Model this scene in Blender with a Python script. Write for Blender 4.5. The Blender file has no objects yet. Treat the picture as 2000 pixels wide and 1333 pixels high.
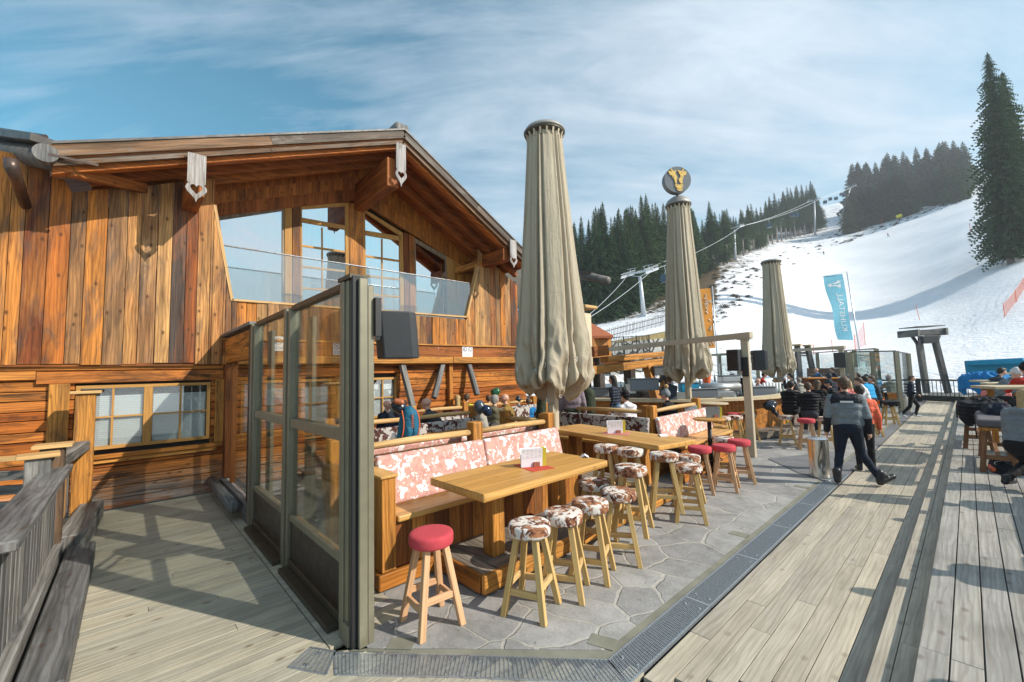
import bpy, math, random
import numpy as np
from mathutils import Vector, Matrix
from mathutils import noise as MN
R = math.radians
random.seed(7)
sc = bpy.context.scene
COL = sc.collection
# ------------------------------------------------------------------ camera
FPX, PX, PY, EYE = 820.0, 1000.0, 666.5, 2.1
yaw, pit, rol = math.atan(888/820.0), R(4.18), R(1.455)
_h = np.array([-math.sin(yaw), math.cos(yaw), 0]); _r = np.array([math.cos(yaw), math.sin(yaw), 0]); _z = np.array([0, 0, 1.0])
FW = _h*math.cos(pit)+_z*math.sin(pit); _u = -_h*math.sin(pit)+_z*math.cos(pit)
RT = _r*math.cos(rol)-_u*math.sin(rol); UP = _u*math.cos(rol)+_r*math.sin(rol)
CAM = np.array([0, 0, EYE])
cam = bpy.data.cameras.new("camera"); camo = bpy.data.objects.new("camera", cam); COL.objects.link(camo)
cam.sensor_width = 36; cam.lens = 36*FPX/2000; cam.clip_start = 0.05; cam.clip_end = 4000
M = Matrix.Identity(4)
for i in range(3):
    M[i][0] = RT[i]; M[i][1] = UP[i]; M[i][2] = -FW[i]; M[i][3] = CAM[i]
camo.matrix_world = M
sc.camera = camo
# ------------------------------------------------------------------ light
EXPOSURE = 0.47
HAZE = 0.00048
SUN_EL, SUN_AZ = R(34.5), R(62.6)          # azimuth measured clockwise from +Y
sc.view_settings.view_transform = 'Standard'; sc.view_settings.look = 'None'
sc.view_settings.exposure = EXPOSURE; sc.view_settings.gamma = 1
w = bpy.data.worlds.new("World"); sc.world = w; w.use_nodes = True
sun = bpy.data.lights.new("sun", 'SUN'); sun.energy = 4.6; sun.angle = R(0.5); sun.color = (1, .93, .82)
suno = bpy.data.objects.new("sun", sun); COL.objects.link(suno)
sd = Vector((math.sin(SUN_AZ)*math.cos(SUN_EL), math.cos(SUN_AZ)*math.cos(SUN_EL), math.sin(SUN_EL)))
suno.rotation_euler = sd.to_track_quat('Z', 'Y').to_euler(); suno.location = (20, 10, 30)

class NT:
    """tiny helper to wire shader nodes"""
    def __init__(s, tree):
        s.t = tree; s.n = tree.nodes; s.l = tree.links
    def a(s, typ, **kw):
        n = s.n.new(typ)
        for k, v in kw.items():
            if k.startswith('_'):
                n.inputs[k[1:].replace('_', ' ')].default_value = v
            else:
                setattr(n, k, v)
        return n
    def c(s, o, i): s.l.new(o, i)
    def math(s, op, a, b=None, c=None, clamp=False):
        n = s.n.new('ShaderNodeMath'); n.operation = op; n.use_clamp = clamp
        for i, x in enumerate((a, b, c)):
            if x is None: continue
            if isinstance(x, (int, float)): n.inputs[i].default_value = x
            else: s.l.new(x, n.inputs[i])
        return n.outputs[0]
    def vmath(s, op, a, b=None):
        n = s.n.new('ShaderNodeVectorMath'); n.operation = op
        for i, x in enumerate((a, b)):
            if x is None: continue
            if isinstance(x, (tuple, list)): n.inputs[i].default_value = x
            elif isinstance(x, (int, float)): n.inputs[3].default_value = x
            else: s.l.new(x, n.inputs[i])
        return n.outputs[0]
    def mix(s, f, a, b, mode='MIX'):
        n = s.n.new('ShaderNodeMix'); n.data_type = 'RGBA'; n.blend_type = mode
        for i, x in ((0, f), (6, a), (7, b)):
            if isinstance(x, (int, float)): n.inputs[i].default_value = x
            elif isinstance(x, (tuple, list)): n.inputs[i].default_value = (*x[:3], 1)
            else: s.l.new(x, n.inputs[i])
        return n.outputs[2]
    def noise(s, vec, scale, detail=3, rough=.5, dist=0.0):
        n = s.n.new('ShaderNodeTexNoise'); n.inputs['Scale'].default_value = scale; n.inputs['Detail'].default_value = detail
        n.inputs['Roughness'].default_value = rough; n.inputs['Distortion'].default_value = dist
        if vec is not None: s.l.new(vec, n.inputs['Vector'])
        return n.outputs['Fac']
    def rng(s, v, a, b, c=0.0, d=1.0):
        n = s.n.new('ShaderNodeMapRange'); n.clamp = True
        s.l.new(v, n.inputs[0])
        for i, x in enumerate((a, b, c, d)): n.inputs[i+1].default_value = x
        return n.outputs[0]
    def ramp(s, v, stops, interp='LINEAR'):
        n = s.n.new('ShaderNodeValToRGB'); n.color_ramp.interpolation = interp
        e = n.color_ramp.elements
        while len(e) < len(stops): e.new(.5)
        for i, (p, c) in enumerate(stops): e[i].position = p; e[i].color = (*c, 1)
        s.l.new(v, n.inputs[0]); return n.outputs[0]

# sky: Nishita daylight with procedural streaky cirrus
nt = NT(w.node_tree); w.node_tree.nodes.clear()
out = nt.a('ShaderNodeOutputWorld'); bg = nt.a('ShaderNodeBackground', _Strength=0.12)
sky = nt.a('ShaderNodeTexSky', sky_type='NISHITA', sun_disc=False, sun_elevation=SUN_EL, sun_rotation=SUN_AZ, altitude=1200, dust_density=0.6)
tc = nt.a('ShaderNodeTexCoord')
sep = nt.a('ShaderNodeSeparateXYZ'); nt.c(tc.outputs['Generated'], sep.inputs[0])
zz = nt.math('ADD', nt.math('MAXIMUM', sep.outputs[2], 0.0), 0.22)
px = nt.math('DIVIDE', sep.outputs[0], zz); py = nt.math('DIVIDE', sep.outputs[1], zz)
cmb = nt.a('ShaderNodeCombineXYZ')
# streaks stretched along a diagonal
a1 = nt.math('ADD', nt.math('MULTIPLY', px, .35), nt.math('MULTIPLY', py, .35))
a2 = nt.math('SUBTRACT', nt.math('MULTIPLY', px, 1.1), nt.math('MULTIPLY', py, 1.1))
nt.c(a1, cmb.inputs[0]); nt.c(a2, cmb.inputs[1])
c1 = nt.noise(cmb.outputs[0], 1.3, 9, .6, .55)
c2 = nt.noise(cmb.outputs[0], 3.2, 8, .62, 1.0)
cc = nt.math('ADD', nt.math('MULTIPLY', c1, .7), nt.math('MULTIPLY', c2, .35))
# more veil toward the right-hand side (over the piste) and toward the horizon
side = nt.rng(nt.math('ADD', nt.math('MULTIPLY', sep.outputs[0], .68), nt.math('MULTIPLY', sep.outputs[1], .74)), -.55, .85, -.04, .17)
low = nt.rng(sep.outputs[2], .0, .30, .30, 0)
cm = nt.rng(nt.math('ADD', nt.math('ADD', cc, side), low), .41, .80)
tint = nt.mix(1.0, sky.outputs[0], (.33, 1.08, 1.02), 'MULTIPLY')
SKYCLOUD = (5.8, 6.3, 6.9)
mixed = nt.mix(nt.math('MULTIPLY', cm, .92), tint, SKYCLOUD)
nt.c(mixed, bg.inputs[0]); nt.c(bg.outputs[0], out.inputs[0])

# ------------------------------------------------------------------ materials
MATS = {}
def newmat(name):
    m = bpy.data.materials.new(name); m.use_nodes = True
    t = NT(m.node_tree); t.n.clear()
    o = t.a('ShaderNodeOutputMaterial'); b = t.a('ShaderNodeBsdfPrincipled')
    t.c(b.outputs[0], o.inputs[0]); MATS[name] = m
    return m, t, b, o
def bump(t, b, h, strength, dist):
    n = t.a('ShaderNodeBump', _Strength=strength, _Distance=dist); t.c(h, n.inputs['Height']); t.c(n.outputs[0], b.inputs['Normal'])

def wood(name, cols, knots=1.0, rough=.62, weather=None, wamt=0.0, streak=(.5, 1.3), ring=.45, bmp=.35, basestain=False, sheen=.25, dirt=0.0, blend=.35, crack=.62):
    m, t, b, o = newmat(name)
    uv = t.a('ShaderNodeUVMap').outputs[0]
    at = t.a('ShaderNodeAttribute', attribute_name='rnd'); rn = at.outputs['Fac']
    off = t.a('ShaderNodeCombineXYZ'); t.c(t.math('MULTIPLY', rn, 13.7), off.inputs[0]); t.c(t.math('MULTIPLY', rn, 91.3), off.inputs[1])
    v = t.vmath('ADD', uv, off.outputs[0])
    s1 = t.vmath('MULTIPLY', v, (11, .7, 1)); s2 = t.vmath('MULTIPLY', v, (60, 1.6, 1)); s3 = t.vmath('MULTIPLY', v, (1, .13, 1))
    n1 = t.noise(s1, 1, 6, .6, .5); n2 = t.noise(s2, 1, 3, .6)
    wv = t.a('ShaderNodeTexWave', wave_type='BANDS', bands_direction='X', _Scale=7.0, _Distortion=11.0, _Detail=2.5, _Detail_Scale=1.1)
    t.c(s3, wv.inputs['Vector'])
    n = len(cols)
    wn = t.a('ShaderNodeTexWhiteNoise', noise_dimensions='1D'); t.c(rn, wn.inputs['W'])
    base = t.ramp(wn.outputs[0], [(i/n, c) for i, c in enumerate(cols)], 'CONSTANT')
    if blend:   # each board drifts toward a second tone along and across its length
        base2 = t.ramp(t.math('FRACT', t.math('ADD', wn.outputs[0], .41)), [(i/n, c) for i, c in enumerate(cols)], 'CONSTANT')
        bm_ = t.noise(t.vmath('MULTIPLY', v, (3.2, .55, 1)), 1, 5, .6, 1.0)
        base = t.mix(t.math('MULTIPLY', t.rng(bm_, .42, .62), blend), base, base2)
    if weather:
        pw = t.noise(t.vmath('MULTIPLY', v, (4, .9, 1)), 1, 5, .65, .8)
        base = t.mix(t.math('MULTIPLY', t.rng(pw, .50, .66), wamt), base, weather)
    if basestain:
        g = t.a('ShaderNodeNewGeometry'); sp = t.a('ShaderNodeSeparateXYZ'); t.c(g.outputs['Position'], sp.inputs[0])
        zf = t.rng(sp.outputs[2], .15, .62, 1, 0)
        nn = t.noise(t.vmath('MULTIPLY', v, (9, 1.6, 1)), 1, 6, .7)
        base = t.mix(t.math('MULTIPLY', t.math('MULTIPLY', zf, t.rng(nn, .36, .56)), .85), base, (.34, .31, .28))
    n3 = t.noise(t.vmath('MULTIPLY', v, (34, .9, 1)), 1, 4, .65, .3)
    crk = t.rng(n3, .60, .70, 1.0, crack)
    f = t.math('MULTIPLY', t.rng(n1, .30, .70, streak[0], streak[1]), crk)
    gr = t.mix(1.0, base, t.a('ShaderNodeCombineXYZ').outputs[0], 'MULTIPLY')
    mul = t.a('ShaderNodeCombineXYZ')
    for i in range(3): t.c(f, mul.inputs[i])
    base = t.mix(1.0, base, mul.outputs[0], 'MULTIPLY')
    rg = t.math('MULTIPLY', t.rng(wv.outputs['Fac'], .55, 1.0), ring)
    base = t.mix(rg, base, t.mix(1.0, base, (.42, .33, .27), 'MULTIPLY'))
    fg = t.rng(n2, .35, .65, .86, 1.10)
    m2 = t.a('ShaderNodeCombineXYZ')
    for i in range(3): t.c(fg, m2.inputs[i])
    base = t.mix(1.0, base, m2.outputs[0], 'MULTIPLY')
    if knots > 0:
        vo = t.a('ShaderNodeTexVoronoi', voronoi_dimensions='2D', _Scale=1.0); t.c(t.vmath('MULTIPLY', v, (5.0, 3.0, 1)), vo.inputs['Vector'])
        d = t.math('ADD', vo.outputs['Distance'], t.math('MULTIPLY', n1, .05))
        sc_ = t.a('ShaderNodeSeparateColor'); t.c(vo.outputs['Color'], sc_.inputs[0])
        k = t.math('MULTIPLY', t.math('MULTIPLY', t.rng(d, .07, .17, 1, 0), t.math('LESS_THAN', sc_.outputs[0], .30)), knots)
        base = t.mix(k, base, (.07, .028, .01))
    if dirt > 0:
        g2 = t.a('ShaderNodeNewGeometry')
        dn = t.noise(g2.outputs['Position'], 1.1, 6, .65, .4)
        base = t.mix(t.math('MULTIPLY', t.rng(dn, .48, .7), dirt), base, t.mix(1.0, base, (.5, .5, .48), 'MULTIPLY'))
    t.c(base, b.inputs['Base Color'])
    b.inputs['Roughness'].default_value = rough; b.inputs['Specular IOR Level'].default_value = sheen
    h = t.math('ADD', t.math('MULTIPLY', n2, .6), t.math('ADD', t.math('MULTIPLY', n1, .6), t.math('MULTIPLY', wv.outputs['Fac'], .25)))
    bump(t, b, h, bmp, .006)
    return m
# palettes
wood('facade', [(0.085, 0.057, 0.044), (0.300, 0.152, 0.064), (0.560, 0.276, 0.092), (0.520, 0.179, 0.031), (0.190, 0.051, 0.015), (0.440, 0.133, 0.024), (0.580, 0.313, 0.115), (0.310, 0.087, 0.018), (0.600, 0.230, 0.046), (0.180, 0.081, 0.035), (0.540, 0.207, 0.039), (0.460, 0.248, 0.101)], knots=.85, weather=(.09, .075, .065), wamt=.65, streak=(.42, 1.35), ring=.5, blend=.5, crack=.40)
wood('logs', [(0.550, 0.196, 0.034), (0.460, 0.137, 0.021), (0.600, 0.240, 0.051), (0.360, 0.097, 0.014), (0.520, 0.178, 0.034)], knots=.7, weather=(.06, .028, .012), wamt=.85, streak=(.45, 1.35), basestain=True, crack=.35)
wood('eaves', [(.42, .135, .03), (.30, .09, .02), (.48, .17, .04), (.36, .115, .025)], knots=.6, weather=(.05, .022, .01), wamt=.6)
wood('barge', [(0.480, 0.145, 0.028), (0.540, 0.178, 0.040)], knots=.5, weather=(.09, .08, .07), wamt=.55)
wood('verge_old', [(.15, .085, .045), (.26, .13, .055), (.09, .07, .055), (.19, .11, .06)], knots=.3, weather=(.23, .20, .17), wamt=.7, streak=(.35, 1.5), bmp=.6)
wood('greywood', [(.20, .195, .185), (.15, .148, .145), (.25, .24, .22)], knots=.5, weather=(.07, .07, .075), wamt=.8, streak=(.45, 1.35), bmp=.6)
wood('darkwood', [(.035, .028, .024), (.06, .04, .028)], knots=.2, weather=(.16, .15, .15), wamt=.6, bmp=.6)
wood('redwood', [(.25, .075, .02), (.34, .11, .025)], knots=.5, weather=(.04, .02, .01), wamt=.6)
wood('bench', [(0.540, 0.216, 0.040), (0.600, 0.276, 0.061), (0.450, 0.167, 0.028)], knots=.5, weather=(.16, .07, .03), wamt=.6, rough=.5)
wood('cladding', [(0.440, 0.160, 0.031), (0.550, 0.227, 0.045), (0.280, 0.094, 0.022), (0.500, 0.198, 0.040), (0.170, 0.066, 0.022)], knots=.4, weather=(.10, .06, .04), wamt=.6)
wood('tabletop', [(0.600, 0.309, 0.076), (0.660, 0.365, 0.107), (0.560, 0.281, 0.062), (0.630, 0.328, 0.080)], knots=.35, weather=(.33, .18, .07), wamt=.45, streak=(.78, 1.12), ring=.25, rough=.42, bmp=.12, sheen=.4, crack=.82)
wood('post', [(0.580, 0.257, 0.052), (0.500, 0.208, 0.042)], knots=.4, weather=(.16, .08, .035), wamt=.7, ring=.5)
wood('pale', [(0.620, 0.392, 0.167), (0.580, 0.353, 0.147)], knots=.35, ring=.25, streak=(.85, 1.1), bmp=.15, rough=.5, crack=.82)
wood('frame_yellow', [(0.520, 0.276, 0.079), (0.470, 0.239, 0.066)], knots=.2, ring=.2, streak=(.85, 1.1), bmp=.12, crack=.82)
wood('frame_dull', [(.30, .235, .16), (.26, .20, .14)], knots=.2, ring=.3, bmp=.2)
wood('deck_left', [(.47, .42, .32), (.41, .37, .285), (.51, .455, .34), (.43, .40, .315)], knots=.55, weather=(.29, .27, .21), wamt=.5, streak=(.84, 1.08), ring=.25, bmp=.25, rough=.75, sheen=.15, dirt=.35, crack=.82)
wood('deck_mid', [(.43, .385, .31), (.48, .43, .345), (.39, .35, .29), (.45, .395, .31), (.51, .45, .345)], knots=.3, weather=(.35, .30, .24), wamt=.4, streak=(.88, 1.08), ring=.22, bmp=.2, rough=.72, sheen=.2, dirt=.3, crack=.82)
wood('deck_right', [(.37, .35, .315), (.41, .385, .34), (.34, .325, .295), (.39, .365, .325)], knots=.4, weather=(.25, .245, .235), wamt=.4, streak=(.84, 1.08), ring=.28, bmp=.3, rough=.75, sheen=.15, dirt=.5, crack=.82)
wood('platform', [(.27, .23, .19), (.22, .19, .165), (.32, .27, .21)], knots=.4, weather=(.14, .12, .10), wamt=.6, bmp=.4)

def plain(name, col, rough=.6, metal=0.0, noise=0.0, nscale=8, bmp=0.0, bscale=60, spec=.5, emit=None):
    m, t, b, o = newmat(name)
    b.inputs['Roughness'].default_value = rough; b.inputs['Metallic'].default_value = metal; b.inputs['Specular IOR Level'].default_value = spec
    b.inputs['Base Color'].default_value = (*col, 1)
    if noise or bmp:
        tcn = t.a('ShaderNodeTexCoord').outputs['Object']
    if noise:
        f = t.rng(t.noise(tcn, nscale, 5, .6), .3, .7)
        t.c(t.mix(f, tuple(c*(1-noise) for c in col), tuple(min(1, c*(1+noise)) for c in col)), b.inputs['Base Color'])
        t.c(t.rng(t.noise(tcn, nscale*2.3, 4), .3, .7, rough*.85, min(1, rough*1.15)), b.inputs['Roughness'])
    if bmp:
        bump(t, b, t.noise(tcn, bscale, 4, .6), bmp, .01)
    return m
plain('alu', (.22, .20, .14), .42, .35, .08, 6)
plain('alu_dark', (.075, .062, .042), .45, .4, .15, 6)
plain('panel_brown', (.035, .022, .017), .35, .2, .4, 5)
plain('rubber', (.012, .012, .013), .6)
plain('steel', (.62, .63, .65), .28, 1.0, .06, 5)
plain('chrome', (.70, .68, .64), .24, 1.0, .1, 3, .12, 9)
plain('galv', (.46, .50, .53), .42, .75, .15, 30)
plain('galv_dark', (.05, .055, .06), .7)
plain('plastic_black', (.020, .022, .026), .45, 0, .2, 20, .2, 300)
plain('black', (.012, .012, .013), .5)
plain('beige_post', (.47, .40, .29), .55, .1, .06, 5)
plain('gutter', (.11, .075, .06), .35, .5, .25, 6)
plain('gutter_wood', (.12, .11, .10), .55, .1, .4, 6)
plain('white', (.75, .75, .74), .6)
plain('paper', (.72, .71, .74), .7)
plain('ink', (.12, .12, .12), .8)
plain('lime', (.50, .42, .03), .6)
plain('greyplastic', (.17, .19, .20), .5)
plain('redmat', (.50, .055, .028), .8, 0, .08, 30)
plain('pinkmat', (.55, .17, .15), .8)
plain('brick', (.30, .10, .055), .7, 0, .2, 30)
plain('gold', (.75, .48, .13), .4, .15)
plain('emblem_grey', (.14, .15, .155), .45, .2, .1, 4)
plain('cord', (.7, .68, .62), .8)
plain('pole', (.55, .56, .58), .35, .6)
plain('orange', (.75, .14, .04), .6)
plain('netpink', (.80, .45, .45), .8)
plain('yellow', (.72, .60, .02), .75, 0, .15, 12, .4, 25)
plain('tarp', (.008, .27, .46), .5, 0, .12, 2, .3, 5)
plain('cushion_grey', (.11, .098, .105), .85, 0, .1, 8, .25, 150)
plain('padred', (.50, .050, .065), .8, 0, .07, 8, .3, 260)
plain('stone_olive', (.20, .195, .15), .75, 0, .22, 3, .2, 40)
plain('concrete_dark', (.15, .15, .155), .8, 0, .2, 2)
plain('tower', (.50, .53, .55), .5, .3, .12, 2)
plain('cabin', (.02, .06, .10), .2, .3)
plain('cabin_glass', (.03, .07, .10), .08, .2)
plain('glassware', (.30, .35, .36), .12, .3)
plain('amber', (.35, .14, .02), .15)
plain('green', (.03, .16, .06), .4)
plain('plaster', (.62, .52, .36), .7)
plain('copper', (.45, .14, .06), .5, .3, .15, 8)
plain('crate', (.18, .20, .22), .5)
plain('lavender', (.30, .26, .29), .9)
plain('curtain', (.80, .82, .86), .9)
plain('curtain_grey', (.17, .22, .215), .9, 0, .1, 5)
plain('blind', (.74, .77, .77), .7)
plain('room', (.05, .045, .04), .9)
plain('gravel', (.09, .09, .08), .9)

def glassmat(name, tint=(.93, .96, .94), refl=.08, rough=0.0, spread=.55):
    m = bpy.data.materials.new(name); m.use_nodes = True; t = NT(m.node_tree); t.n.clear(); MATS[name] = m
    o = t.a('ShaderNodeOutputMaterial'); tr = t.a('ShaderNodeBsdfTransparent'); tr.inputs[0].default_value = (*tint, 1)
    gl = t.a('ShaderNodeBsdfGlossy'); gl.inputs['Roughness'].default_value = rough
    lw = t.a('ShaderNodeLayerWeight', _Blend=.3)
    f = t.math('ADD', t.math('MULTIPLY', lw.outputs['Fresnel'], spread), refl, clamp=True)
    mx = t.a('ShaderNodeMixShader'); t.c(f, mx.inputs[0]); t.c(tr.outputs[0], mx.inputs[1]); t.c(gl.outputs[0], mx.inputs[2]); t.c(mx.outputs[0], o.inputs[0])
    return m
glassmat('glass', refl=.02)
glassmat('glass_rail', (.90, .95, .95), refl=.16)
glassmat('window_glass', (.92, .95, .95), refl=.74, spread=.5)
glassmat('window_glass_low', (.95, .97, .97), refl=.10, spread=.5)

def cow(name, dark, mid, light, scale=6.0, thr=.5):
    m, t, b, o = newmat(name)
    oi = t.a('ShaderNodeObjectInfo').outputs['Random']
    v = t.a('ShaderNodeTexCoord').outputs['Object']
    cx = t.a('ShaderNodeCombineXYZ'); t.c(t.math('MULTIPLY', oi, 40), cx.inputs[0]); t.c(t.math('MULTIPLY', oi, 17), cx.inputs[1])
    v = t.vmath('ADD', v, cx.outputs[0])
    n1 = t.noise(v, scale, 5, .62, .9); n2 = t.noise(v, scale*3.1, 4, .6, .4)
    s = t.math('ADD', t.math('MULTIPLY', n1, .74), t.math('MULTIPLY', n2, .26))
    f = t.rng(s, thr, thr+.022)
    var = t.rng(t.noise(v, scale*.9, 3, .6, 1.2), .42, .6)
    c = t.mix(f, light, t.mix(var, dark, mid))
    t.c(c, b.inputs['Base Color']); b.inputs['Roughness'].default_value = .8; b.inputs['Specular IOR Level'].default_value = .2
    bump(t, b, t.noise(v, 220, 3), .25, .003)
cow('cow', (.095, .030, .018), (.40, .18, .09), (.68, .62, .56), 8, .485)
cow('cow_dark', (.055, .018, .015), (.085, .03, .024), (.42, .39, .36), 7, .49)
cow('cow_pink', (.60, .33, .27), (.50, .25, .21), (.74, .71, .70), 9, .455)

# flagstones
m, t, b, o = newmat('flagstone')
P = t.a('ShaderNodeNewGeometry').outputs['Position']
wob = t.a('ShaderNodeTexNoise', _Scale=1.7, _Detail=3.0); t.c(P, wob.inputs['Vector'])
v = t.vmath('ADD', P, t.vmath('MULTIPLY', t.vmath('SUBTRACT', wob.outputs['Color'], (.5, .5, .5)), (.30, .30, 0)))
vo = t.a('ShaderNodeTexVoronoi', voronoi_dimensions='2D', feature='DISTANCE_TO_EDGE', _Scale=2.15); t.c(v, vo.inputs['Vector'])
vc = t.a('ShaderNodeTexVoronoi', voronoi_dimensions='2D', _Scale=2.15); t.c(v, vc.inputs['Vector'])
wn = t.noise(P, 5, 4, .6)
jw = t.math('ADD', vo.outputs['Distance'], t.math('MULTIPLY', t.math('SUBTRACT', wn, .5), .05))
joint = t.rng(jw, .018, .032, .9, 0)
sepc = t.a('ShaderNodeSeparateColor'); t.c(vc.outputs['Color'], sepc.inputs[0])
st = t.mix(sepc.outputs[0], (.29, .28, .275), (.41, .395, .38))
mot = t.noise(P, 4, 7, .7, .3)
st = t.mix(t.rng(mot, .35, .7), st, t.mix(1, st, (.66, .67, .65), 'MULTIPLY'))
spk = t.noise(P, 38, 4, .7)
st = t.mix(t.rng(spk, .55, .75), st, (.42, .42, .41))
cl = t.mix(joint, st, (.42, .395, .35))
cl = t.mix(t.rng(t.noise(P, 9, 5, .7), .60, .72), cl, t.mix(1, cl, (.45, .46, .42), 'MULTIPLY'))
cl = t.mix(t.math('MULTIPLY', t.rng(t.noise(P, 1.6, 6, .7, .6), .50, .64), .45), cl, t.mix(1, cl, (.55, .56, .54), 'MULTIPLY'))
t.c(cl, b.inputs['Base Color']); b.inputs['Roughness'].default_value = .8; b.inputs['Specular IOR Level'].default_value = .25
hh = t.math('ADD', t.math('MULTIPLY', t.math('SUBTRACT', 1, joint), .8), t.math('MULTIPLY', spk, .45))
bump(t, b, hh, .7, .016)

# snow: groomed piste, churned run-out, bare patches near the wood
m, t, b, o = newmat('snow')
P = t.a('ShaderNodeNewGeometry').outputs['Position']
at = t.a('ShaderNodeAttribute', attribute_name='bare').outputs['Fac']
ch = t.a('ShaderNodeAttribute', attribute_name='churn').outputs['Fac']
nb = t.noise(P, .22, 8, .72, .6); nb2 = t.noise(P, .9, 6, .7)
bf = t.rng(t.math('ADD', t.math('ADD', t.math('MULTIPLY', nb, .6), t.math('MULTIPLY', nb2, .4)), at), .95, 1.0)
grd = t.mix(t.rng(t.noise(P, 1.7, 5), .4, .6), (.075, .055, .028), (.16, .11, .055))
sn = t.mix(t.rng(t.noise(P, .12, 6, .6), .3, .7), (.80, .81, .84), (.88, .88, .90))
t.c(t.mix(bf, sn, grd), b.inputs['Base Color']); b.inputs['Roughness'].default_value = .65; b.inputs['Specular IOR Level'].default_value = .2
rut = t.noise(t.vmath('MULTIPLY', P, (1, .35, 1)), .9, 7, .72, 1.5)
trk = t.a('ShaderNodeTexWave', wave_type='BANDS', bands_direction='DIAGONAL', _Scale=.35, _Distortion=14.0, _Detail=3.0, _Detail_Scale=.35); t.c(P, trk.inputs['Vector'])
bump(t, b, t.math('ADD', t.math('ADD', t.math('MULTIPLY', rut, ch), t.math('MULTIPLY', t.rng(trk.outputs['Fac'], .82, 1.0), -.12)), t.math('MULTIPLY', bf, .3)), .8, .7)

plain('spruce', (.075, .125, .040), .75, 0, .45, .6, spec=.15)
plain('spruce_far', (.105, .105, .05), .8, 0, .4, .5, spec=.1)
plain('spruce_dark', (.048, .092, .038), .75, 0, .4, .6, spec=.15)
plain('bark', (.16, .13, .11), .85, 0, .3, 3)
plain('bark_pale', (.30, .26, .23), .85, 0, .25, 3)
plain('shrub', (.045, .05, .022), .85, 0, .5, .5, spec=.1)
plain('shrub_brown', (.10, .055, .03), .85, 0, .4, .5, spec=.1)
plain('drygrass', (.26, .20, .08), .9, 0, .3, 3)
# dry-stone wall
m, t, b, o = newmat('drystone')
P = t.a('ShaderNodeNewGeometry').outputs['Position']
ve = t.a('ShaderNodeTexVoronoi', feature='DISTANCE_TO_EDGE', _Scale=1.3); t.c(P, ve.inputs['Vector'])
f = t.rng(ve.outputs['Distance'], .03, .10)
t.c(t.mix(f, (.03, .03, .03), t.mix(t.noise(P, 2, 4), (.30, .29, .26), (.62, .61, .58))), b.inputs['Base Color']); b.inputs['Roughness'].default_value = .85
bump(t, b, f, .8, .1)
# umbrella fabric
m, t, b, o = newmat('canvas')
P = t.a('ShaderNodeTexCoord').outputs['Object']
n = t.noise(t.vmath('MULTIPLY', P, (3, 3, 1)), 1, 5, .6)
t.c(t.mix(t.rng(n, .3, .7), (.36, .305, .22), (.43, .37, .27)), b.inputs['Base Color']); b.inputs['Roughness'].default_value = .7
b.inputs['Specular IOR Level'].default_value = .3
bump(t, b, t.math('ADD', t.noise(t.vmath('MULTIPLY', P, (1, 1, .10)), 16, 5, .6, .8), t.math('MULTIPLY', t.noise(P, 7, 5, .6, .8), .5)), .6, .035)
def cloth(name, col, rough=.8, puffer=False, fold=.5):
    m, t, b, o = newmat(name)
    P = t.a('ShaderNodeTexCoord').outputs['Object']
    n = t.noise(P, 9, 5, .6, .6)
    t.c(t.mix(t.rng(n, .3, .7), tuple(c*.82 for c in col), tuple(c*1.15 for c in col)), b.inputs['Base Color'])
    b.inputs['Roughness'].default_value = rough; b.inputs['Specular IOR Level'].default_value = .3
    h = n
    if puffer:
        wv = t.a('ShaderNodeTexWave', wave_type='BANDS', bands_direction='Z', wave_profile='SIN', _Scale=4.2, _Distortion=.8); t.c(P, wv.inputs['Vector'])
        h = t.math('ADD', t.math('MULTIPLY', wv.outputs['Fac'], .8), t.math('MULTIPLY', n, .6))
    bump(t, b, h, min(1, fold*1.6), .04)
    return name
def wallmat(): pass
plain('skin', (.62, .35, .25), .55)
plain('hair_dark', (.022, .015, .011), .6, 0, .3, 40)
plain('hair_brown', (.075, .042, .022), .6, 0, .3, 40)
plain('hair_blond', (.40, .27, .12), .6, 0, .25, 40)
plain('hair_grey', (.25, .235, .22), .7, 0, .25, 40)
plain('goggle', (.55, .35, .03), .1, .8)
def mt(n): return MATS[n]
wood('stool_pine', [(.60, .40, .16), (.64, .43, .19), (.56, .36, .13)], knots=.3, ring=.15, streak=(.88, 1.08), bmp=.1, rough=.5, crack=.82)
wood('stool_pink', [(.62, .36, .19), (.66, .40, .22)], knots=.3, ring=.15, streak=(.88, 1.08), bmp=.1, rough=.5, crack=.82)
wood('carved', [(.40, .38, .37), (.34, .31, .29)], knots=0, weather=(.10, .065, .04), wamt=.8, streak=(.5, 1.3))
wood('darkpost', [(.12, .075, .05), (.16, .10, .06)], knots=.5, weather=(.05, .045, .04), wamt=.8)
wood('pale_top', [(.62, .50, .32), (.58, .46, .29)], knots=.2, ring=.2, streak=(.88, 1.08), bmp=.1, rough=.45, crack=.82)
plain('parasol_cap', (.30, .29, .27), .5, .2, .1, 3)
plain('steel_dull', (.45, .45, .44), .35, .7, .08, 3)
cloth('flagblue', (.20, .50, .62), .7); cloth('flagorange', (.75, .30, .05), .7)
cloth('c_shell', (.17, .195, .21), .65, fold=.5); cloth('c_shellblack', (.010, .012, .018), .6)
cloth('packblue', (.015, .12, .20), .6)
plain('helmet_grey', (.05, .07, .09), .3, 0, .3, 5)
plain('helmet_blue', (.008, .02, .05), .15)
plain('helmet_green', (.015, .08, .035), .3, 0, .5, 8)
wood('darkrail', [(.05, .048, .046), (.07, .065, .06)], knots=.2, weather=(.12, .12, .12), wamt=.5)
plain('shoe_white', (.62, .62, .64), .6); plain('boot', (.015, .016, .018), .35, 0, .2, 8, .2, 40); plain('beanie_grey', (.20, .22, .24), .95, 0, .12, 30, .8, 60); plain('pom', (.42, .26, .12), .95, 0, .3, 60, .9, 90)
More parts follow.
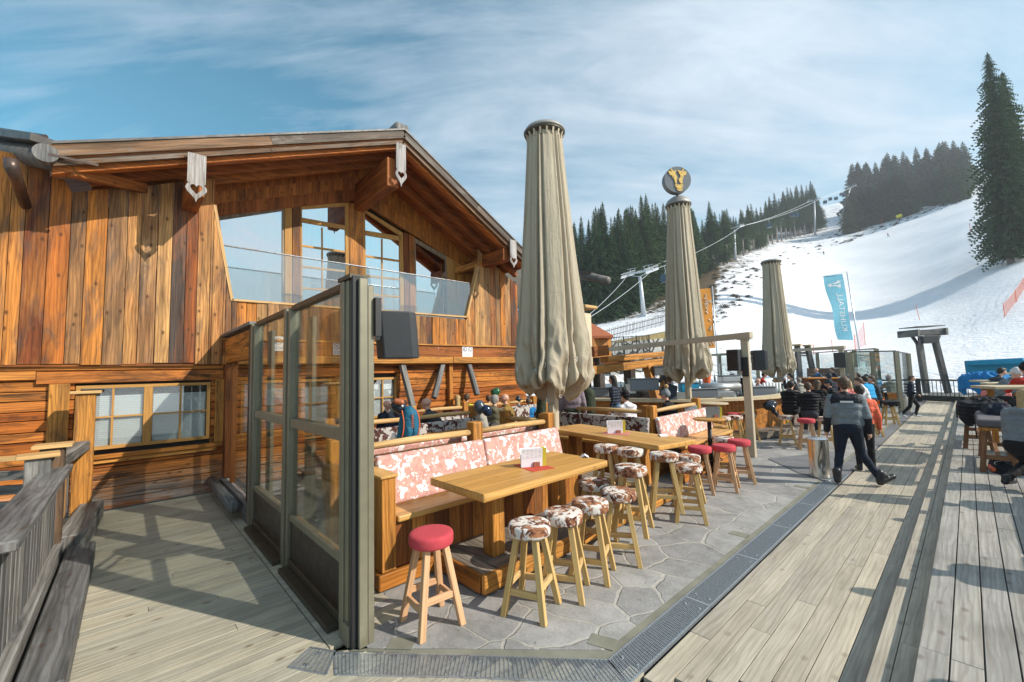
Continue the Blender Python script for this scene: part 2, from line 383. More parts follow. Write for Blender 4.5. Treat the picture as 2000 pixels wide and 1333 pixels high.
plain('beanie_white', (.62, .58, .57), .95, 0, .08, 30, .6, 60); plain('helmet', (.02, .03, .045), .25)
plain('cushion_dark', (.035, .025, .03), .85, 0, .1, 8)
cloth('c_blacktrs', (.010, .010, .012), .8)
wood('bench_leg', [(.30, .15, .07), (.26, .12, .055)], knots=.3, weather=(.12, .08, .05), wamt=.6)
plain('print_grey', (.40, .39, .41), .8)
# ------------------------------------------------------------------ mesh helpers
rr = random.random
def ray(x, y): return FW+RT*(x-PX)/FPX-UP*(y-PY)/FPX
def G(x, y, z=0.0):
    d = ray(x, y); return CAM+d*((z-CAM[2])/d[2])
def D(x, y, dep): return CAM+ray(x, y)*dep
def W(x, y, X): d = ray(x, y); return CAM+d*((X-CAM[0])/d[0])
def WY(x, y, Y): d = ray(x, y); return CAM+d*((Y-CAM[1])/d[1])
def zat(y, base, x=None):
    """height above the vertical through base at which image row y is reached"""
    b = np.array([base[0], base[1], 0.0]); lo, hi = -5.0, 80.0
    for _ in range(50):
        md = (lo+hi)/2; d = np.array([b[0], b[1], md])-CAM; wv_ = d@FW; py_ = PY-FPX*(d@UP)/wv_
        if py_ > y: lo = md
        else: hi = md
    return lo

class MB:
    def __init__(s): s.v = []; s.f = []; s.uv = []; s.r = []; s.m = []
    def add(s, vs, faces, uvs, m=0, r=None):
        if r is None: r = rr()
        n = len(s.v); s.v += [tuple(map(float, p)) for p in vs]
        for f, u in zip(faces, uvs):
            s.f.append(tuple(i+n for i in f)); s.uv.append(u); s.r.append(r); s.m.append(m)
    def obox(s, o, X, Y, Z, m=0, r=None):
        """box, centre o, half vectors; wood grain along the longest"""
        o, X, Y, Z = (np.array(a, float) for a in (o, X, Y, Z))
        L = [np.linalg.norm(a) for a in (X, Y, Z)]; g = int(np.argmax(L))
        sg = [(-1, -1, -1), (1, -1, -1), (1, 1, -1), (-1, 1, -1), (-1, -1, 1), (1, -1, 1), (1, 1, 1), (-1, 1, 1)]
        vs = [o+a*X+b*Y+c*Z for a, b, c in sg]
        fs = [(0, 3, 2, 1), (4, 5, 6, 7), (0, 1, 5, 4), (2, 3, 7, 6), (1, 2, 6, 5), (3, 0, 4, 7)]
        ax = [(0, 1), (0, 1), (0, 2), (0, 2), (1, 2), (1, 2)]
        if np.dot(np.cross(X, Y), Z) < 0: fs = [f[::-1] for f in fs]
        us = []
        for k, (f, (p, q)) in enumerate(zip(fs, ax)):
            if g == p: uu, vv = q, p
            elif g == q: uu, vv = p, q
            else: uu, vv = p, q
            off = k*.37
            us.append([(sg[i][uu]*L[uu]+off, sg[i][vv]*L[vv]*(1 if g in (p, q) else .3)) for i in f])
        s.add(vs, fs, us, m, r)
    def box(s, c, size, rz=0, m=0, r=None):
        a, b = math.cos(rz), math.sin(rz)
        s.obox(c, (a*size[0]/2, b*size[0]/2, 0), (-b*size[1]/2, a*size[1]/2, 0), (0, 0, size[2]/2), m, r)
    def bb(s, x0, x1, y0, y1, z0, z1, m=0, r=None):
        s.box(((x0+x1)/2, (y0+y1)/2, (z0+z1)/2), (x1-x0, y1-y0, z1-z0), 0, m, r)
    def beam(s, p0, p1, w, h, up=(0, 0, 1), m=0, r=None):
        p0, p1, up = (np.array(a, float) for a in (p0, p1, up)); d = p1-p0; L = np.linalg.norm(d); d /= L
        sd_ = np.cross(d, up); n_ = np.linalg.norm(sd_)
        if n_ < 1e-5: sd_ = np.array([1., 0, 0])
        else: sd_ /= n_
        u = np.cross(sd_, d)
        s.obox((p0+p1)/2, d*L/2, sd_*w/2, u*h/2, m, r)
    def tube(s, pts, rad, seg=8, m=0, r=None, cap=True):
        pts = [np.array(p, float) for p in pts]; n = len(pts)
        if isinstance(rad, (int, float)): rad = [rad]*n
        ref = None; vs = []; L = 0; Ls = []
        for i, p in enumerate(pts):
            d = pts[min(i+1, n-1)]-pts[max(i-1, 0)]; d /= (np.linalg.norm(d)+1e-9)
            if ref is None:
                ref = np.cross(d, (0, 0, 1.)) if abs(d[2]) < .9 else np.cross(d, (1., 0, 0))
            a = ref-d*np.dot(ref, d); a /= (np.linalg.norm(a)+1e-9); b_ = np.cross(d, a); ref = a
            if i: L += np.linalg.norm(p-pts[i-1])
            Ls.append(L)
            for k in range(seg):
                t_ = 2*math.pi*k/seg; vs.append(p+(a*math.cos(t_)+b_*math.sin(t_))*rad[i])
        fs, us = [], []
        for i in range(n-1):
            for k in range(seg):
                k2 = (k+1) % seg; fs.append((i*seg+k, i*seg+k2, (i+1)*seg+k2, (i+1)*seg+k))
                u0 = 2*math.pi*rad[i]*k/seg; u1 = 2*math.pi*rad[i]*(k+1)/seg
                us.append([(u0, Ls[i]), (u1, Ls[i]), (u1, Ls[i+1]), (u0, Ls[i+1])])
        if cap:
            fs.append(tuple(range(seg))[::-1]); us.append([(math.cos(6.28*k/seg)*rad[0], math.sin(6.28*k/seg)*rad[0]) for k in range(seg)][::-1])
            fs.append(tuple((n-1)*seg+k for k in range(seg))); us.append([(math.cos(6.28*k/seg)*rad[-1], math.sin(6.28*k/seg)*rad[-1]) for k in range(seg)])
        s.add(vs, fs, us, m, r)
    def lathe(s, prof, c=(0, 0, 0), seg=32, m=0, r=None):
        vs = [(c[0]+p[0]*math.cos(2*math.pi*k/seg), c[1]+p[0]*math.sin(2*math.pi*k/seg), c[2]+p[1]) for p in prof for k in range(seg)]
        fs, us = [], []
        for i in range(len(prof)-1):
            for k in range(seg):
                k2 = (k+1) % seg; fs.append((i*seg+k, i*seg+k2, (i+1)*seg+k2, (i+1)*seg+k))
                us.append([(k*.05, prof[i][1]), (k*.05+.05, prof[i][1]), (k*.05+.05, prof[i+1][1]), (k*.05, prof[i+1][1])])
        for i, rev in ((0, True), (len(prof)-1, False)):
            if prof[i][0] > 1e-4:
                f = tuple(i*seg+k for k in range(seg)); q = [(vs[j][0]-c[0], vs[j][1]-c[1]) for j in f]
                fs.append(f[::-1] if rev else f); us.append(q[::-1] if rev else q)
        s.add(vs, fs, us, m, r)
    def prism(s, poly, o, ax, ay, dep, m=0, r=None, grain='y'):
        """outline poly (2D) in plane o+ax*u+ay*v, extruded by dep"""
        o, ax, ay, dep = (np.array(a, float) for a in (o, ax, ay, dep)); n = len(poly)
        a_ = sum(poly[i][0]*poly[(i+1) % n][1]-poly[(i+1) % n][0]*poly[i][1] for i in range(n))
        flip = (a_ > 0) == (np.dot(np.cross(ax, ay), dep) > 0)
        vs = [o+ax*u+ay*v for u, v in poly]; vs += [p+dep for p in vs]
        f0 = tuple(range(n)); f1 = tuple(range(n, 2*n))
        g = (lambda p: (p[0], p[1])) if grain == 'y' else (lambda p: (p[1], p[0]))
        dl = float(np.linalg.norm(dep))
        fs = [f0[::-1] if flip else f0, f1 if flip else f1[::-1]]; us = [[g(poly[i]) for i in fs[0]], [g(poly[i-n]) for i in fs[1]]]
        for i in range(n):
            j = (i+1) % n; f = (i, j, j+n, i+n); u = [g(poly[i]), g(poly[j]), (g(poly[j])[0]+dl, g(poly[j])[1]), (g(poly[i])[0]+dl, g(poly[i])[1])]
            if not flip: f = f[::-1]; u = u[::-1]
            fs.append(f); us.append(u)
        s.add(vs, fs, us, m, r)
    def build(s, name, mats, parent=None, smooth=False, bevel=0.0, seg=1):
        if isinstance(mats, str): mats = [mats]
        L = np.array(parent_loc(parent)) if parent is not None else np.zeros(3)
        me = bpy.data.meshes.new(name)
        me.from_pydata([tuple(np.array(p)-L) for p in s.v], [], s.f)
        ul = me.uv_layers.new(name='UVMap'); flat = [c for u in s.uv for q in u for c in q[:2]]
        ul.data.foreach_set('uv', flat)
        at_ = me.attributes.new('rnd', 'FLOAT', 'FACE'); at_.data.foreach_set('value', s.r)
        me.polygons.foreach_set('material_index', s.m)
        for mm in mats: me.materials.append(MATS[mm])
        if smooth: me.polygons.foreach_set('use_smooth', [True]*len(s.f))
        me.update()
        ob = bpy.data.objects.new(name, me); COL.objects.link(ob)
        if parent is not None: ob.parent = parent
        if bevel:
            bv = ob.modifiers.new('bevel', 'BEVEL'); bv.width = bevel; bv.segments = seg; bv.limit_method = 'ANGLE'; bv.angle_limit = R(40)
        return ob
def parent_loc(p):
    l = Vector(p.location)
    while p.parent: p = p.parent; l += Vector(p.location)
    return l
def tag(o, label=None, cat=None, group=None, kind=None):
    if label: o['label'] = label
    if cat: o['category'] = cat
    if group: o['group'] = group
    if kind: o['kind'] = kind
    return o
def thing(name, label, cat, loc=(0, 0, 0), group=None):
    o = bpy.data.objects.new(name, None); o.empty_display_size = .1; COL.objects.link(o); o.location = tuple(map(float, loc))
    return tag(o, label, cat, group)
def struct(o, label=None): return tag(o, label, None, None, 'structure')
def kids(o): return [c for c in bpy.data.objects if c.parent == o]
KC = {}
def copy_tree(src, loc, rz=0, label=None, scale=None, group=None):
    c = src.copy(); COL.objects.link(c); c.location = tuple(map(float, loc)); c.rotation_euler = (0, 0, rz)
    if label: c['label'] = label
    if group: c['group'] = group
    if scale: c.scale = scale if isinstance(scale, tuple) else (scale,)*3
    if src.name not in KC: KC[src.name] = [(k, kids(k)) for k in kids(src)]
    for k, gk in KC[src.name]:
        d = k.copy(); COL.objects.link(d); d.parent = c
        for g in gk:
            e = g.copy(); COL.objects.link(e); e.parent = d
    return c
def rounded(w, h, r, n=4):
    pts = []
    for cx, cy, a0 in ((w/2-r, h/2-r, 0), (-w/2+r, h/2-r, 90), (-w/2+r, -h/2+r, 180), (w/2-r, -h/2+r, 270)):
        for k in range(n+1):
            a = R(a0+90*k/n); pts.append((cx+r*math.cos(a), cy+r*math.sin(a)))
    return pts
def text_mesh(txt, size, ext=.002):
    cu = bpy.data.curves.new('t', 'FONT'); cu.body = txt; cu.size = size; cu.extrude = ext; cu.align_x = 'CENTER'; cu.align_y = 'CENTER'; cu.resolution_u = 2
    ob = bpy.data.objects.new('t', cu); COL.objects.link(ob)
    dg = bpy.context.evaluated_depsgraph_get(); me = bpy.data.meshes.new_from_object(ob.evaluated_get(dg))
    vs = [tuple(v.co) for v in me.vertices]; fs = [tuple(p.vertices) for p in me.polygons]
    bpy.data.objects.remove(ob); bpy.data.curves.remove(cu); bpy.data.meshes.remove(me)
    return vs, fs
def put_mesh(mb, vs, fs, o, ax, ay, az, m=0):
    o, ax, ay, az = (np.array(a, float) for a in (o, ax, ay, az))
    mb.add([o+ax*v[0]+ay*v[1]+az*v[2] for v in vs], fs, [[(0, 0)]*len(f) for f in fs], m)

# ------------------------------------------------------------------ ground and decks (setting)
def decking(name, mat, x0, x1, y0, y1, z, wdt, gap=.006, th=.035, along='y', lens=(2.6, 4.6), label=None, clip=None):
    mb = MB(); a0, a1, l0, l1 = (x0, x1, y0, y1) if along == 'y' else (y0, y1, x0, x1)
    a = a0
    while a < a1-.02:
        b_ = min(a+wdt, a1); l = l0-rr()*lens[0]
        while l < l1:
            e = l+lens[0]+rr()*(lens[1]-lens[0]); s0, s1 = max(l, l0), min(e, l1)-.003
            if s1-s0 > .05:
                segs = [(s0, s1)] if clip is None else clip((a+b_)/2, s0, s1)
                for s0, s1 in segs:
                    dz = (rr()-.5)*.002
                    if along == 'y': mb.bb(a, b_-gap, s0, s1, z-th+dz, z+dz)
                    else: mb.bb(s0, s1, a, b_-gap, z-th+dz, z+dz)
            l = e
        a = b_
    o = mb.build(name, mat, bevel=.002); return struct(o, label)
# near ground plate under everything
mb = MB(); mb.bb(-30, 12, -14, 60, -.5, -.09); struct(mb.build('ground', 'gravel'))
# left deck; ends at the diagonal drain
def clipL(x, s0, s1):
    lim = 1.24 if x < -3.45 else 1.24+(x+3.45)*.86
    lim = min(lim, 60); s1 = min(s1, lim-.01)
    return [(s0, s1)] if s1-s0 > .03 else []
decking('deck_left', 'deck_left', -9.72, -1.66, -4.5, 2.8, 0.0, .115, .004, clip=lambda x, a, b: clipL(x, a, b))
decking('deck_under_screen', 'deck_left', -9.72, -3.50, 1.24, 1.9, 0.0, .115, .004)
decking('deck_middle', 'deck_mid', -1.655, -.575, -3, 34, 0.0, .154, .005, clip=lambda x, a, b: [(max(a, 2.57+(x+1.69)*.92 if x < -.3 else a), b)] if b > 2.6+(x+1.69)*.92 else [])
mbk = MB(); mbk.bb(-1.70, -.57, -3, 34, -.085, -.045); struct(mbk.build('deck_gap_shade', 'black'))  # black sheet under the boards, stands in for the shade in their gaps
decking('step_lower', 'deck_mid', -.575, -.36, -3, 34, .125, .105, .005, th=.04)
mb = MB(); mb.bb(-.565, -.36, -3, 34, -.04, .083); struct(mb.build('step_lower_riser', 'deck_right'))
mb = MB(); mb.bb(-.345, -.33, -3, 34, .0, .21); mb.bb(-.33, 12, -3, 34, .10, .205); struct(mb.build('step_upper_riser', 'deck_right'))
decking('deck_right', 'deck_right', -.35, 9, -3, 34, .25, .145, .008, th=.04)
# stone terrace: polygon with the cut corner
mb = MB(); poly = [(-12, 1.45), (-3.30, 1.45), (-2.0, 2.72), (-2.0, 40), (-12, 40)]
mb.prism(poly, (0, 0, -.06), (1, 0, 0), (0, 1, 0), (0, 0, .06)); struct(mb.build('stone_terrace', 'flagstone'))
# olive stone strip between flags and the grating, with the little cross slabs
mb = MB()
mb.prism([(-3.44, 1.27), (-1.92, 2.66), (-1.92, 34), (-1.999, 34), (-1.999, 2.721), (-3.301, 1.449)], (0, 0, -.06), (1, 0, 0), (0, 1, 0), (0, 0, .056), r=.2)
for c, rz in (((-3.16, 1.66), 43), ((-2.07, 2.78), 20), ((-2.10, 5.72), 0), ((-2.10, 8.62), 0)):
    mb.box((c[0], c[1], -.026), (.20, .14, .06), R(rz), r=.3)
struct(mb.build('kerb_strip', 'stone_olive'))
# metal ramp plate by the bin
mb = MB(); q = [G(1500, 897), G(1640, 882), G(1640, 925), G(1610, 940), G(1560, 925)]
mb.prism([(p[0], p[1]) for p in q], (0, 0, -.01), (1, 0, 0), (0, 1, 0), (0, 0, .022)); o = mb.build('drain_cover_plate', 'concrete_dark')
tag(o, 'dark grey metal cover plate let into the paving beside the dented bin', 'cover plate')

def grating(p0, p1, wd, label, cells=True, e0=0.0, e1=0.0):
    """steel drain grating from p0 to p1 (left edge line), width to the right of travel"""
    p0, p1 = np.array([*p0, 0.]), np.array([*p1, 0.]); d = p1-p0; L = np.linalg.norm(d); d /= L; n = np.array([d[1], -d[0], 0])
    t_ = thing('drain_grating', label, 'drain grating', (p0+p1)/2, 'steel drain gratings round the terrace edge')
    mb = MB(); z = .006
    for k, off in ((0, 0), (1, wd)):
        a, b_ = p0+n*off+d*(e0*k), p1+n*off+d*(e1*k); mb.beam(a+(0, 0, z-.012), b_+(0, 0, z-.012), .014, .024)
    mb.beam(p0+(0, 0, z-.012), p0+n*wd+d*e0+(0, 0, z-.012), .012, .024); mb.beam(p1+(0, 0, z-.012), p1+n*wd+d*e1+(0, 0, z-.012), .012, .024)
    mb.build('rim', 'galv', t_)
    mb = MB()
    if cells:
        nb_ = int(L/.030)
        for i in range(1, nb_):
            s_ = i/nb_*L; a = p0+d*s_; b_ = p0+n*wd+d*(s_+e0+(e1-e0)*i/nb_); mb.beam(a+(0, 0, z-.003), b_+(0, 0, z-.003), .0042, .006)
        nl = int(wd/.0125)
        for i in range(1, nl):
            o_ = n*(wd*i/nl); mb.beam(p0+o_+d*e0*i/nl+(0, 0, z-.010), p1+o_+d*e1*i/nl+(0, 0, z-.010), .0032, .018)
        mb.build('bars', 'galv', t_)
        mb = MB(); mb.obox((p0+p1)/2+n*wd/2+(0, 0, z-.05), d*L/2, n*wd/2, (0, 0, .004)); mb.build('channel', 'galv_dark', t_)
    else:
        mb.obox((p0+p1)/2+n*wd/2+(0, 0, z-.004), d*L/2, n*wd/2, (0, 0, .003)); mb.build('bars', 'galv', t_)
    for a in (.10, L-.10):
        for k in (.22, .78):
            mb = MB(); c = p0+d*a+n*wd*k; mb.lathe([(.011, 0), (.010, .004), (.004, .006)], (c[0], c[1], z), 10); mb.build('bolt', 'steel', t_)
    return t_
ye = [2.63, 3.85, 5.1, 6.35, 7.6, 8.85, 10.1]
for i in range(len(ye)-1):
    grating((-1.915, ye[i]+.006), (-1.915, ye[i+1]-.006), .225, ['steel drain grating running along the deck from the terrace corner', 'second steel grating section from the terrace corner', 'third steel grating section from the terrace corner', 'fourth steel grating section, level with the near cow stools', 'fifth steel grating section, short of the bin', 'far steel grating section at the feet of the man in ski boots'][i], True, -.10 if i == 0 else 0)
grating((-3.42, 1.24), (-2.69, 1.935), .225, 'steel grating laid diagonally in the bottom foreground, left half', True, .12)
grating((-2.675, 1.945), (-1.92, 2.635), .225, 'steel grating laid diagonally in the bottom foreground, right half', True, 0, .11)
grating((-3.62, 1.13), (-3.43, 1.25), .225, 'small wedge of steel grating at the foot of the glass screen', True, 0, .10)
mb = MB(); mb.bb(-1.915, -1.69, 10.1, 33, -.03, .003); tag(mb.build('metal_channel_cover', 'concrete_dark'), 'dark metal channel cover running far along the boardwalk edge', 'channel cover')

# ------------------------------------------------------------------ stools
SH = .75
def leg4(mb_fn, parent, top, bot, ztop, sz, mat, name='leg'):
    for sx in (1, -1):
        for sy in (1, -1):
            mb = MB(); p0 = np.array([sx*bot, sy*bot, 0.]); p1 = np.array([sx*top, sy*top, ztop])
            d = p1-p0
            a = np.array([1, 0, 0.])*sz/2; b_ = np.array([0, 1., 0])*sz/2
            mb.obox((p0+p1)/2, a, b_, d/2); mb.build(name, mat, parent, bevel=.006)
def make_stool(kind, mat_seat, mat_leg, sh=SH):
    t_ = thing('bar_stool', 'x', 'bar stool', (0, 0, 0), 'bar stools on the terrace')
    mb = MB(); pr = [(.0, sh-.10), (.172, sh-.10), (.184, sh-.094), (.189, sh-.080), (.190, sh-.030), (.187, sh-.014), (.178, sh-.003), (.150, sh+.003), (.07, sh+.005), (0.0001, sh+.005)]
    mb.lathe(pr, seg=40); mb.build('seat', mat_seat, t_, smooth=True)
    for sx in (1, -1):
        for sy in (1, -1):
            mb = MB(); p0 = np.array([sx*.185, sy*.185, 0.]); p1 = np.array([sx*.085, sy*.085, sh-.10])
            mb.obox((p0+p1)/2, (.026, 0, 0), (0, .026, 0), (p1-p0)/2); mb.build('leg', mat_leg, t_, bevel=.005, seg=2)
    for k in range(4):
        mb = MB(); a = R(90*k); z = .20 if k % 2 else .255
        rr_ = .185-.10*(z/(sh-.10)); c = np.array([math.cos(a)*rr_, math.sin(a)*rr_, z]); d = np.array([-math.sin(a), math.cos(a), 0])
        mb.beam(c-d*rr_, c+d*rr_, .028, .055); mb.build('stretcher', mat_leg, t_, bevel=.004)
    return t_
ST = {}
def stool(kind, x, y, rz, label, z=0.0):
    if kind not in ST:
        s = make_stool(kind, {'cow': 'cow', 'red': 'padred'}[kind], {'cow': 'stool_pine', 'red': 'stool_pink'}[kind])
        ST[kind] = s; s.location = (x, y, z); s.rotation_euler = (0, 0, rz); s['label'] = label; return s
    return copy_tree(ST[kind], (x, y, z), rz, label)
def seatpos(x, y, z=0.0): p = G(x, y, z+SH); return p[0], p[1]
CS = [  # seat-centre pixel, floor z, kind, label
 (842, 1036, 0, 'red', -5, 'pink-red padded bar stool standing alone nearest the glass screen'),
 (1034, 1018, 0, 'cow', 22, 'cow-print bar stool at the outer side of the near table, first from the platform corner'),
 (1099, 996, 0, 'cow', 30, 'cow-print stool with the darkest blotches, second along the near table'),
 (1152, 975, 0, 'cow', 25, 'cow-print stool, third along the near table, in front of the one tucked behind'),
 (1208, 955, 0, 'cow', 35, 'cow-print stool with greyer top at the far end of the near table row'),
 (1160, 936, .0, 'cow', 10, 'cow-print stool half hidden behind the others at the far end of the near table'),
 (1343, 905, 0, 'cow', 28, 'cow-print bar stool standing free on the flagstones beyond the platform end'),
 (1342, 887, .0, 'cow', 15, 'cow-print stool just behind the free-standing one at the platform end'),
 (1231, 908, .2, 'cow', 20, 'cow-print stool on the platform in front of the thick table leg'),
 (1184, 868, .2, 'cow', 12, 'cow-print stool on the platform under the left of the long corner table'),
 (1231, 874, .2, 'cow', 40, 'cow-print stool on the platform left of the thick table leg, partly hidden'),
 (1296, 882, .2, 'cow', 33, 'cow-print stool on the platform right of the thick table leg'),
 (1366, 870, 0, 'red', 20, 'left of the three pink-red stools round the slim black-legged table'),
 (1413, 867, 0, 'red', 15, 'middle one of the three pink-red stools round the slim black-legged table'),
 (1443, 857, 0, 'red', 30, 'right of the three pink-red stools, against the beige pergola post'),
 (1412, 851, 0, 'cow', 30, 'cow-print stool seen over the pink-red stools beside the round table'),
 (1435, 810, 0, 'cow', 10, 'cow-print stool in front of the curved bar, left of the beige post'),
 (1432, 805, 0, 'red', 25, 'red stool peeping out behind the cow-print one at the curved bar'),
 (1462, 806, 0, 'cow', 35, 'cow-print stool at the curved bar behind the beige post'),
 (1412, 812, 0, 'cow', 5, 'leftmost cow-print stool at the curved bar'),
]
for x, y, z, k, rz, lab in CS:
    X_, Y_ = seatpos(x, y+2, z); stool(k, X_, Y_, R(rz), lab, z)
# ------------------------------------------------------------------ blended bodies (one continuous surface)
def capsule_geo(p0, p1, r0, r1, seg=12, rings=4):
    p0, p1 = np.array(p0, float), np.array(p1, float); d = p1-p0; L = np.linalg.norm(d)
    d = d/L if L > 1e-6 else np.array([0, 0, 1.]); ref = np.array([0, 0, 1.]) if abs(d[2]) < .9 else np.array([1., 0, 0])
    a = np.cross(d, ref); a /= np.linalg.norm(a); b_ = np.cross(d, a)
    prof = [(p0-d*r0*math.sin(math.pi/2*(1-i/rings)), r0*math.cos(math.pi/2*(1-i/rings))) for i in range(rings+1)]
    prof += [(p1+d*r1*math.sin(math.pi/2*i/rings), r1*math.cos(math.pi/2*i/rings)) for i in range(rings+1)]
    vs, fs = [], []
    for c, r_ in prof:
        r_ = max(r_, 1e-4)
        for k in range(seg): t_ = 2*math.pi*k/seg; vs.append(c+(a*math.cos(t_)+b_*math.sin(t_))*r_)
    n = len(prof)
    for i in range(n-1):
        for k in range(seg): k2 = (k+1) % seg; fs.append((i*seg+k, i*seg+k2, (i+1)*seg+k2, (i+1)*seg+k))
    fs.append(tuple(range(seg))[::-1]); fs.append(tuple((n-1)*seg+k for k in range(seg)))
    return vs, fs
def blob(name, caps, mats, vox=.02, smooth=2, parent=None, matidx=None, post=None):
    """caps: (p0,p1,r0,r1[,mat]) -> voxel-merged smooth mesh; face material of the nearest capsule"""
    vs, fs = [], []
    for c in caps:
        v_, f_ = capsule_geo(*c[:4]); n = len(vs); vs += [tuple(p) for p in v_]; fs += [tuple(i+n for i in f) for f in f_]
    me = bpy.data.meshes.new('tmp'); me.from_pydata(vs, [], fs); ob = bpy.data.objects.new('tmp', me); COL.objects.link(ob)
    rm = ob.modifiers.new('r', 'REMESH'); rm.mode = 'VOXEL'; rm.voxel_size = vox; rm.use_smooth_shade = True
    if smooth: sm = ob.modifiers.new('s', 'SMOOTH'); sm.iterations = smooth; sm.factor = .5
    dg = bpy.context.evaluated_depsgraph_get(); m2 = bpy.data.meshes.new_from_object(ob.evaluated_get(dg)); m2.name = name
    bpy.data.objects.remove(ob); bpy.data.meshes.remove(me)
    if isinstance(mats, str): mats = [mats]
    m2.materials.clear()
    for mm in mats: m2.materials.append(MATS[mm])
    nf = len(m2.polygons)
    if len(mats) > 1 and nf:
        ct = np.empty(nf*3); m2.polygons.foreach_get('center', ct); ct = ct.reshape(-1, 3)
        best = np.full(nf, 1e9); idx = np.zeros(nf, int)
        for c in caps:
            p0, p1 = np.array(c[0], float), np.array(c[1], float); d = p1-p0; L2 = d@d+1e-12
            t_ = np.clip(((ct-p0)@d)/L2, 0, 1); dd_ = np.linalg.norm(ct-(p0+t_[:, None]*d), axis=1)-(c[2]+(c[3]-c[2])*t_)
            k = dd_ < best; best[k] = dd_[k]; idx[k] = c[4] if len(c) > 4 else 0
        if post is not None: idx = post(ct, idx)
        m2.polygons.foreach_set('material_index', idx.tolist())
    m2.polygons.foreach_set('use_smooth', [True]*nf); m2.update()
    o = bpy.data.objects.new(name, m2); COL.objects.link(o)
    if parent is not None: o.parent = parent
    return o
# ------------------------------------------------------------------ the chalet
XW = -9.76                                   # plane of the lower log wall
XF = -9.64                                   # face of the upper cladding
XV = -8.56                                   # plane of the roof verge
XR = -10.6                                   # window plane of the balcony recess
ch = thing('wooden_chalet', 'large alpine chalet of orange and grey weathered boards with a gabled roof and balcony', 'chalet', (XW, 4, 0))
def slope(y, x=XV):                          # top line of the roof at the verge
    return 5.51+(y+.86)*.4229 if y < 4.65 else 7.84-(y-4.65)*.568
# lower wall: stacked logs with a window hole
def log_wall(y0, y1, z0, z1, holes, X=XW, th=.12, name='log_wall', mat='logs', ch_=None):
    mb = MB(); z = z0
    while z < z1-.03:
        h = min(.13+rr()*.07, z1-z); segs = [(y0, y1)]
        for (a, b_, c, d) in holes:
            if z+h > c+.02 and z < d-.02:
                ns = []
                for s0, s1 in segs:
                    if s0 < a: ns.append((s0, min(s1, a)))
                    if s1 > b_: ns.append((max(s0, b_), s1))
                segs = ns
        r = rr()
        for s0, s1 in segs:
            if s1-s0 < .02: continue
            dx = (rr()-.5)*.026
            mb.box((X-th/2+dx, (s0+s1)/2, z+h/2-.002), (th, s1-s0, h-.010), 0, 0, r)
        z += h
    return mb.build(name, mat, ch if ch_ is None else ch_, bevel=.008)
WIN = [(-.58, 1.22, .98, 2.06), (3.55, 5.05, 1.05, 2.05)]
log_wall(-6, 9.6, 0.0, 2.62, WIN)
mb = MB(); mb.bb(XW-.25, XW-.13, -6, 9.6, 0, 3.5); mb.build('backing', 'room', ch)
# horizontal header beams above the lower window, posts beside it and the sill
mb = MB(); mb.bb(XW, XW+.05, -6, -1.0, 2.16, 2.29); mb.bb(XW, XW+.06, -1.0, 1.40, 2.09, 2.28); mb.bb(XW, XW+.045, -6, 1.40, 2.30, 2.40); mb.build('header_beam', 'logs', ch, bevel=.008)
for a, b_ in ((-.86, -.63), (1.28, 1.42)):
    mb = MB(); mb.bb(XW, XW+.07, a, b_, .92, 2.088); mb.build('window_post', 'post', ch, bevel=.008)
mb = MB(); mb.bb(XW, XW+.10, -.86, 1.40, .845, .915); mb.bb(XW, XW+.05, -.8, 1.32, .77, .842); mb.build('window_sill', 'bench', ch, bevel=.008)
def lower_window(y0, y1, z0, z1, cols, ch_, X=XW-.02):
    fw_ = .055
    f = MB()
    f.bb(X-.05, X+.02, y0, y1, z1-fw_, z1); f.bb(X-.05, X+.02, y0, y1, z0, z0+fw_); f.bb(X-.05, X+.02, y0, y0+fw_, z0+fw_, z1-fw_); f.bb(X-.05, X+.02, y1-fw_, y1, z0+fw_, z1-fw_)
    ym = (y0+y1)/2; f.bb(X-.05, X+.025, ym-.06, ym+.06, z0+fw_, z1-fw_)
    fr = f.build('window', 'frame_yellow', ch_, bevel=.004)
    for a, b_ in ((y0+fw_, ym-.06), (ym+.06, y1-fw_)):
        g = MB(); g.bb(X-.035, X+.01, (a+b_)/2-.014, (a+b_)/2+.014, z0+fw_, z1-fw_); zm = (z0+z1)/2
        g.bb(X-.03, X+.008, a, (a+b_)/2-.014, zm-.013, zm+.013); g.bb(X-.03, X+.008, (a+b_)/2+.014, b_, zm-.013, zm+.013); g.build('glazing_bar', 'frame_yellow', fr)
        p = MB(); p.bb(X-.024, X-.02, a, b_, z0+fw_, z1-fw_); p.build('pane', 'window_glass_low', fr)
        bl = MB(); z = z0+fw_+.01
        while z < z1-fw_-.12:
            bl.obox((X-.05, (a+b_)/2, z), (0, (b_-a)/2-.01, 0), (.004, 0, .0145), (.0008, 0, -.0006)); z += .032
        bl.build('blind', 'blind', fr)
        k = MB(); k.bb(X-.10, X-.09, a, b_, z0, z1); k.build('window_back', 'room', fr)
lower_window(-.57, 1.21, .99, 2.05, 2, ch)
lower_window(3.56, 5.04, 1.06, 2.04, 2, ch)
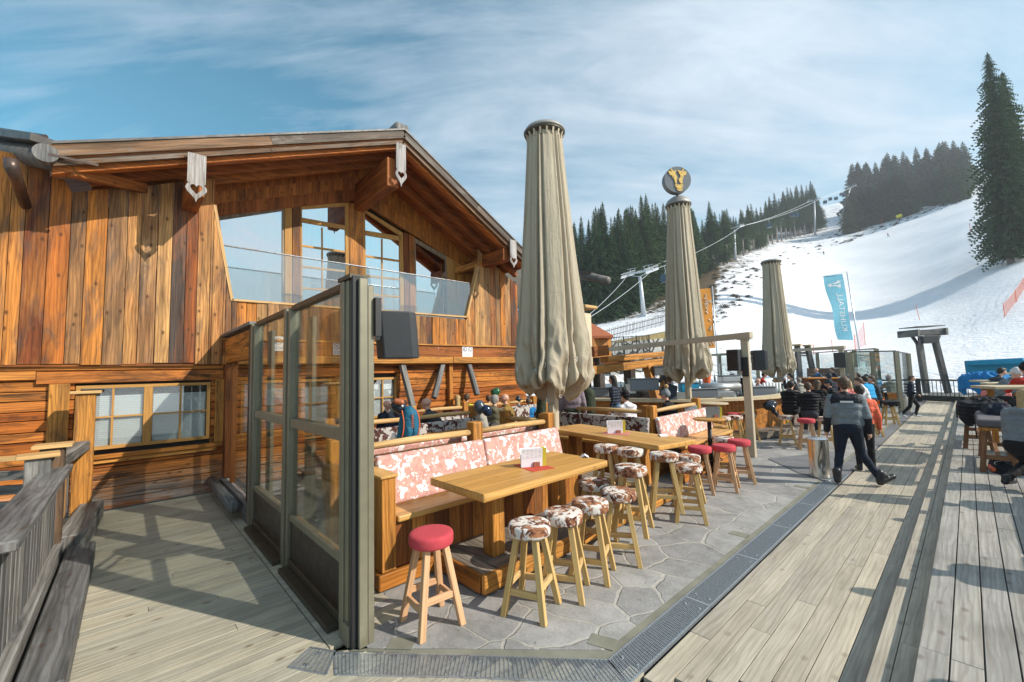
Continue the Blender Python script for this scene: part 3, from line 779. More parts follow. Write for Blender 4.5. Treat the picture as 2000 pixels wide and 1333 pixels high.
# upper cladding: individual vertical boards, recess opening cut out
def roof_under(y):  # where boards meet the eaves, at the facade plane
    return slope(y)-.40 if y > -.8 else 5.62
mb = MB()
L0, L1 = (1.18, 5.45), (1.50, 3.62)          # left diagonal of the recess (y,z)
R0, R1 = (7.62, 5.25), (7.16, 3.68)          # right diagonal
def vb(y0, y1, zb0, zb1, zt0, zt1, dx=0, r=None, X=XF):
    mb.prism([(y0, zb0), (y1-.009, zb1), (y1-.009, zt1), (y0, zt0)], (X-.035+dx, 0, 0), (0, 1, 0), (0, 0, 1), (.035, 0, 0), 0, r)
y = -3.4
while y < 9.15:
    wd = .15+rr()*.11; y1 = min(y+wd, 9.2); dx = (rr()-.5)*.040; r = rr()
    zb = 2.40+(rr()-.5)*.05 if y < 1.36 else 2.86
    def part(a, b_, zb_, za, zc):
        if b_-a > .01: vb(a, b_, zb_, zb_, za, zc, dx, r)
    cuts = sorted({y, y1, *[c for c in (1.18, 1.36, 1.50, 7.16, 7.62, 4.65) if y < c < y1]})
    for a, b_ in zip(cuts[:-1], cuts[1:]):
        m_ = (a+b_)/2; zb_ = 2.40+(r-.5)*.05 if m_ < 1.36 else 2.86
        if m_ < 1.18 or m_ > 7.62: part(a, b_, zb_, roof_under(a), roof_under(b_))
        elif m_ < 1.5:
            f = lambda q: L0[1]+(L1[1]-L0[1])*(q-1.18)/.32
            part(a, b_, zb_, f(a), f(b_))
        elif m_ > 7.16:
            f = lambda q: R1[1]+(R0[1]-R1[1])*(q-7.16)/.46
            part(a, b_, zb_, f(a), f(b_))
        else: part(a, b_, zb_, 3.62, 3.62)
    y = y1
mb.build('upper_cladding', 'facade', ch)
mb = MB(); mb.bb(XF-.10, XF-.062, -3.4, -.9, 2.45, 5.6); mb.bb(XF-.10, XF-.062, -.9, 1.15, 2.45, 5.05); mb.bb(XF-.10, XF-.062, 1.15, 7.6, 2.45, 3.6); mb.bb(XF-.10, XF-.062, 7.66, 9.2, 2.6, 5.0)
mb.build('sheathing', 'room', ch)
mb = MB(); mb.bb(XF-.14, XF-.02, -3.4, 1.36, 2.36, 2.42); mb.build('shadow_board', 'redwood', ch)
# lean slanted trims of the opening
for (a, b_) in ((L0, L1), (R0, R1)):
    mb = MB(); mb.beam((XF-.05, a[0], a[1]), (XF-.05, b_[0], b_[1]), .15, .05, (0, 1, 0)); mb.build('opening_trim', 'pale', ch)
mb = MB(); mb.beam((XF-.04, 1.5, 3.635), (XF-.04, 7.16, 3.695), .13, .04); mb.build('balcony_sill', 'pale', ch)
# band of boards and beam above the terrace
mb = MB(); mb.bb(XF-.03, XF+.05, 1.36, 9.25, 2.55, 2.84); mb.build('fascia_board', 'redwood', ch)
mb = MB(); mb.bb(XF-.05, XF+.09, 1.36, 9.25, 2.845, 2.885); mb.build('fascia_cap', 'bench', ch, bevel=.004)
mb = MB(); y = 1.36
for b_ in (3.9, 6.6, 9.25): mb.bb(XF-.30, XF+.13, y, b_-.01, 2.37, 2.546); y = b_
mb.build('terrace_beam', 'post', ch, bevel=.012)
mb = MB()
for i in range(9): mb.tube([(XF+.07, 1.9+i*.85, 2.80), (XF+.07, 1.9+i*.85, 2.74)], .006, 6)
mb.build('hook_row', 'steel', ch)
# grey diagonal props under the beam
for px_, y0_, px2, y2_ in ((785, 712, 808, 805), (864, 712, 848, 778), (915, 712, 932, 772)):
    a = W(px_, y0_, XF+.0); b_ = W(px2, y2_, XF+.35); mb = MB(); mb.beam(a, (b_[0], b_[1], max(b_[2], 1.2)), .13, .13, (0, 1, 0)); mb.build('diagonal_prop', 'greywood', ch, bevel=.01)
mb = MB(); p = W(880, 750, XW+.08); mb.bb(XW, XW+.12, p[1]-.06, p[1]+.06, .2, 2.36); mb.build('wall_post', 'bench', ch, bevel=.008)
# ---- recess with windows
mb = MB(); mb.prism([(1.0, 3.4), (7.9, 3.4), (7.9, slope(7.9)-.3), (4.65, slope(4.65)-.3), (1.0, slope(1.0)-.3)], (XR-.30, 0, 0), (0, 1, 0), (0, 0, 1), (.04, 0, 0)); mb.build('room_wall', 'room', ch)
mb = MB(); mb.bb(XR-.3, XF-.11, 1.2, 7.6, 3.50, 3.58); mb.build('balcony_floor', 'bench', ch)
def WR(x, y, dx=0): p = W(x, y, XR+dx); return (p[1], p[2])
def quadwall(pts, name, mat, dx=0, th=.06, par=None, smooth=False):
    q = [WR(*p) for p in pts]; mb = MB(); mb.prism(q, (XR+dx-th, 0, 0), (0, 1, 0), (0, 0, 1), (th, 0, 0)); return mb.build(name, mat, par or ch, bevel=.004)
def curtain(poly, mat, par, dx=-.13):
    ys = [p[0] for p in poly]; y0, y1 = min(ys), max(ys)
    def span(yq):
        zs = []
        for i in range(len(poly)):
            (a, b_), (c, d) = poly[i], poly[(i+1) % len(poly)]
            if (a-yq)*(c-yq) <= 0 and abs(a-c) > 1e-6: zs.append(b_+(d-b_)*(yq-a)/(c-a))
        return (min(zs), max(zs)) if len(zs) >= 2 else None
    mb = MB(); n = int((y1-y0)/.012); vs = []; 
    for i in range(n+1):
        yq = y0+.003+(y1-y0-.006)*i/n; sp_ = span(yq)
        if sp_ is None: sp_ = (poly[0][1], poly[0][1]+.01)
        wob = .02*math.sin(yq*46+1.3*math.sin(yq*9))+.008*math.sin(yq*111)
        vs += [(XR+dx+wob, yq, sp_[0]+.01), (XR+dx+wob*.6, yq, sp_[1]-.01)]
    mb.add(vs, [(2*i, 2*i+2, 2*i+3, 2*i+1) for i in range(n)], [[(0, 0)]*4]*n); return mb.build('curtain', mat, par, smooth=True)
def pane_poly(pts, name='pane', par=None, dx=-.03):
    q = [WR(*p) for p in pts]; mb = MB(); mb.prism(q, (XR+dx, 0, 0), (0, 1, 0), (0, 0, 1), (.004, 0, 0)); return mb.build(name, 'window_glass', par), q
def frame_poly(outer, inner, mat, par=None, name='window', dx=0, th=.05):
    o_, i_ = [WR(*p) for p in outer], [WR(*p) for p in inner]; mb = MB(); n = len(o_)
    for k in range(n):
        j = (k+1) % n; mb.prism([o_[k], o_[j], i_[j], i_[k]], (XR+dx-th, 0, 0), (0, 1, 0), (0, 0, 1), (th, 0, 0))
    return mb.build(name, mat, par or ch)
# left big window
f = frame_poly([(424, 424), (556, 405), (556, 606), (447, 596)], [(429, 430), (551, 412), (551, 601), (451, 590)], 'frame_dull')
_, q = pane_poly([(428, 429), (552, 411), (552, 602), (450, 591)], par=f); curtain(q, 'curtain', f)
# posts
for pts, mt_ in (([(556, 405), (570, 403), (570, 610), (556, 608)], 'frame_yellow'), ([(571, 403), (587, 402), (587, 612), (571, 610)], 'cladding'),
                 ([(681, 396), (708, 402), (711, 618), (683, 614)], 'cladding'), ([(788, 454), (797, 458), (800, 618), (790, 616)], 'redwood'), ([(798, 458), (809, 463), (812, 620), (801, 618)], 'cladding'),
                 ([(872, 500), (886, 508), (890, 620), (876, 622)], 'frame_yellow'), ([(886, 506), (900, 512), (906, 620), (890, 620)], 'bench'), ([(900, 505), (948, 490), (912, 640), (903, 640)], 'bench')):
    quadwall(pts, 'post', mt_, dx=.02, th=.12)
# door 1 with transom
f = frame_poly([(583, 401), (681, 396), (683, 612), (585, 604)], [(590, 409), (674, 403), (676, 604), (591, 597)], 'frame_yellow', name='balcony_door')
quadwall([(589, 425), (676, 441), (676, 449), (589, 434)], 'transom_bar', 'frame_yellow', par=f)
_, q = pane_poly([(590, 409), (674, 403), (675, 441), (590, 425)], par=f); curtain(q, 'curtain_grey', f)
quadwall([(628, 444), (631, 445), (632, 601), (629, 600)], 'glazing_bar', 'frame_yellow', dx=-.01, th=.03, par=f)
for ya, yb in ((478, 490), (519, 528), (561, 567)): quadwall([(590, ya), (674, yb), (674, yb+4), (590, ya+4)], 'glazing_bar', 'frame_yellow', dx=-.012, th=.025, par=f)
_, q = pane_poly([(590, 434), (676, 449), (676, 604), (591, 597)], par=f); curtain(q, 'curtain', f)
# door 2
f = frame_poly([(708, 406), (787, 455), (790, 612), (711, 610)], [(713, 415), (780, 460), (782, 606), (716, 604)], 'frame_yellow', name='balcony_door')
quadwall([(712, 450), (782, 462), (782, 471), (712, 459)], 'transom_bar', 'frame_yellow', par=f)
_, q = pane_poly([(712, 414), (780, 460), (712, 450)], par=f); curtain(q, 'curtain_grey', f)
quadwall([(745, 466), (748, 467), (749, 606), (746, 605)], 'glazing_bar', 'frame_yellow', dx=-.01, th=.03, par=f)
for ya, yb in ((498, 508), (537, 544), (574, 578)): quadwall([(713, ya), (781, yb), (781, yb+4), (713, ya+4)], 'glazing_bar', 'frame_yellow', dx=-.012, th=.025, par=f)
_, q = pane_poly([(713, 459), (782, 471), (782, 606), (716, 604)], par=f); curtain(q, 'curtain', f)
# right window
f = frame_poly([(808, 464), (874, 502), (880, 628), (810, 616)], [(812, 474), (870, 508), (875, 620), (814, 611)], 'frame_dull')
_, q = pane_poly([(811, 472), (871, 507), (876, 621), (813, 612)], par=f); curtain(q, 'curtain_grey', f)
# log courses over the windows, following the gable
def courses(a0, a1, b0, b1, n, mat='eaves'):
    for i in range(n):
        t0, t1 = i/n, (i+1)/n
        quadwall([(a0[0]+(b0[0]-a0[0])*t0, a0[1]+(b0[1]-a0[1])*t0), (a1[0]+(b1[0]-a1[0])*t0, a1[1]+(b1[1]-a1[1])*t0),
                  (a1[0]+(b1[0]-a1[0])*t1, a1[1]+(b1[1]-a1[1])*t1), (a0[0]+(b0[0]-a0[0])*t1, a0[1]+(b0[1]-a0[1])*t1)], 'gable_log', mat, dx=.03+.01*(i % 2), th=.15)
courses((415, 424), (700, 392), (415, 330), (700, 300), 4)
courses((700, 392), (905, 522), (700, 300), (940, 440), 4, 'bench')
mb = MB(); mb.beam((XR+.06, 7.5, 5.25), (XF, 7.75, 5.35), .2, .16); mb.build('corbel', 'bench', ch)
# ---- balcony glass balustrade
bal = thing('glass_balustrade', 'frameless glass balustrade with a bright steel rail across the chalet balcony', 'balustrade', (XF, 4.3, 3.6))
ya, yb = 1.33, 7.33
for i in range(5):
    a = ya+(yb-ya)*i/5; b_ = ya+(yb-ya)*(i+1)/5; mb = MB(); mb.bb(XF-.055, XF-.045, a+.004, b_-.004, 3.60, 4.69); mb.build('glass_panel', 'glass_rail', bal)
mb = MB(); mb.tube([(XF-.05, ya, 4.705), (XF-.05, yb, 4.70)], .017, 8); mb.build('handrail', 'steel', bal)
# ---- roof
XB = -16.0
def roofplane(y0, y1, up_, th, x0, x1, mat, name, off=0.0, **k):
    mb = MB(); z0, z1 = slope(y0)+off, slope(y1)+off; c_ = math.cos(math.atan2(z1-z0, y1-y0)); n_ = max(1, int((y1-y0)/2.1)) if 'board' in name else 1
    for i_ in range(n_):
        ya, yb = y0+(y1-y0)*i_/n_, y0+(y1-y0)*(i_+1)/n_-(.004 if i_ < n_-1 else 0); za, zb = z0+(z1-z0)*(ya-y0)/(y1-y0), z0+(z1-z0)*(yb-y0)/(y1-y0)
        mb.beam(((x0+x1)/2, ya, za-th/2/c_), ((x0+x1)/2, yb, zb-th/2/c_), abs(x1-x0), th)
    return mb.build(name, mat, ch, **k)
for y0, y1 in ((-.86, 4.65), (4.65, 8.9)):
    roofplane(y0, y1, 0, .035, XB, XV+.03, 'gutter_wood', 'roof_edge_metal')
    roofplane(y0, y1, 0, .08, XB, XV-.10, 'greywood', 'roof', -.036)
    roofplane(y0, y1, 0, .17, XV-.05, XV+.005, 'verge_old', 'verge_board', -.038, bevel=.004)
    roofplane(y0, y1, 0, .14, XV-.11, XV-.055, 'verge_old', 'verge_board', -.185, bevel=.004)
    roofplane(y0, y1, 0, .03, XV-.125, XV-.04, 'barge', 'verge_fillet', -.205)
    # soffit boards (run along y under the rafters)
    mb = MB(); x = XB+3
    while x < XV-.13:
        w_ = .16+rr()*.08; z0, z1 = slope(y0)-.16, slope(y1)-.16
        mb.prism([(y0, z0-.02), (y1, z1-.02), (y1, z1), (y0, z0)], (x, 0, 0), (0, 1, 0), (0, 0, 1), (min(w_, XV-.12-x)-.006, 0, 0), grain='x'); x += w_
    mb.build('soffit', 'eaves', ch)
    for k, (xr, hh, mt_) in enumerate(((XV-.24, .23, 'barge'), (XV-.85, .20, 'eaves'), (XV-1.42, .20, 'eaves'))):
        ye_ = y1 if y0 > 0 else y1
        ys_ = y0+.35*(k > 0)
        mb = MB(); z0, z1 = slope(ys_)-.185, slope(ye_)-.185
        mb.prism([(ys_, z0-hh), (ye_, z1-hh), (ye_, z1), (ys_, z0)], (xr-.08, 0, 0), (0, 1, 0), (0, 0, 1), (.16, 0, 0), grain='x'); mb.build('rafter', mt_, ch, bevel=.01)
# ridge purlin and side purlins
mb = MB(); mb.bb(XR-.1, XV-.14, 4.28, 4.56, 6.42, 7.10); mb.build('ridge_purlin', 'eaves', ch, bevel=.012)
mb = MB(); mb.bb(XW-1, XV-.14, .68, .92, 5.22, 5.60); mb.build('purlin', 'eaves', ch, bevel=.012)
mb = MB(); mb.bb(XW-1, XV-.14, 7.78, 8.02, 5.25, 5.60); mb.build('purlin', 'eaves', ch, bevel=.012)
mb = MB(); mb.beam(W(135, 334, XV-.2), W(280, 368, XF+.02), .16, .16); mb.build('eaves_bracket', 'eaves', ch, bevel=.01)
mb = MB(); mb.beam(W(100, 336, XF+.5), W(128, 337, XV-.55), .16, .15); mb.build('eaves_bracket', 'frame_dull', ch, bevel=.01)
mb = MB(); mb.box((XV-.35, 4.66, 7.93), (.5, .34, .2)); mb.build('ridge_cap', 'greywood', ch, bevel=.03)
# carved hanging boards with hearts
def carved(px_, ytop, ybot, wpx, label=None):
    pt = W(px_, ytop, XV+.0); pb = W(px_, ybot, XV+.0); H = pt[2]-pb[2]; wd = wpx
    L = wd/2
    out_ = [(-L, 0), (-L, -.60*H), (-L*.82, -.625*H), (-L*1.05, -.66*H), (-L*1.18, -.73*H), (-L*.95, -.80*H), (-L*.5, -.87*H), (-L*.15, -.93*H), (0, -H)]
    full = out_+[(-a, b_) for a, b_ in out_[:-1][::-1]]
    hc = -.725*H; s_ = L*.72
    heart = [(s_*.92*(16*math.sin(t)**3)/16, hc+s_*(13*math.cos(t)-5*math.cos(2*t)-2*math.cos(3*t)-math.cos(4*t))/15) for t in [2*math.pi*k/28 for k in range(28)]]
    # keyhole outline: left edge joined to the heart's lowest point
    i0 = 0; hs = heart[14:]+heart[:14]       # starts at the bottom tip
    tip = full.index((0, -H))
    loop = full[tip:]+full[:tip]+[(0, -H)]   # starts and ends at the pointed tip
    poly = loop+[(p[0]+(1e-4 if k == 0 else 0), p[1]) for k, p in enumerate(hs)]+[hs[0]]
    mb = MB(); vs = [(XV+.035, pt[1]+u, pt[2]+v) for u, v in poly]; vs2 = [(XV+.005, pt[1]+u, pt[2]+v) for u, v in poly]
    n = len(poly)
    from mathutils.geometry import tessellate_polygon
    tris = tessellate_polygon([[Vector((u, v, 0)) for u, v in full], [Vector((u, v, 0)) for u, v in heart[::-1]]])
    pts = full+heart[::-1]; P3 = [(XV+.035, pt[1]+u, pt[2]+v) for u, v in pts]+[(XV+.005, pt[1]+u, pt[2]+v) for u, v in pts]; N = len(pts)
    fs = [tuple(t) for t in tris]+[tuple(i+N for i in t[::-1]) for t in tris]; nf, nh = len(full), len(heart)
    fs += [(i, (i+1) % nf, (i+1) % nf+N, i+N) for i in range(nf)]; fs += [(nf+i, nf+(i+1) % nh, nf+(i+1) % nh+N, nf+i+N) for i in range(nh)]
    mb.add(P3, fs, [[(P3[i][1], P3[i][2]) for i in f] for f in fs]); o = mb.build('carved_board', 'carved', ch)
    return o
carved(385, 303, 397, .25); carved(782, 282, 366, .24)
carved(1001, 470, 524, .24)
# ---- prohibition signs on the fascia
def sign(px_, py_, label, X=XF+.055):
    c = W(px_, py_, X); t_ = thing('notice_sign', label, 'sign', c, 'small white notice signs along the beam')
    mb = MB(); mb.box(c, (.006, .36, .30)); mb.build('plate', 'paper', t_)
    mb = MB(); x = c[0]+.006
    for dy in (-.09, .09):
        cy, cz = c[1]+dy, c[2]+.05
        mb.tube([(x, cy+.062*math.cos(a), cz+.062*math.sin(a)) for a in [R(20*k) for k in range(19)]], .0045, 5)
        mb.beam((x, cy-.044, cz+.044), (x, cy+.044, cz-.044), .002, .007, (0, 1, 0)); mb.beam((x, cy, cz-.03), (x, cy-.01, cz+.02), .002, .016, (0, 1, 0))
    for k, L in enumerate((.28, .30)):
        for j in range(7): mb.box((x, c[1]-L/2+(j+.5)*L/7, c[2]-.07-.035*k), (.002, L/7-.012, .009))
    mb.build('pictogram', 'ink', t_)
sign(553, 672, 'white notice with two crossed-out circles seen through the left screen pane')
sign(666, 681, 'white notice with two crossed-out circles just left of the big screen post')
sign(913, 687, 'white notice with two crossed-out circles between the loudspeaker and the near parasol')
# ---- neighbouring roof edge, gutters, downpipe on the left
nb = thing('neighbour_roof', 'edge of a lower roof with grey gutter and pipe rails entering at top left', 'roof', (XV-.3, -2.5, 5))
a = D(-80, 268, 8.6); b_ = W(108, 298, XV-.15)
mb = MB(); mb.beam(a+(0, 0, .12), b_+(0, 0, .12), .5, .1); mb.build('roof_board', 'gutter_wood', nb)
mb = MB(); mb.tube([a+(0, 0, -.17), b_+(0, 0, -.10)], .17, 16); mb.build('gutter', 'gutter_wood', nb, smooth=True)
mb = MB(); c = W(90, 302, XV-.05); mb.tube([c+(-.06, 0, 0), c+(.06, 0, 0)], .13, 20); mb.build('gutter_end', 'pale_end', nb) if False else mb.build('gutter_end', 'greywood', nb)
for k in (0, 1):
    mb = MB(); o_ = np.array([0, 0, .30+.05*k]); mb.tube([a+o_+(-.25*k, 0, 0), b_+o_-(0.25*k, 0.1, 0.10)], .028, 8); mb.build('snow_rail', 'gutter', nb)
mb = MB(); mb.box(W(145, 313, XV-.0), (.03, .5, .035)); mb.build('gutter_strap', 'gutter', nb)
p0 = W(22, 312, XV-.1); p1 = W(30, 345, XV-.2); p2 = W(50, 402, XF+.1)
mb = MB(); mb.tube([p0, p0+(0, .01, -.12), p1, p2], [.075, .08, .07, .065], 14); mb.build('downpipe', 'gutter', nb, smooth=True)
# ---- window of next building piece right of the chalet: gutter + chimney + copper roof
an = thing('annex_roof', 'dark gutter and roof edge jutting out right of the near parasol', 'roof', D(1150, 545, 16))
p0, p1 = D(1100, 530, 17), D(1188, 549, 15.2)
mb = MB(); mb.tube([p0, p1], .15, 12); mb.build('gutter', 'gutter_wood', an, smooth=True)
mb = MB(); mb.beam(D(1060, 520, 17.4), D(1160, 538, 15.9), .5, .16); mb.build('roof_board', 'gutter', an)
cm_ = thing('pale_chimney', 'pale timber chimney box with a flat capping behind the near parasol', 'chimney', D(1140, 640, 17))
c = D(1138, 640, 17); mb = MB(); mb.box(c+(0, 0, -.6), (.5, .5, 2.3)); mb.build('shaft', 'plaster', cm_)
mb = MB(); c = D(1140, 602, 17); mb.box(c, (.8, .8, .12)); mb.build('cap', 'pale', cm_, bevel=.02)
cr = thing('copper_roof', 'small orange copper-coloured pyramid roof behind the parasol', 'roof', D(1160, 660, 19))
c = D(1150, 660, 19); mb = MB(); mb.lathe([(1.3, -.1), (1.3, .0), (.02, .75)], c, 4); mb.build('roof_sheet', 'copper', cr); mb = MB(); mb.box(c+(0, 0, -.8), (1.4, 1.4, 1.4)); mb.build('wall', 'post', cr)
# ---- small glazed porch box between screens and chalet wall
pb = thing('glazed_windbreak', 'dark weathered timber porch frame with glass between the screens and the chalet wall', 'windbreak', (-8.4, 1.45, 0))
mb = MB(); mb.bb(-7.42, -7.26, 1.38, 1.54, .28, 2.9); mb.build('post', 'darkwood', pb, bevel=.01)
mb = MB(); mb.bb(-9.62, -9.42, 1.40, 1.54, .28, 2.40); mb.build('post', 'redwood', pb, bevel=.01)
mb = MB(); mb.bb(-8.98, -8.92, 1.42, 1.50, .28, 2.4); mb.build('post', 'redwood', pb)
mb = MB(); mb.bb(-9.60, -7.43, 1.40, 1.52, 2.40, 2.86); mb.build('header', 'logs', pb, bevel=.01)
mb = MB(); mb.bb(-9.7, -7.22, 1.34, 1.58, 2.90, 2.95); mb.build('cap_board', 'greywood', pb, bevel=.005)
mb = MB(); mb.bb(-9.6, -7.2, 1.36, 1.6, 0, .27); mb.build('plinth', 'greywood', pb, bevel=.01)
mb = MB(); mb.tube([(-9.7, 1.25, .22), (-7.5, 1.25, .20)], .085, 10); mb.build('kicker_log', 'greywood', pb, smooth=True)
mb = MB(); mb.bb(-9.42, -7.42, 1.455, 1.463, .30, 2.4); mb.build('glass_pane', 'glass_rail', pb)
# ---- glass wind screens
def screen_post(x, y, z1, w_, label=None, par=None):
    mb = MB(); mb.bb(x-w_/2, x+w_/2, y-.055, y+.055, 0, z1); return mb.build('post', 'alu', par, bevel=.004)
scn = thing('glass_wind_screen', 'tall two-bay glass wind screen in an olive-beige metal frame dividing deck and terrace', 'wind screen', (-5.3, 1.42, 0))
Y0 = 1.42; H0 = 2.92
for x, w_ in ((-7.12, .10), (-7.00, .06), (-5.36, .10), (-5.24, .06), (-3.66, .07)):
    mb = MB(); mb.bb(x-w_/2, x+w_/2, Y0-.05-(w_ > .08)*.015, Y0+.05, 0, H0-.02); mb.build('post', 'alu', scn, bevel=.004)
for a, b_ in ((-6.96, -5.42), (-5.20, -3.70)):
    for z, h in ((H0-.03, .06), (1.59, .10), (.56, .07)):
        mb = MB(); mb.bb(a, b_, Y0-.035, Y0+.035, z-h/2, z+h/2); mb.build('rail', 'alu_dark' if z > 2 else 'alu', scn, bevel=.004)
    mb = MB(); mb.bb(a, b_, Y0-.045, Y0+.045, .0, .12); mb.bb(a, b_, Y0-.14, Y0-.046, .0, .05); mb.build('base_rail', 'alu_dark', scn, bevel=.004)
    mb = MB(); mb.bb(a, b_, Y0-.02, Y0+.02, .12, .525); mb.build('kick_panel', 'panel_brown', scn)
    mb = MB(); mb.bb(a, b_, Y0-.03, Y0+.03, .526, .545); mb.build('copper_trim', 'copper', scn)
    mb = MB(); mb.bb(a, b_, Y0-.005, Y0+.003, .6, 1.54); mb.build('lower_glass', 'glass', scn)
    mb = MB(); mb.bb(a, b_, Y0+.01, Y0+.018, 1.64, H0-.06); mb.build('upper_glass', 'glass', scn)
    # second (telescopic) frame behind, seen through the glass
    mb = MB(); mb.bb(a+.06, a+.30, Y0+.10, Y0+.14, .0, H0-.15); mb.build('rear_post', 'alu', scn)
# the big end post: bundle of profiles with a rubber seal
px0 = -3.62
for (a, b_, c, d, mt_) in ((px0+.02, px0+.10, Y0-.085, Y0+.05, 'alu'), (px0+.105, px0+.165, Y0-.07, Y0+.05, 'alu'), (px0+.17, px0+.225, Y0-.055, Y0+.045, 'alu'), (px0+.228, px0+.262, Y0-.075, Y0+.02, 'rubber'), (px0+.266, px0+.30, Y0-.03, Y0+.04, 'alu')):
    mb = MB(); mb.bb(a, b_, c, d, 0, H0 if mt_ == 'rubber' else H0-.02); mb.build('seal' if mt_ == 'rubber' else 'end_profile', mt_, scn, bevel=.006)
mb = MB(); mb.bb(px0+.20, px0+.285, Y0+.045, Y0+.10, 0, H0-.07); mb.build('end_profile', 'alu', scn, bevel=.006)
mb = MB(); mb.bb(px0-.02, px0+.25, Y0-.09, Y0+.06, H0-.018, H0+.015); mb.build('post_cap', 'alu_dark', scn)
mb = MB(); mb.bb(px0+.105, px0+.225, Y0-.092, Y0+.06, 0, .16); mb.build('foot_shoe', 'alu', scn, bevel=.006)
# ---- loudspeaker on the big post
def speaker(name, label, c, wdt, dep, hgt, rz, tilt=0.0, arm=None):
    t_ = thing(name, label, 'loudspeaker', c); 
    a, b_ = math.cos(rz), math.sin(rz); f = np.array([a, b_, 0]); s_ = np.array([-b_, a, 0]); c = np.array(c, float)
    u = np.array([0, 0, 1.])+f*tilt; u /= np.linalg.norm(u)
    pr = [(-dep/2, -wdt*.28), (dep*.28, -wdt/2), (dep/2, -wdt*.46), (dep/2, wdt*.46), (dep*.28, wdt/2), (-dep/2, wdt*.28)]
    mb = MB(); mb.prism(pr, c-u*hgt/2, f, s_, u*hgt); mb.build('cabinet', 'plastic_black', t_, bevel=.012, seg=2)
    mb = MB(); mb.obox(c+f*(dep/2+.004), s_*wdt*.42, u*hgt*.46, f*.003); mb.build('grille', 'black', t_)
    mb = MB(); q = c-f*(dep/2+.01); mb.obox(q+u*hgt*.05, s_*wdt*.14, u*hgt*.16, f*.012); mb.build('connector_panel', 'greyplastic', t_)
    if arm is not None:
        mb = MB(); arm = np.array(arm, float)
        for k in (-.06, .06): mb.beam(q+u*(hgt*.22+k), arm+(0, 0, k), .03, .02)
        mb.beam(arm+(0, 0, -.16), arm+(0, 0, .16), .05, .05, (0, 1, 0)); mb.build('bracket', 'black', t_)
    return t_
speaker('loudspeaker', 'big black loudspeaker bracketed to the tall screen post, facing away to the terrace', D(772, 656, 4.15), .30, .34, .46, R(88), -.08, (px0+.30, Y0+.12, D(772, 656, 4.15)[2]+.10))
# ---- left railing with stair (foreground)
rl = thing('timber_railing', 'weathered grey timber railing with pale-capped posts at the left foreground', 'railing', (-6.9, -.5, 0))
def rpost(p, w_, h, cap=True, mat='greywood', rz=0, z0=0.0):
    mb = MB(); mb.box((p[0], p[1], z0+(h-z0)/2), (w_, w_, h-z0), rz); mb.build('post', mat, rl, bevel=.01)
    if cap: mb = MB(); mb.box((p[0], p[1], h+.022), (w_+.09, w_+.12, .042), rz); mb.build('post_cap', 'pale', rl, bevel=.006)
rpost((-6.92, -.66), .20, 1.30, rz=.1); rpost((-7.25, -.58), .20, 1.36, mat='darkpost'); rpost((-9.15, -.42), .22, 1.93, mat='post'); 
# top rail running toward the lower left of the frame
a = np.array([*G(112, 917, 1.1)[:2], 1.1]); b_ = np.array([*G(0, 1050, 1.1)[:2], 1.1]); b_ = a+(b_-a)/np.linalg.norm(b_-a)*3.2; dd = (b_-a)/np.linalg.norm(b_-a); nn = np.array([-dd[1], dd[0], 0])
mb = MB(); mb.beam(a-dd*.1, b_, .24, .07); mb.build('hand_rail', 'greywood', rl, bevel=.01)
mb = MB(); mb.beam(a+(0, 0, -.93), b_+(0, 0, -.93), .16, .22); mb.build('kick_board', 'greywood', rl, bevel=.01)
mb = MB(); mb.beam(a+nn*.23+(0, 0, -1.0), b_+nn*.23+(0, 0, -1.0), .24, .20); mb.build('step_beam', 'greywood', rl, bevel=.012)
L = np.linalg.norm(b_-a); n = int(L/.155)
for i in range(n):
    p = a+dd*(.08+i*L/n); mb = MB(); mb.obox((p[0], p[1], .58), dd*.062, nn*.014, (0, 0, .50)); mb.build('slat', 'greywood', rl, bevel=.003)
# rail from the middle post back to the wall post, and slats
mb = MB(); mb.beam((-7.3, -.58, 1.16), (-9.1, -.42, 1.16), .15, .14); mb.build('hand_rail', 'greywood', rl, bevel=.01)
mb = MB(); mb.beam((-7.3, -.42, .18), (-9.1, -.30, .18), .26, .26); mb.build('step_beam', 'greywood', rl, bevel=.012)
for i in range(9):
    x = -7.5-i*.18; mb = MB(); mb.obox((x, -.56, .68), (.055, 0, 0), (0, .012, 0), (0, 0, .42)); mb.build('slat', 'greywood' if i % 3 else 'bench', rl)
for z in (1.06, .90, .72, .55):  # horizontal bars toward the left frame edge
    mb = MB(); mb.beam((-7.4, -.72, z), (-8.4, -2.4, z), .05, .10); mb.build('cross_bar', 'greywood', rl)
mb = MB(); mb.beam((-8.5, -.6, 1.12), (-9.4, -2.6, 1.12), .16, .05); mb.build('hand_rail', 'pale', rl)
# ------------------------------------------------------------------ raised platform, booths, tables
pf = thing('timber_platform', 'low timber platform with weathered boards and an orange edge beam carrying the near tables', 'platform', (-3.5, 4.5, 0))
mb = MB(); y = 2.72
while y < 6.6:
    wd = .13+rr()*.03; mb.bb(-9.6, -3.42, y, min(y+wd, 6.62)-.005, .165, .197); y += wd
mb.bb(-3.405, -3.245, 2.74, 6.62, .165, .198)
mb.bb(-3.97, -3.25, 2.56, 2.715, .165, .1975)
mb.build('floor_board', 'platform', pf, bevel=.003)
mb = MB(); mb.beam((-3.225, 2.53, .11), (-3.34, 6.62, .11), .05, .175); mb.build('edge_beam', 'bench', pf, bevel=.008)
mb = MB(); mb.bb(-3.97, -3.262, 2.515, 2.558, .022, .197); mb.build('edge_beam', 'bench', pf, bevel=.008)
mb = MB(); mb.bb(-9.5, -3.42, 2.75, 6.5, 0, .16); mb.build('substructure', 'room', pf)

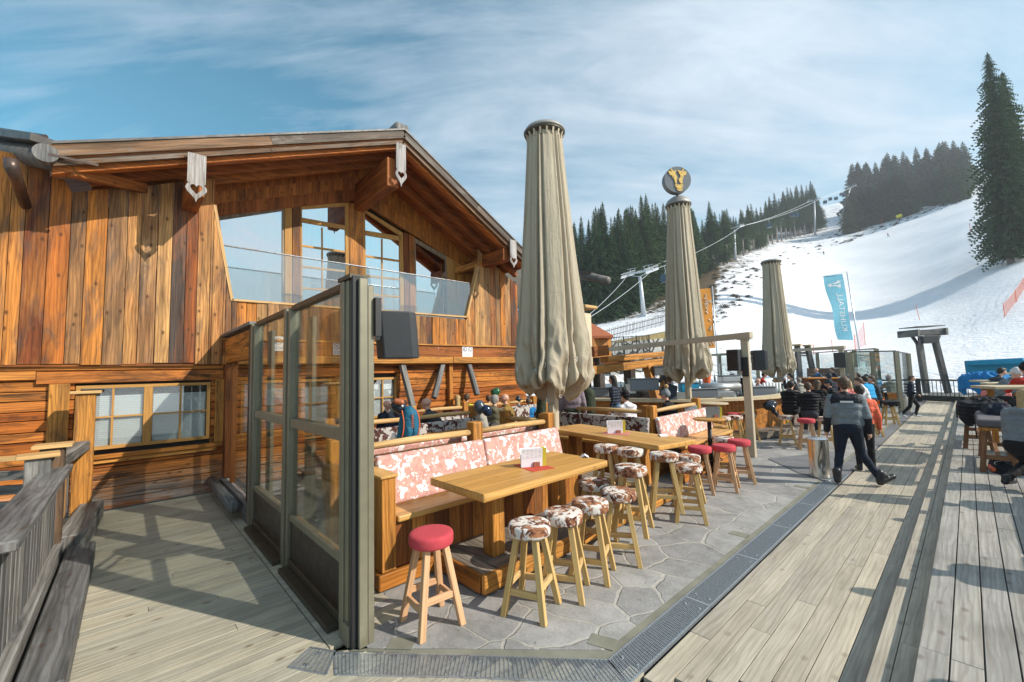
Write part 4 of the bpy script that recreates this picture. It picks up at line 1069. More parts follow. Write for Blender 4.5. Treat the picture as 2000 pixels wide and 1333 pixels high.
def bench_run(label, p0, p1, inward, z0=.2, seat=.66, back=1.15, depth=.50, mat='cow_pink', floor=0.0, lean=.09, posts=None, rail=True, name='booth_bench', group='cow-print booth benches', split=2, rake=0, front='cladding'):
    """bench along p0->p1; inward = unit vector from back to seat front"""
    p0, p1, n_ = (np.array([*q, 0.]) for q in (p0, p1, inward)); d = p1-p0; L = np.linalg.norm(d); d /= L
    t_ = thing(name, label, 'bench', (p0+p1)/2, group); mid = (p0+p1)/2
    mb = MB(); k = max(1, int(L/1.5))
    for i in range(k):
        a = p0+d*(L*i/k); b_ = p0+d*(L*(i+1)/k-.004); c = (a+b_)/2+n_*(depth/2+.03); mb.obox((c[0], c[1], seat-.028), (b_-a)/2, n_*(depth/2+.03), (0, 0, .03))
    mb.build('seat', 'tabletop', t_, bevel=.014, seg=2)
    # vertical front planks and plinth
    mb = MB(); s_ = 0
    while s_ < L-.02:
        w_ = min(.10+rr()*.12, L-s_); c = p0+d*(s_+w_/2)+n_*(depth-.02); mb.obox((c[0], c[1], (floor+.17+seat-.06)/2), d*(w_/2-.002), n_*.012, (0, 0, (seat-.06-floor-.17)/2)); s_ += w_
    mb.build('front_panel', front, t_, bevel=.002)
    mb = MB(); c = mid+n_*(depth-.012); mb.obox((c[0], c[1], floor+.085), d*L/2, n_*.022, (0, 0, .08)); mb.build('plinth', 'bench', t_, bevel=.006)
    mb = MB(); mb.obox((mid[0]-n_[0]*.06, mid[1]-n_[1]*.06, (floor+back-.06)/2), d*(L/2-.01), n_*.03, (0, 0, (back-.06-floor)/2)); mb.build('back_board', 'bench', t_)
    for i in range(split):
        a = p0+d*(L*i/split+.006); b_ = p0+d*(L*(i+1)/split-.006); c = (a+b_)/2; h = back-seat
        u = np.array([0, 0, 1.])*h/2-n_*lean/2*(1)
        mb = MB(); mb.obox((c[0]+n_[0]*(.10-.0), c[1]+n_[1]*.10, seat+h/2+.003), (b_-a)/2, n_*.045, u); mb.build('backrest', mat, t_, smooth=False, bevel=.03, seg=3)
    if posts:
        for q in posts:
            c = p0+d*q-n_*.17; mb = MB(); mb.box((c[0], c[1], (z0+back+.22)/2), (.17, .17, back+.22-z0), math.atan2(d[1], d[0])); mb.build('post', 'post', t_, bevel=.02, seg=2)
        if rail:
            for a, b_ in zip(posts[:-1], posts[1:]):
                pa, pb = p0+d*(a+.07)-n_*.17+(0, 0, back+.08), p0+d*(b_-.07)-n_*.17+(0, 0, back+.08)
                mb = MB(); mb.tube([pa, (pa+pb)/2+(0, 0, .012), pb], [.038, .046, .040], 10); mb.build('rail', 'pale', t_, smooth=True)
    return t_
def tablething(label, cx, cy, lx, ly, z, legs, floor=.2, rz=0, legw=.17, th=.075, mat='tabletop', name='wooden_table', group='thick wooden tables between the booths'):
    t_ = thing(name, label, 'table', (cx, cy, floor), group)
    mb = MB(); n = max(2, int(min(lx, ly)/.2)); a, b_ = math.cos(rz), math.sin(rz); long_x = lx > ly
    w_ = min(lx, ly)
    for i in range(n):
        o_ = -w_/2+w_*(i+.5)/n
        if long_x: c = (cx-b_*o_, cy+a*o_); mb.box((c[0], c[1], z-th/2), (lx, w_/n-.0008, th), rz)
        else: c = (cx+a*o_, cy+b_*o_); mb.box((c[0], c[1], z-th/2), (w_/n-.0008, ly, th), rz)
    # one solid slab gives the rounded nosing
    mb2 = MB(); mb2.box((cx, cy, z-th/2-.001), (lx+.012, ly+.012, th-.006), rz); mb2.build('tabletop', mat, t_, bevel=.022, seg=3)
    mb.build('board', mat, t_, bevel=.003)
    for (x, y) in legs:
        mb = MB(); mb.box((x, y, (floor+z-th)/2), (legw, legw, z-th-floor), rz+.05); mb.build('leg', 'post', t_, bevel=.015, seg=2)
    return t_
SX = -4.55
bench_run('long booth bench with pink and white cow-print backrest behind the near table', (SX, 2.06), (SX, 5.08), (1, 0), seat=.68, back=1.20, depth=.52, posts=(-.35, 1.55, 3.05), mat='cow_pink', lean=.12)
ep = thing('bench_end_panel', 'upright orange wood end panel closing the near booth bench beside the screen post', 'end panel', (-4.3, 1.98, 0))
mb = MB(); mb.bb(-4.62, -4.00, 1.90, 2.05, .17, 1.07); mb.build('panel', 'post', ep, bevel=.006)
mb = MB(); mb.bb(-4.65, -3.98, 1.88, 2.07, 1.072, 1.10); mb.build('cap_board', 'tabletop', ep, bevel=.006)
mb = MB(); mb.bb(-4.62, -3.975, 1.86, 2.54, .015, .165); mb.build('base_beam', 'bench', ep, bevel=.01)
tablething('thick honey-coloured wooden table nearest the camera with a red mat and menu on it', -3.50, 3.38, .90, 1.92, 1.0, [(-3.52, 2.92), (-3.60, 4.02)])
# back-to-back bench and table of the second booth
bench_run('bench backing onto the near booth, its pink cow-print top just showing over the rail', (-4.98, 5.0), (-4.98, 2.1), (-1, 0), seat=.68, back=1.20, depth=.45, mat='cow_pink', split=2)
tablething('pale wooden table just behind the near rail, with a menu card on it', -6.0, 3.3, .75, 2.0, 1.0, [(-6.0, 2.6), (-6.0, 4.1)])
bench_run('brown cow-print booth bench behind the hanging blue backpack', (-7.05, 2.4), (-7.05, 5.6), (1, 0), seat=.68, back=1.18, depth=.45, mat='cow_dark', posts=(.1, 1.6, 3.1))
tablething('brown-topped table with beer glasses where the man in the navy jacket sits', *G(868, 838, 1.0)[:2], .8, 1.3, 1.0, [(G(868, 838, 1.0)[0], G(868, 838, 1.0)[1])], mat='bench')
bench_run('brown cow-print booth bench against the back, below the sunglasses man', (-8.6, 4.8), (-8.6, 9.0), (1, 0), seat=.68, back=1.15, depth=.45, mat='cow_dark', posts=(.1, 1.6, 3.0, 4.1))
bench_run('short brown cow-print bench left of the green-trousered man', (-7.2, 7.4), (-7.2, 9.4), (-1, 0), seat=.68, back=1.12, depth=.45, mat='cow_dark', posts=(.1, 1.9))
# bench running away from the camera side of booth one (end towards the parasol)
bench_run('brown cow-print cross bench at the parasol foot', (-6.5, 5.15), (-4.9, 5.15), (0, -1), seat=.68, back=1.15, depth=.40, mat='cow_dark', posts=(.5, 1.52))
# second corner booth
BX, BY = -4.18, 7.45
bench_run('corner booth bench facing the long table, dark brown and white cow-print back', (BX-2.35, BY), (BX-.02, BY), (0, -1), seat=.68, back=1.15, depth=.42, mat='cow_dark', posts=(.25, 2.25), split=1)
bench_run('corner booth bench with faded pink cow-print back facing the slim black-legged table', (BX, BY+.05), (BX-.1, BY+2.6), (1, 0), seat=.68, back=1.15, depth=.55, mat='cow_pink', posts=(.12, 2.5), split=1, floor=0)
bench_run('rounded end bench of the corner booth by the small round table', (BX-.12, BY+2.75), (BX-.95, BY+3.35), (.55, .83), seat=.68, back=1.12, depth=.5, mat='cow_pink', split=1, floor=0)
# long corner table
q = [G(1103, 838, 1.02), G(1286, 871, 1.02), G(1345, 856, 1.02), G(1103, 829, 1.02)]
t_ = thing('wooden_table', 'long honey-coloured table running from the near booth out to the platform edge', 'table', (-4.3, 6, .2), 'thick wooden tables between the booths')
q1 = np.array(q[1]); dirx = np.array([-.985, .17, 0]); diry = np.array([.17, .985, 0]); q0 = q1+dirx*2.55; q3 = q0+diry*.85; q2 = q1+diry*.85
mb = MB()
for i in range(4):
    a = q1+diry*(.85*(i+.5)/4); b_ = q0+diry*(.85*(i+.5)/4); mb.obox(((a+b_)[0]/2, (a+b_)[1]/2, .982), dirx*1.275, diry*.106, (0, 0, .0375))
mb.build('board', 'tabletop', t_, bevel=.003)
mb = MB(); c = (q0+q1+q2+q3)/4; mb.obox((c[0], c[1], .980), dirx*1.283, diry*.431, (0, 0, .036)); mb.build('tabletop', 'tabletop', t_, bevel=.02, seg=3)
for px_, py_ in ((1263, 950),):
    p = G(px_, py_, .2); mb = MB(); mb.box((p[0]-.08, p[1]+.05, .575), (.19, .19, .745), .1); mb.build('leg', 'post', t_, bevel=.015, seg=2)
mb = MB(); p = q0+dirx*-.35+diry*.4; mb.box((p[0], p[1], .575), (.19, .19, .745), .1); mb.build('leg', 'post', t_, bevel=.015, seg=2)
# slim round table with the black pole and ring
def round_table(label, x, y, z, r, floor=0.0, pole=.04, ring=True, mat='tabletop', polemat='black', name='round_table', wide=0):
    t_ = thing(name, label, 'table', (x, y, floor)); mb = MB()
    mb.lathe([(.0001, z-.04), (r-.01, z-.04), (r, z-.03), (r, z-.008), (r-.01, z), (.0001, z)], (x, y, 0), 40); mb.build('tabletop', mat, t_)
    mb = MB(); mb.lathe([(pole, floor+.02), (pole, z-.04)], (x, y, 0), 16); mb.build('pole', polemat, t_, smooth=True)
    if ring:
        mb = MB(); mb.tube([(x+.2*math.cos(a), y+.2*math.sin(a), floor+.28) for a in [R(18*k) for k in range(21)]], .012, 6)
        for k in range(3): mb.tube([(x, y, floor+.28), (x+.2*math.cos(k*2.1), y+.2*math.sin(k*2.1), floor+.28)], .008, 6)
        mb.build('foot_ring', 'black', t_)
        mb = MB(); mb.lathe([(.22, floor+.003), (.22, floor+.012), (.04, floor+.03), (.0001, floor+.03)], (x, y, 0), 32); mb.build('base_plate', 'black', t_)
    return t_
p = G(1391, 925); round_table('small round honey-topped table on a slim black pole with a foot ring', p[0], p[1], 1.08, .30)
p = G(1393, 787, 1.1); round_table('pale round high table in front of the curved bar', p[0], p[1], 1.1, .38, pole=.12, ring=False, mat='pale_top', polemat='cladding')
# ------------------------------------------------------------------ menus and mats
def menu(label, x, y, z, rz, mat2='lime', s=1.0, face='paper', floor=None):
    t_ = thing('menu_holder', label, 'menu', (x, y, z), 'menu cards standing on the tables'); a, b_ = math.cos(rz), math.sin(rz)
    dx = np.array([a, b_, 0]); dy = np.array([-b_, a, 0]); c = np.array([x, y, z]); up = np.array([0, 0, 1.])
    for sgn in (1, -1):
        mb = MB(); n = 6
        for i in range(n):
            z0_, z1_ = .21*s*i/n, .21*s*(i+1)/n; o0, o1 = sgn*(.012+.028*(i/n)**2), sgn*(.012+.028*((i+1)/n)**2)
            for k, (u0, u1, m_) in enumerate(((-.15*s, .105*s, 0), (.105*s, .15*s, 1))):
                vs = [c+dx*u0+dy*o0+up*z0_, c+dx*u1+dy*o0+up*z0_, c+dx*u1+dy*o1+up*z1_, c+dx*u0+dy*o1+up*z1_]
                vs += [v_+dy*sgn*.001 for v_ in vs]
                mb.add(vs, [(0, 1, 2, 3), (7, 6, 5, 4), (0, 4, 5, 1), (1, 5, 6, 2), (2, 6, 7, 3), (3, 7, 4, 0)], [[(0, 0)]*4]*6, m_)
        mb.build('card', [face, mat2], t_)
        mb = MB()
        for col in range(5):
            for j in range(9):
                if rr() < .25: continue
                zc_ = .195*s-j*.012*s; oo = sgn*(.0135+.028*(zc_/(.21*s))**2)
                q_ = c+dx*(-.125*s+col*.05*s)+dy*oo+up*zc_; mb.obox(q_, dx*(.010+.008*rr())*s, dy*.0008, up*.0016*s)
        mb.build('print', 'print_grey', t_)
    mb = MB(); mb.obox(c+up*.026*s+dx*.03, dx*.038*s, dy*.036*s, up*.026*s); mb.build('holder_block', 'brick', t_, bevel=.002)
    return t_
def mat_(label, x, y, z, rz, mat='redmat', s=(.42, .30)):
    mb = MB(); mb.box((x, y, z+.0015), (s[0], s[1], .003), rz); o = mb.build('table_mat', mat, None); return tag(o, label, 'table mat', 'square mats on the tables')
def tent(label, x, y, z, rz):
    mb = MB(); a, b_ = math.cos(rz), math.sin(rz); mb.prism([(-.05, 0), (0, .03), (.05, 0), (.048, 0), (0, .027), (-.048, 0)], (x-.06*a, y-.06*b_, z), (-b_, a, 0), (0, 0, 1), (.13*a, .13*b_, 0))
    return tag(mb.build('tent_card', 'paper'), label, 'card', 'small folded white cards on the tables')
p = G(1042, 912, 1.0); mat_('red table mat under the menu on the near table', p[0], p[1], 1.0, R(-12)); menu('menu card with yellow edge on the red mat of the near table', p[0], p[1], 1.0035, R(62))
p = G(1142, 893, 1.0); tent('small white folded card at the far end of the near table', p[0], p[1], 1.001, R(130))
p = G(1204, 847, 1.02); mat_('pinkish mat under the menu on the long corner table', p[0], p[1], 1.021, R(20), 'pinkmat'); menu('menu card standing on the pinkish mat of the long corner table', p[0], p[1], 1.0245, R(48))
p = G(1294, 852, 1.02); tent('small white folded card at the outer end of the long corner table', p[0], p[1], 1.021, R(60))
p = G(1395, 816, 1.08); menu('grey menu folder with pale sheet on the slim round table', p[0], p[1], 1.081, R(42), face='greyplastic')
p = G(1405, 783, 1.1); menu('small dark menu holder on the pale round table', p[0], p[1], 1.101, R(42), s=.6, face='greyplastic')
p = G(846, 874, 1.0); menu('menu card seen through the near rail', p[0], p[1], 1.001, R(50), s=.9)
p = G(833, 832, 1.0); menu('dark menu folder beside beer glasses before the man in navy', p[0], p[1], 1.001, R(20), s=.8, face='greyplastic')
p = G(1352, 806, 1.05); menu('white menu card standing beyond the pink corner bench', p[0], p[1], 1.0, R(42))
def glass_beer(x, y, z, label, mat='amber'):
    t_ = thing('beer_glass', label, 'glass', (x, y, z), 'beer glasses on the brown table'); mb = MB(); mb.lathe([(.030, 0), (.034, .13)], (x, y, z), 14); mb.build('beer', mat, t_, smooth=True)
    mb = MB(); mb.lathe([(.035, .13), (.037, .165), (.0001, .168)], (x, y, z), 14); mb.build('foam', 'white', t_)
for i, (a, b_) in enumerate(((817, 833), (839, 829))): p = G(a, b_, 1.0); glass_beer(p[0], p[1], 1.0, ['beer glass left of the dark menu folder', 'beer glass right of the dark menu folder'][i])
p = G(862, 840, 1.0); mb = MB(); mb.box((p[0], p[1], 1.002), (.3, .2, .003), .5); tag(mb.build('paper_sheet', 'paper'), 'white paper sheet lying on the brown table', 'paper')
# ------------------------------------------------------------------ parasols
def umbrella(label, x, y, ztop, zbot, rtop, rbot, seed, dome=False, npl=16, gather=.8):
    rs = random.Random(seed); t_ = thing('closed_parasol', label, 'parasol', (x, y, 0), 'giant folded beige parasols')
    seg = 260; nz = 150; H_ = ztop-zbot; ph = [rs.uniform(-.18, .18) for _ in range(npl)]; am = [rs.uniform(.6, 1.15) for _ in range(npl)]
    hem = [rs.uniform(-.12, .34) for _ in range(npl)]; lump = [(rs.uniform(0, 6.28), rs.uniform(.05, .38), rs.uniform(.06, .13), rs.uniform(.25, .5), rs.uniform(.12, .28)) for _ in range(16)]
    tw = [(rs.uniform(.2, .8), rs.uniform(0, 6.28), rs.uniform(.5, 1.5)) for _ in range(6)]
    vs = []; k1, k2, k3 = rs.uniform(0, 6), rs.uniform(0, 6), rs.uniform(0, 6)
    for j in range(nz+1):
        t0 = j/nz
        for k in range(seg):
            th = 2*math.pi*k/seg; ct_, st__ = math.cos(th), math.sin(th)
            hm = .30*abs(math.sin(2.5*th+k1))**1.5+.12*math.sin(7*th+k2)+.10*MN.noise(Vector((ct_*3, st__*3, seed)))
            z = ztop-(H_-hm)*t0; s_ = (ztop-z)/H_
            R0 = rtop+(rbot-rtop)*(min(s_, .90)**1.1)
            # uneven pleats that drift sideways on the way down
            q = npl*th/(2*math.pi)+.42*math.sin(3*th+k1)+.25*math.sin(7*th+k2)+.5*MN.noise(Vector((ct_*1.2, st__*1.2, s_*1.6+seed)))*s_
            fd = abs(math.sin(math.pi*q)); am_ = (.11+.13*s_)*(1+.5*math.sin(5*th+k3))
            r_ = R0*(1-am_*(1-fd)**1.8)
            r_ += R0*.030*math.sin(math.pi*q*3+2*s_)*(1-.5*s_)
            r_ += R0*.10*MN.noise(Vector((ct_*1.6+seed, st__*1.6, s_*2.2)))*s_
            g = max(0, (s_-.70)/.30)
            if g > 0:   # gathered, overlapping pouches near the hem
                n1 = MN.noise(Vector((ct_*2.3+seed, st__*2.3, s_*7))); n2 = MN.noise(Vector((ct_*5+seed, st__*5, s_*15)))
                r_ += R0*g**.8*(.26*n1+.12*(1-abs(n2)*2.2))
                cr_ = math.sin(s_*26+2.2*math.sin(2*th+k2)+3*n1); r_ -= R0*.085*g*max(0, cr_)**6
            if s_ > .93: r_ *= 1-.42*((s_-.93)/.07)**1.6
            vs.append((x+r_*ct_, y+r_*st__, z))
    fs = [(j*seg+k, (j+1)*seg+k, (j+1)*seg+(k+1) % seg, j*seg+(k+1) % seg) for j in range(nz) for k in range(seg)]
    n0 = len(vs); base = nz*seg
    for j, (f, dz) in enumerate(((.80, .06), (.55, .2), (.25, .42))):
        for k in range(seg):
            p = vs[base+k]; vs.append((x+(p[0]-x)*f, y+(p[1]-y)*f, p[2]+dz))
    for j in range(3):
        a = base if j == 0 else n0+(j-1)*seg; b_ = n0+j*seg
        fs += [(a+k, b_+k, b_+(k+1) % seg, a+(k+1) % seg) for k in range(seg)]
    gridv = vs
    mb = MB(); mb.add(vs, fs, [[(0, 0)]*4]*len(fs)); o = mb.build('canopy', 'canvas', t_, smooth=True)
    # crown: metal ring, hooks and cap
    mb = MB(); mb.lathe([(rtop*.92, ztop-.02), (rtop*1.16, ztop+.05), (rtop*1.18, ztop+.09), (rtop*.9, ztop+.09)], (x, y, 0), 40); mb.build('crown_ring', 'alu_dark', t_, smooth=False)
    for k in range(18):
        a = 2*math.pi*k/18; mb = MB(); c = np.array([math.cos(a), math.sin(a), 0]); b0 = np.array([x, y, ztop])
        mb.beam(b0+c*rtop*1.0+(0, 0, -.07), b0+c*rtop*1.10+(0, 0, .05), .035, .02); mb.build('hook', 'beige_post', t_)
    mb = MB()
    if dome: mb.lathe([(rtop*1.2, ztop+.09), (rtop*1.2, ztop+.12), (rtop*1.0, ztop+.25), (rtop*.55, ztop+.36), (.0001, ztop+.40)], (x, y, 0), 40)
    else: mb.lathe([(rtop*1.2, ztop+.09), (rtop*1.22, ztop+.11), (rtop*1.1, ztop+.17), (rtop*.5, ztop+.20), (.0001, ztop+.21)], (x, y, 0), 40)
    mb.build('cap', 'parasol_cap', t_, smooth=True)
    mb = MB(); mb.box((x, y, (zbot+.8)/2), (.16, .16, zbot+.8), .3); mb.box((x+.05, y-.10, .85), (.10, .06, 1.3), .3); mb.build('mast', 'beige_post', t_, bevel=.01)
    mb = MB(); mb.lathe([(.16, zbot+.25), (.30, zbot+.27), (.30, zbot+.33), (.12, zbot+.35)], (x, y, 0), 24); mb.build('slider', 'beige_post', t_)
    mb = MB(); mb.bb(x+.09, x+.13, y-.20, y-.16, 1.0, 1.25); mb.build('switch_box', 'greyplastic', t_)
    # white gather cords: loops hanging at the hem on the camera side
    for k in range(8):
        jj = int(nz*rs.choice([.86, .93, .97, .98])); kk = int(seg*((rs.uniform(-1.9, .15) % 6.283)/6.283)); c = np.array(gridv[jj*seg+kk]); rd = c-np.array([x, y, c[2]]); rd /= np.linalg.norm(rd); tdir = np.array([-rd[1], rd[0], 0]); sz = rs.uniform(.028, .045)
        mb = MB(); mb.tube([c+rd*.02+tdir*sz*.5*math.sin(u)+(0, 0, -sz*(1-math.cos(u))) for u in [R(30*j) for j in range(13)]], .0045, 5); mb.build('cord_loop', 'cord', t_)
    return t_
umbrella('tall folded beige parasol nearest the camera, tied cords dangling at its hem', -5.25, 5.84, 6.58, 1.62, .33, .74, 3)
umbrella('folded beige parasol with a domed cap under the round cow-head sign', -5.73, 12.41, 6.98, 1.65, .32, .68, 8, dome=True, npl=20)
umbrella('far folded beige parasol standing against the snow', -5.69, 21.18, 6.6, 1.6, .34, .66, 12, npl=15)
# emblem sign on top of parasol two
es = thing('round_emblem_sign', 'round grey sign with a golden cow head standing on the domed parasol', 'sign', (-5.73, 12.41, 7.4))
ec = D(1321, 354, 12.6); ed = CAM-ec; ed[2] = 0; ed /= np.linalg.norm(ed); ed = np.array([ed[0]*math.cos(.42)-ed[1]*math.sin(.42), ed[0]*math.sin(.42)+ed[1]*math.cos(.42), 0]); es_ = np.array([-ed[1], ed[0], 0])
def disc(mb, c, n_, s_, r_, dep, seg=48):
    mb.prism([(r_*math.cos(2*math.pi*k/seg), r_*math.sin(2*math.pi*k/seg)) for k in range(seg)], c, s_, (0, 0, 1), n_*dep)
mb = MB(); disc(mb, ec-ed*.10, ed, es_, .40, .20); mb.build('disc', 'emblem_grey', es)
mb = MB(); mb.tube([(ec[0], ec[1], ec[2]-.46), (ec[0], ec[1], ec[2]-.38)], .03, 8); mb.build('stem', 'alu_dark', es)
EMB = [[(487, 235), (515, 300), (560, 350), (600, 372), (635, 345), (662, 330), (672, 345), (650, 385), (632, 430), (650, 490), (680, 545), (682, 600), (665, 680), (668, 780), (645, 798), (615, 790), (600, 720), (575, 625), (525, 560), (515, 505), (450, 498), (425, 440), (395, 350), (430, 355), (495, 372), (540, 405), (500, 340), (475, 290)],
       [(905, 250), (922, 300), (905, 370), (885, 405), (930, 378), (1012, 385), (985, 505), (905, 520), (905, 575), (870, 625), (855, 700), (858, 790), (815, 800), (775, 770), (730, 670), (745, 620), (800, 565), (800, 500), (755, 440), (748, 385), (705, 345), (730, 330), (780, 358), (850, 355), (885, 310)],
       [(600, 840), (625, 815), (680, 825), (735, 835), (800, 820), (850, 822), (875, 850), (865, 890), (835, 935), (805, 965), (750, 975), (690, 965), (650, 935), (610, 885)],
       [(645, 960), (700, 985), (760, 992), (810, 980), (835, 958), (845, 985), (820, 1030), (770, 1052), (710, 1040), (665, 1005)]]
def emblem(mb, c, sx, sy, n_, scale, dep, m=0):
    for poly in EMB: mb.prism([((a-710)/450*scale, -(b-645)/450*scale) for a, b in poly], c, sx, sy, n_*dep, m)
mb = MB(); emblem(mb, ec+ed*.102, es_, (0, 0, 1), ed, .40, .02); mb.build('cow_head_emblem', 'gold', es)
mb = MB()
for a, b_ in ((572, 555), (850, 568), (855, 418), (665, 865), (818, 880)): disc(mb, ec+ed*.123+es_*((a-710)/450*.4)+np.array([0, 0, -(b_-645)/450*.4]), ed, es_, .013, .003, 10)
mb.build('dot', 'emblem_grey', es)
# ------------------------------------------------------------------ beige pergola frames
def goalpost(label, base, far, h, w_=.16, label2=None, spk=None, name='pergola_frame'):
    t_ = thing(name, label, 'pergola', (*base, 0), 'beige metal pergola frames'); b0 = np.array([*base, 0.]); f0 = np.array([*far, 0.])
    mb = MB(); mb.box((b0[0], b0[1], h/2-.08), (w_, w_*.8, h-.16)); mb.build('post', 'beige_post', t_, bevel=.006)
    d = (f0-b0)/np.linalg.norm(f0-b0)
    mb = MB(); mb.beam(b0-d*.18+(0, 0, h-.07), f0+(0, 0, h-.07), .12, .14); mb.build('cross_beam', 'beige_post', t_, bevel=.006)
    mb = MB(); mb.box((b0[0], b0[1], h-.155), (.3, .2, .02)); mb.build('head_plate', 'beige_post', t_)
    return t_
PB = (-3.53, 10.71)
goalpost('beige steel pergola post and cross beam beside the three red stools', PB, (-9.2, 12.9), 2.88)
bp = np.array([*PB, 0])
mb = MB(); mb.bb(PB[0]-.07, PB[0]+.07, PB[1]-.10, PB[1]-.07, 1.85, 2.3); tag(mb.build('speaker_cable_box', 'black'), 'black cable housing strapped to the beige pergola post under the speakers', 'cable box')
speaker('loudspeaker', 'black loudspeaker on the left of the beige pergola post', D(1437, 704, 9.9), .30, .30, .50, R(-100), 0, (PB[0], PB[1], 2.35))
speaker('loudspeaker', 'black loudspeaker on the right of the beige pergola post, half hidden', D(1482, 704, 10.6), .30, .30, .50, R(40), 0, (PB[0], PB[1], 2.35))
PC = (-3.9, 24.2)
goalpost('far beige pergola post and beam behind the third parasol', G(1668, 800)[:2] if False else (-3.75, 23.0), (-12, 26.5), 2.86)
speaker('loudspeaker', 'black loudspeaker hanging on the far pergola post', D(1638, 704, 18.2), .42, .34, .66, R(-60), 0, (-3.75, 23.0, 2.4))
# ------------------------------------------------------------------ dark lintel shelter behind
sh = thing('timber_shelter', 'heavy orange timber beam shelter on slanted posts behind the near parasol', 'shelter', (-9, 14, 0))
DD = 14.5
A0, A1 = D(1140, 712, DD-1.5), D(1306, 692, DD+1.2)
mb = MB(); mb.beam(D(1120, 728, DD-1.8), D(1296, 706, DD+1.0), .45, .26); mb.build('lower_beam', 'post', sh, bevel=.03, seg=2)
mb = MB(); mb.beam(D(1180, 703, DD-1), D(1316, 690, DD+1.2), .40, .19); mb.build('upper_beam', 'post', sh, bevel=.03, seg=2)
mb = MB(); mb.beam(D(1150, 688, DD-1.3), D(1180, 685, DD-1), .5, .32); mb.build('beam_end', 'redwood', sh, bevel=.02)
p0 = D(1264, 716, DD+.2); p1 = D(1284, 782, DD-.6); mb = MB(); mb.beam(p0, (p1[0], p1[1], .9), .26, .26, (0, 1, 0)); mb.build('slanted_post', 'post', sh, bevel=.03, seg=2)
p0 = D(1293, 712, DD+2.5); mb = MB(); mb.box((p0[0], p0[1], 1.1), (.2, .2, 2.5)); mb.build('post', 'post', sh, bevel=.02)
for x_ in (1170, 1230, 1143):
    p0 = D(x_, 740, 17.5); mb = MB(); mb.box((p0[0], p0[1], 1.3), (.35, .35, 2.6)); mb.build('rear_post', 'darkwood', sh)
p0, p1 = D(1128, 716, 17.5), D(1310, 708, 18); mb = MB(); mb.beam(p0, p1, .3, .3); mb.build('rear_beam', 'redwood', sh)
mb = MB(); p0, p1 = D(1128, 772, 17.6), D(1300, 770, 17.6); mb.beam(p0, p1, .1, .62); mb.build('parapet', 'darkwood', sh)
# ------------------------------------------------------------------ curved bar
bc = (-8.6, 15.8)
bar = thing('curved_bar', 'long curved bar with orange plank front, pale counter and a grey timber step', 'bar', (*bc, 0))
def arc(r, a0, a1, n): return [(bc[0]+r*math.cos(R(a0+(a1-a0)*k/n)), bc[1]+r*math.sin(R(a0+(a1-a0)*k/n))) for k in range(n+1)]
def ringband(mb, r0, r1, z0, z1, a0, a1, n, r=None):
    pi, po = arc(r0, a0, a1, n), arc(r1, a0, a1, n)
    for k in range(n):
        mb.prism([pi[k], po[k], po[k+1], pi[k+1]], (0, 0, z0), (1, 0, 0), (0, 1, 0), (0, 0, z1-z0), 0, r)
mb = MB(); ringband(mb, 4.25, 4.78, 1.09, 1.16, -72, 55, 60, .3); mb.build('counter', 'pale_top', bar)
mb = MB()
for k in range(150): 
    a0 = -72+127*k/150; pi, po = arc(4.42, a0, a0+127/150-.03, 1), arc(4.47, a0, a0+127/150-.03, 1)
    dr = (rr()-.5)*.01; mb.prism([pi[0], po[0], po[1], pi[1]], (0, 0, .2), (1, 0, 0), (0, 1, 0), (0, 0, .885))
mb.build('front_planks', 'bench', bar)
mb = MB(); ringband(mb, 4.3, 5.12, .17, .21, -72, 55, 40); mb.build('step_top', 'platform', bar)
mb = MB(); ringband(mb, 5.06, 5.11, .03, .168, -72, 55, 40); mb.build('step_riser', 'platform', bar)
def on_bar(px_, py_, z=1.16): p = G(px_, py_, z); return p
def boxthing(name, label, cat, c, size, mat, rz=R(40), bevel=.01, group=None, lid=None):
    mb = MB(); mb.box((c[0], c[1], c[2]+size[2]/2), size, rz)
    o = mb.build(name, mat, None, bevel=bevel, seg=2); return tag(o, label, cat, group)
def dz(px_, py_, dep): return D(px_, py_, dep)
# equipment inside the bar
t_ = thing('steel_dispenser', 'long brushed steel cylinder housing on the bar', 'dispenser', dz(1408, 760, 14.3)); c = dz(1408, 757, 14.3)
ax = np.array([math.cos(.83), math.sin(.83), 0]); mb = MB(); mb.tube([c-ax*.62, c+ax*.62], .155, 20); mb.build('drum', 'steel_dull', t_, smooth=True)
mb = MB(); mb.obox(c+(0, 0, -.30), ax*.34, np.array([-ax[1], ax[0], 0])*.2, (0, 0, .17)); mb.build('stand', 'steel_dull', t_, bevel=.02)
t_ = thing('steel_dispenser', 'second steel housing stacked behind the long cylinder', 'dispenser', dz(1423, 742, 15.5)); c = dz(1423, 741, 15.5); mb = MB(); mb.obox(c, ax*.34, np.array([-ax[1], ax[0], 0])*.2, (0, 0, .12)); mb.build('body', 'steel_dull', t_, bevel=.04, seg=2); mb = MB(); mb.obox(c+(0, 0, .14), ax*.36, np.array([-ax[1], ax[0], 0])*.22, (0, 0, .012)); mb.build('lid', 'greyplastic', t_)
t_ = thing('cup_tubes', 'row of white cup tubes standing on the bar', 'cup tubes', dz(1508, 765, 14.6)); c = dz(1508, 766, 14.6)
for k in range(6):
    q_ = c+ax*(.11*(k-2.5)); mb = MB(); mb.lathe([(.045, -.28), (.045, .32), (.0001, .33)], q_, 12); mb.build('tube', 'white', t_, smooth=True)
c = dz(1380, 742, 15.2); t_ = thing('red_bucket', 'orange-red flower pot bucket on the bar', 'bucket', c); mb = MB(); mb.lathe([(.12, -.12), (.16, .16), (.17, .16), (.17, .19), (.0001, .19)], c, 20); mb.build('bucket', 'orange', t_)
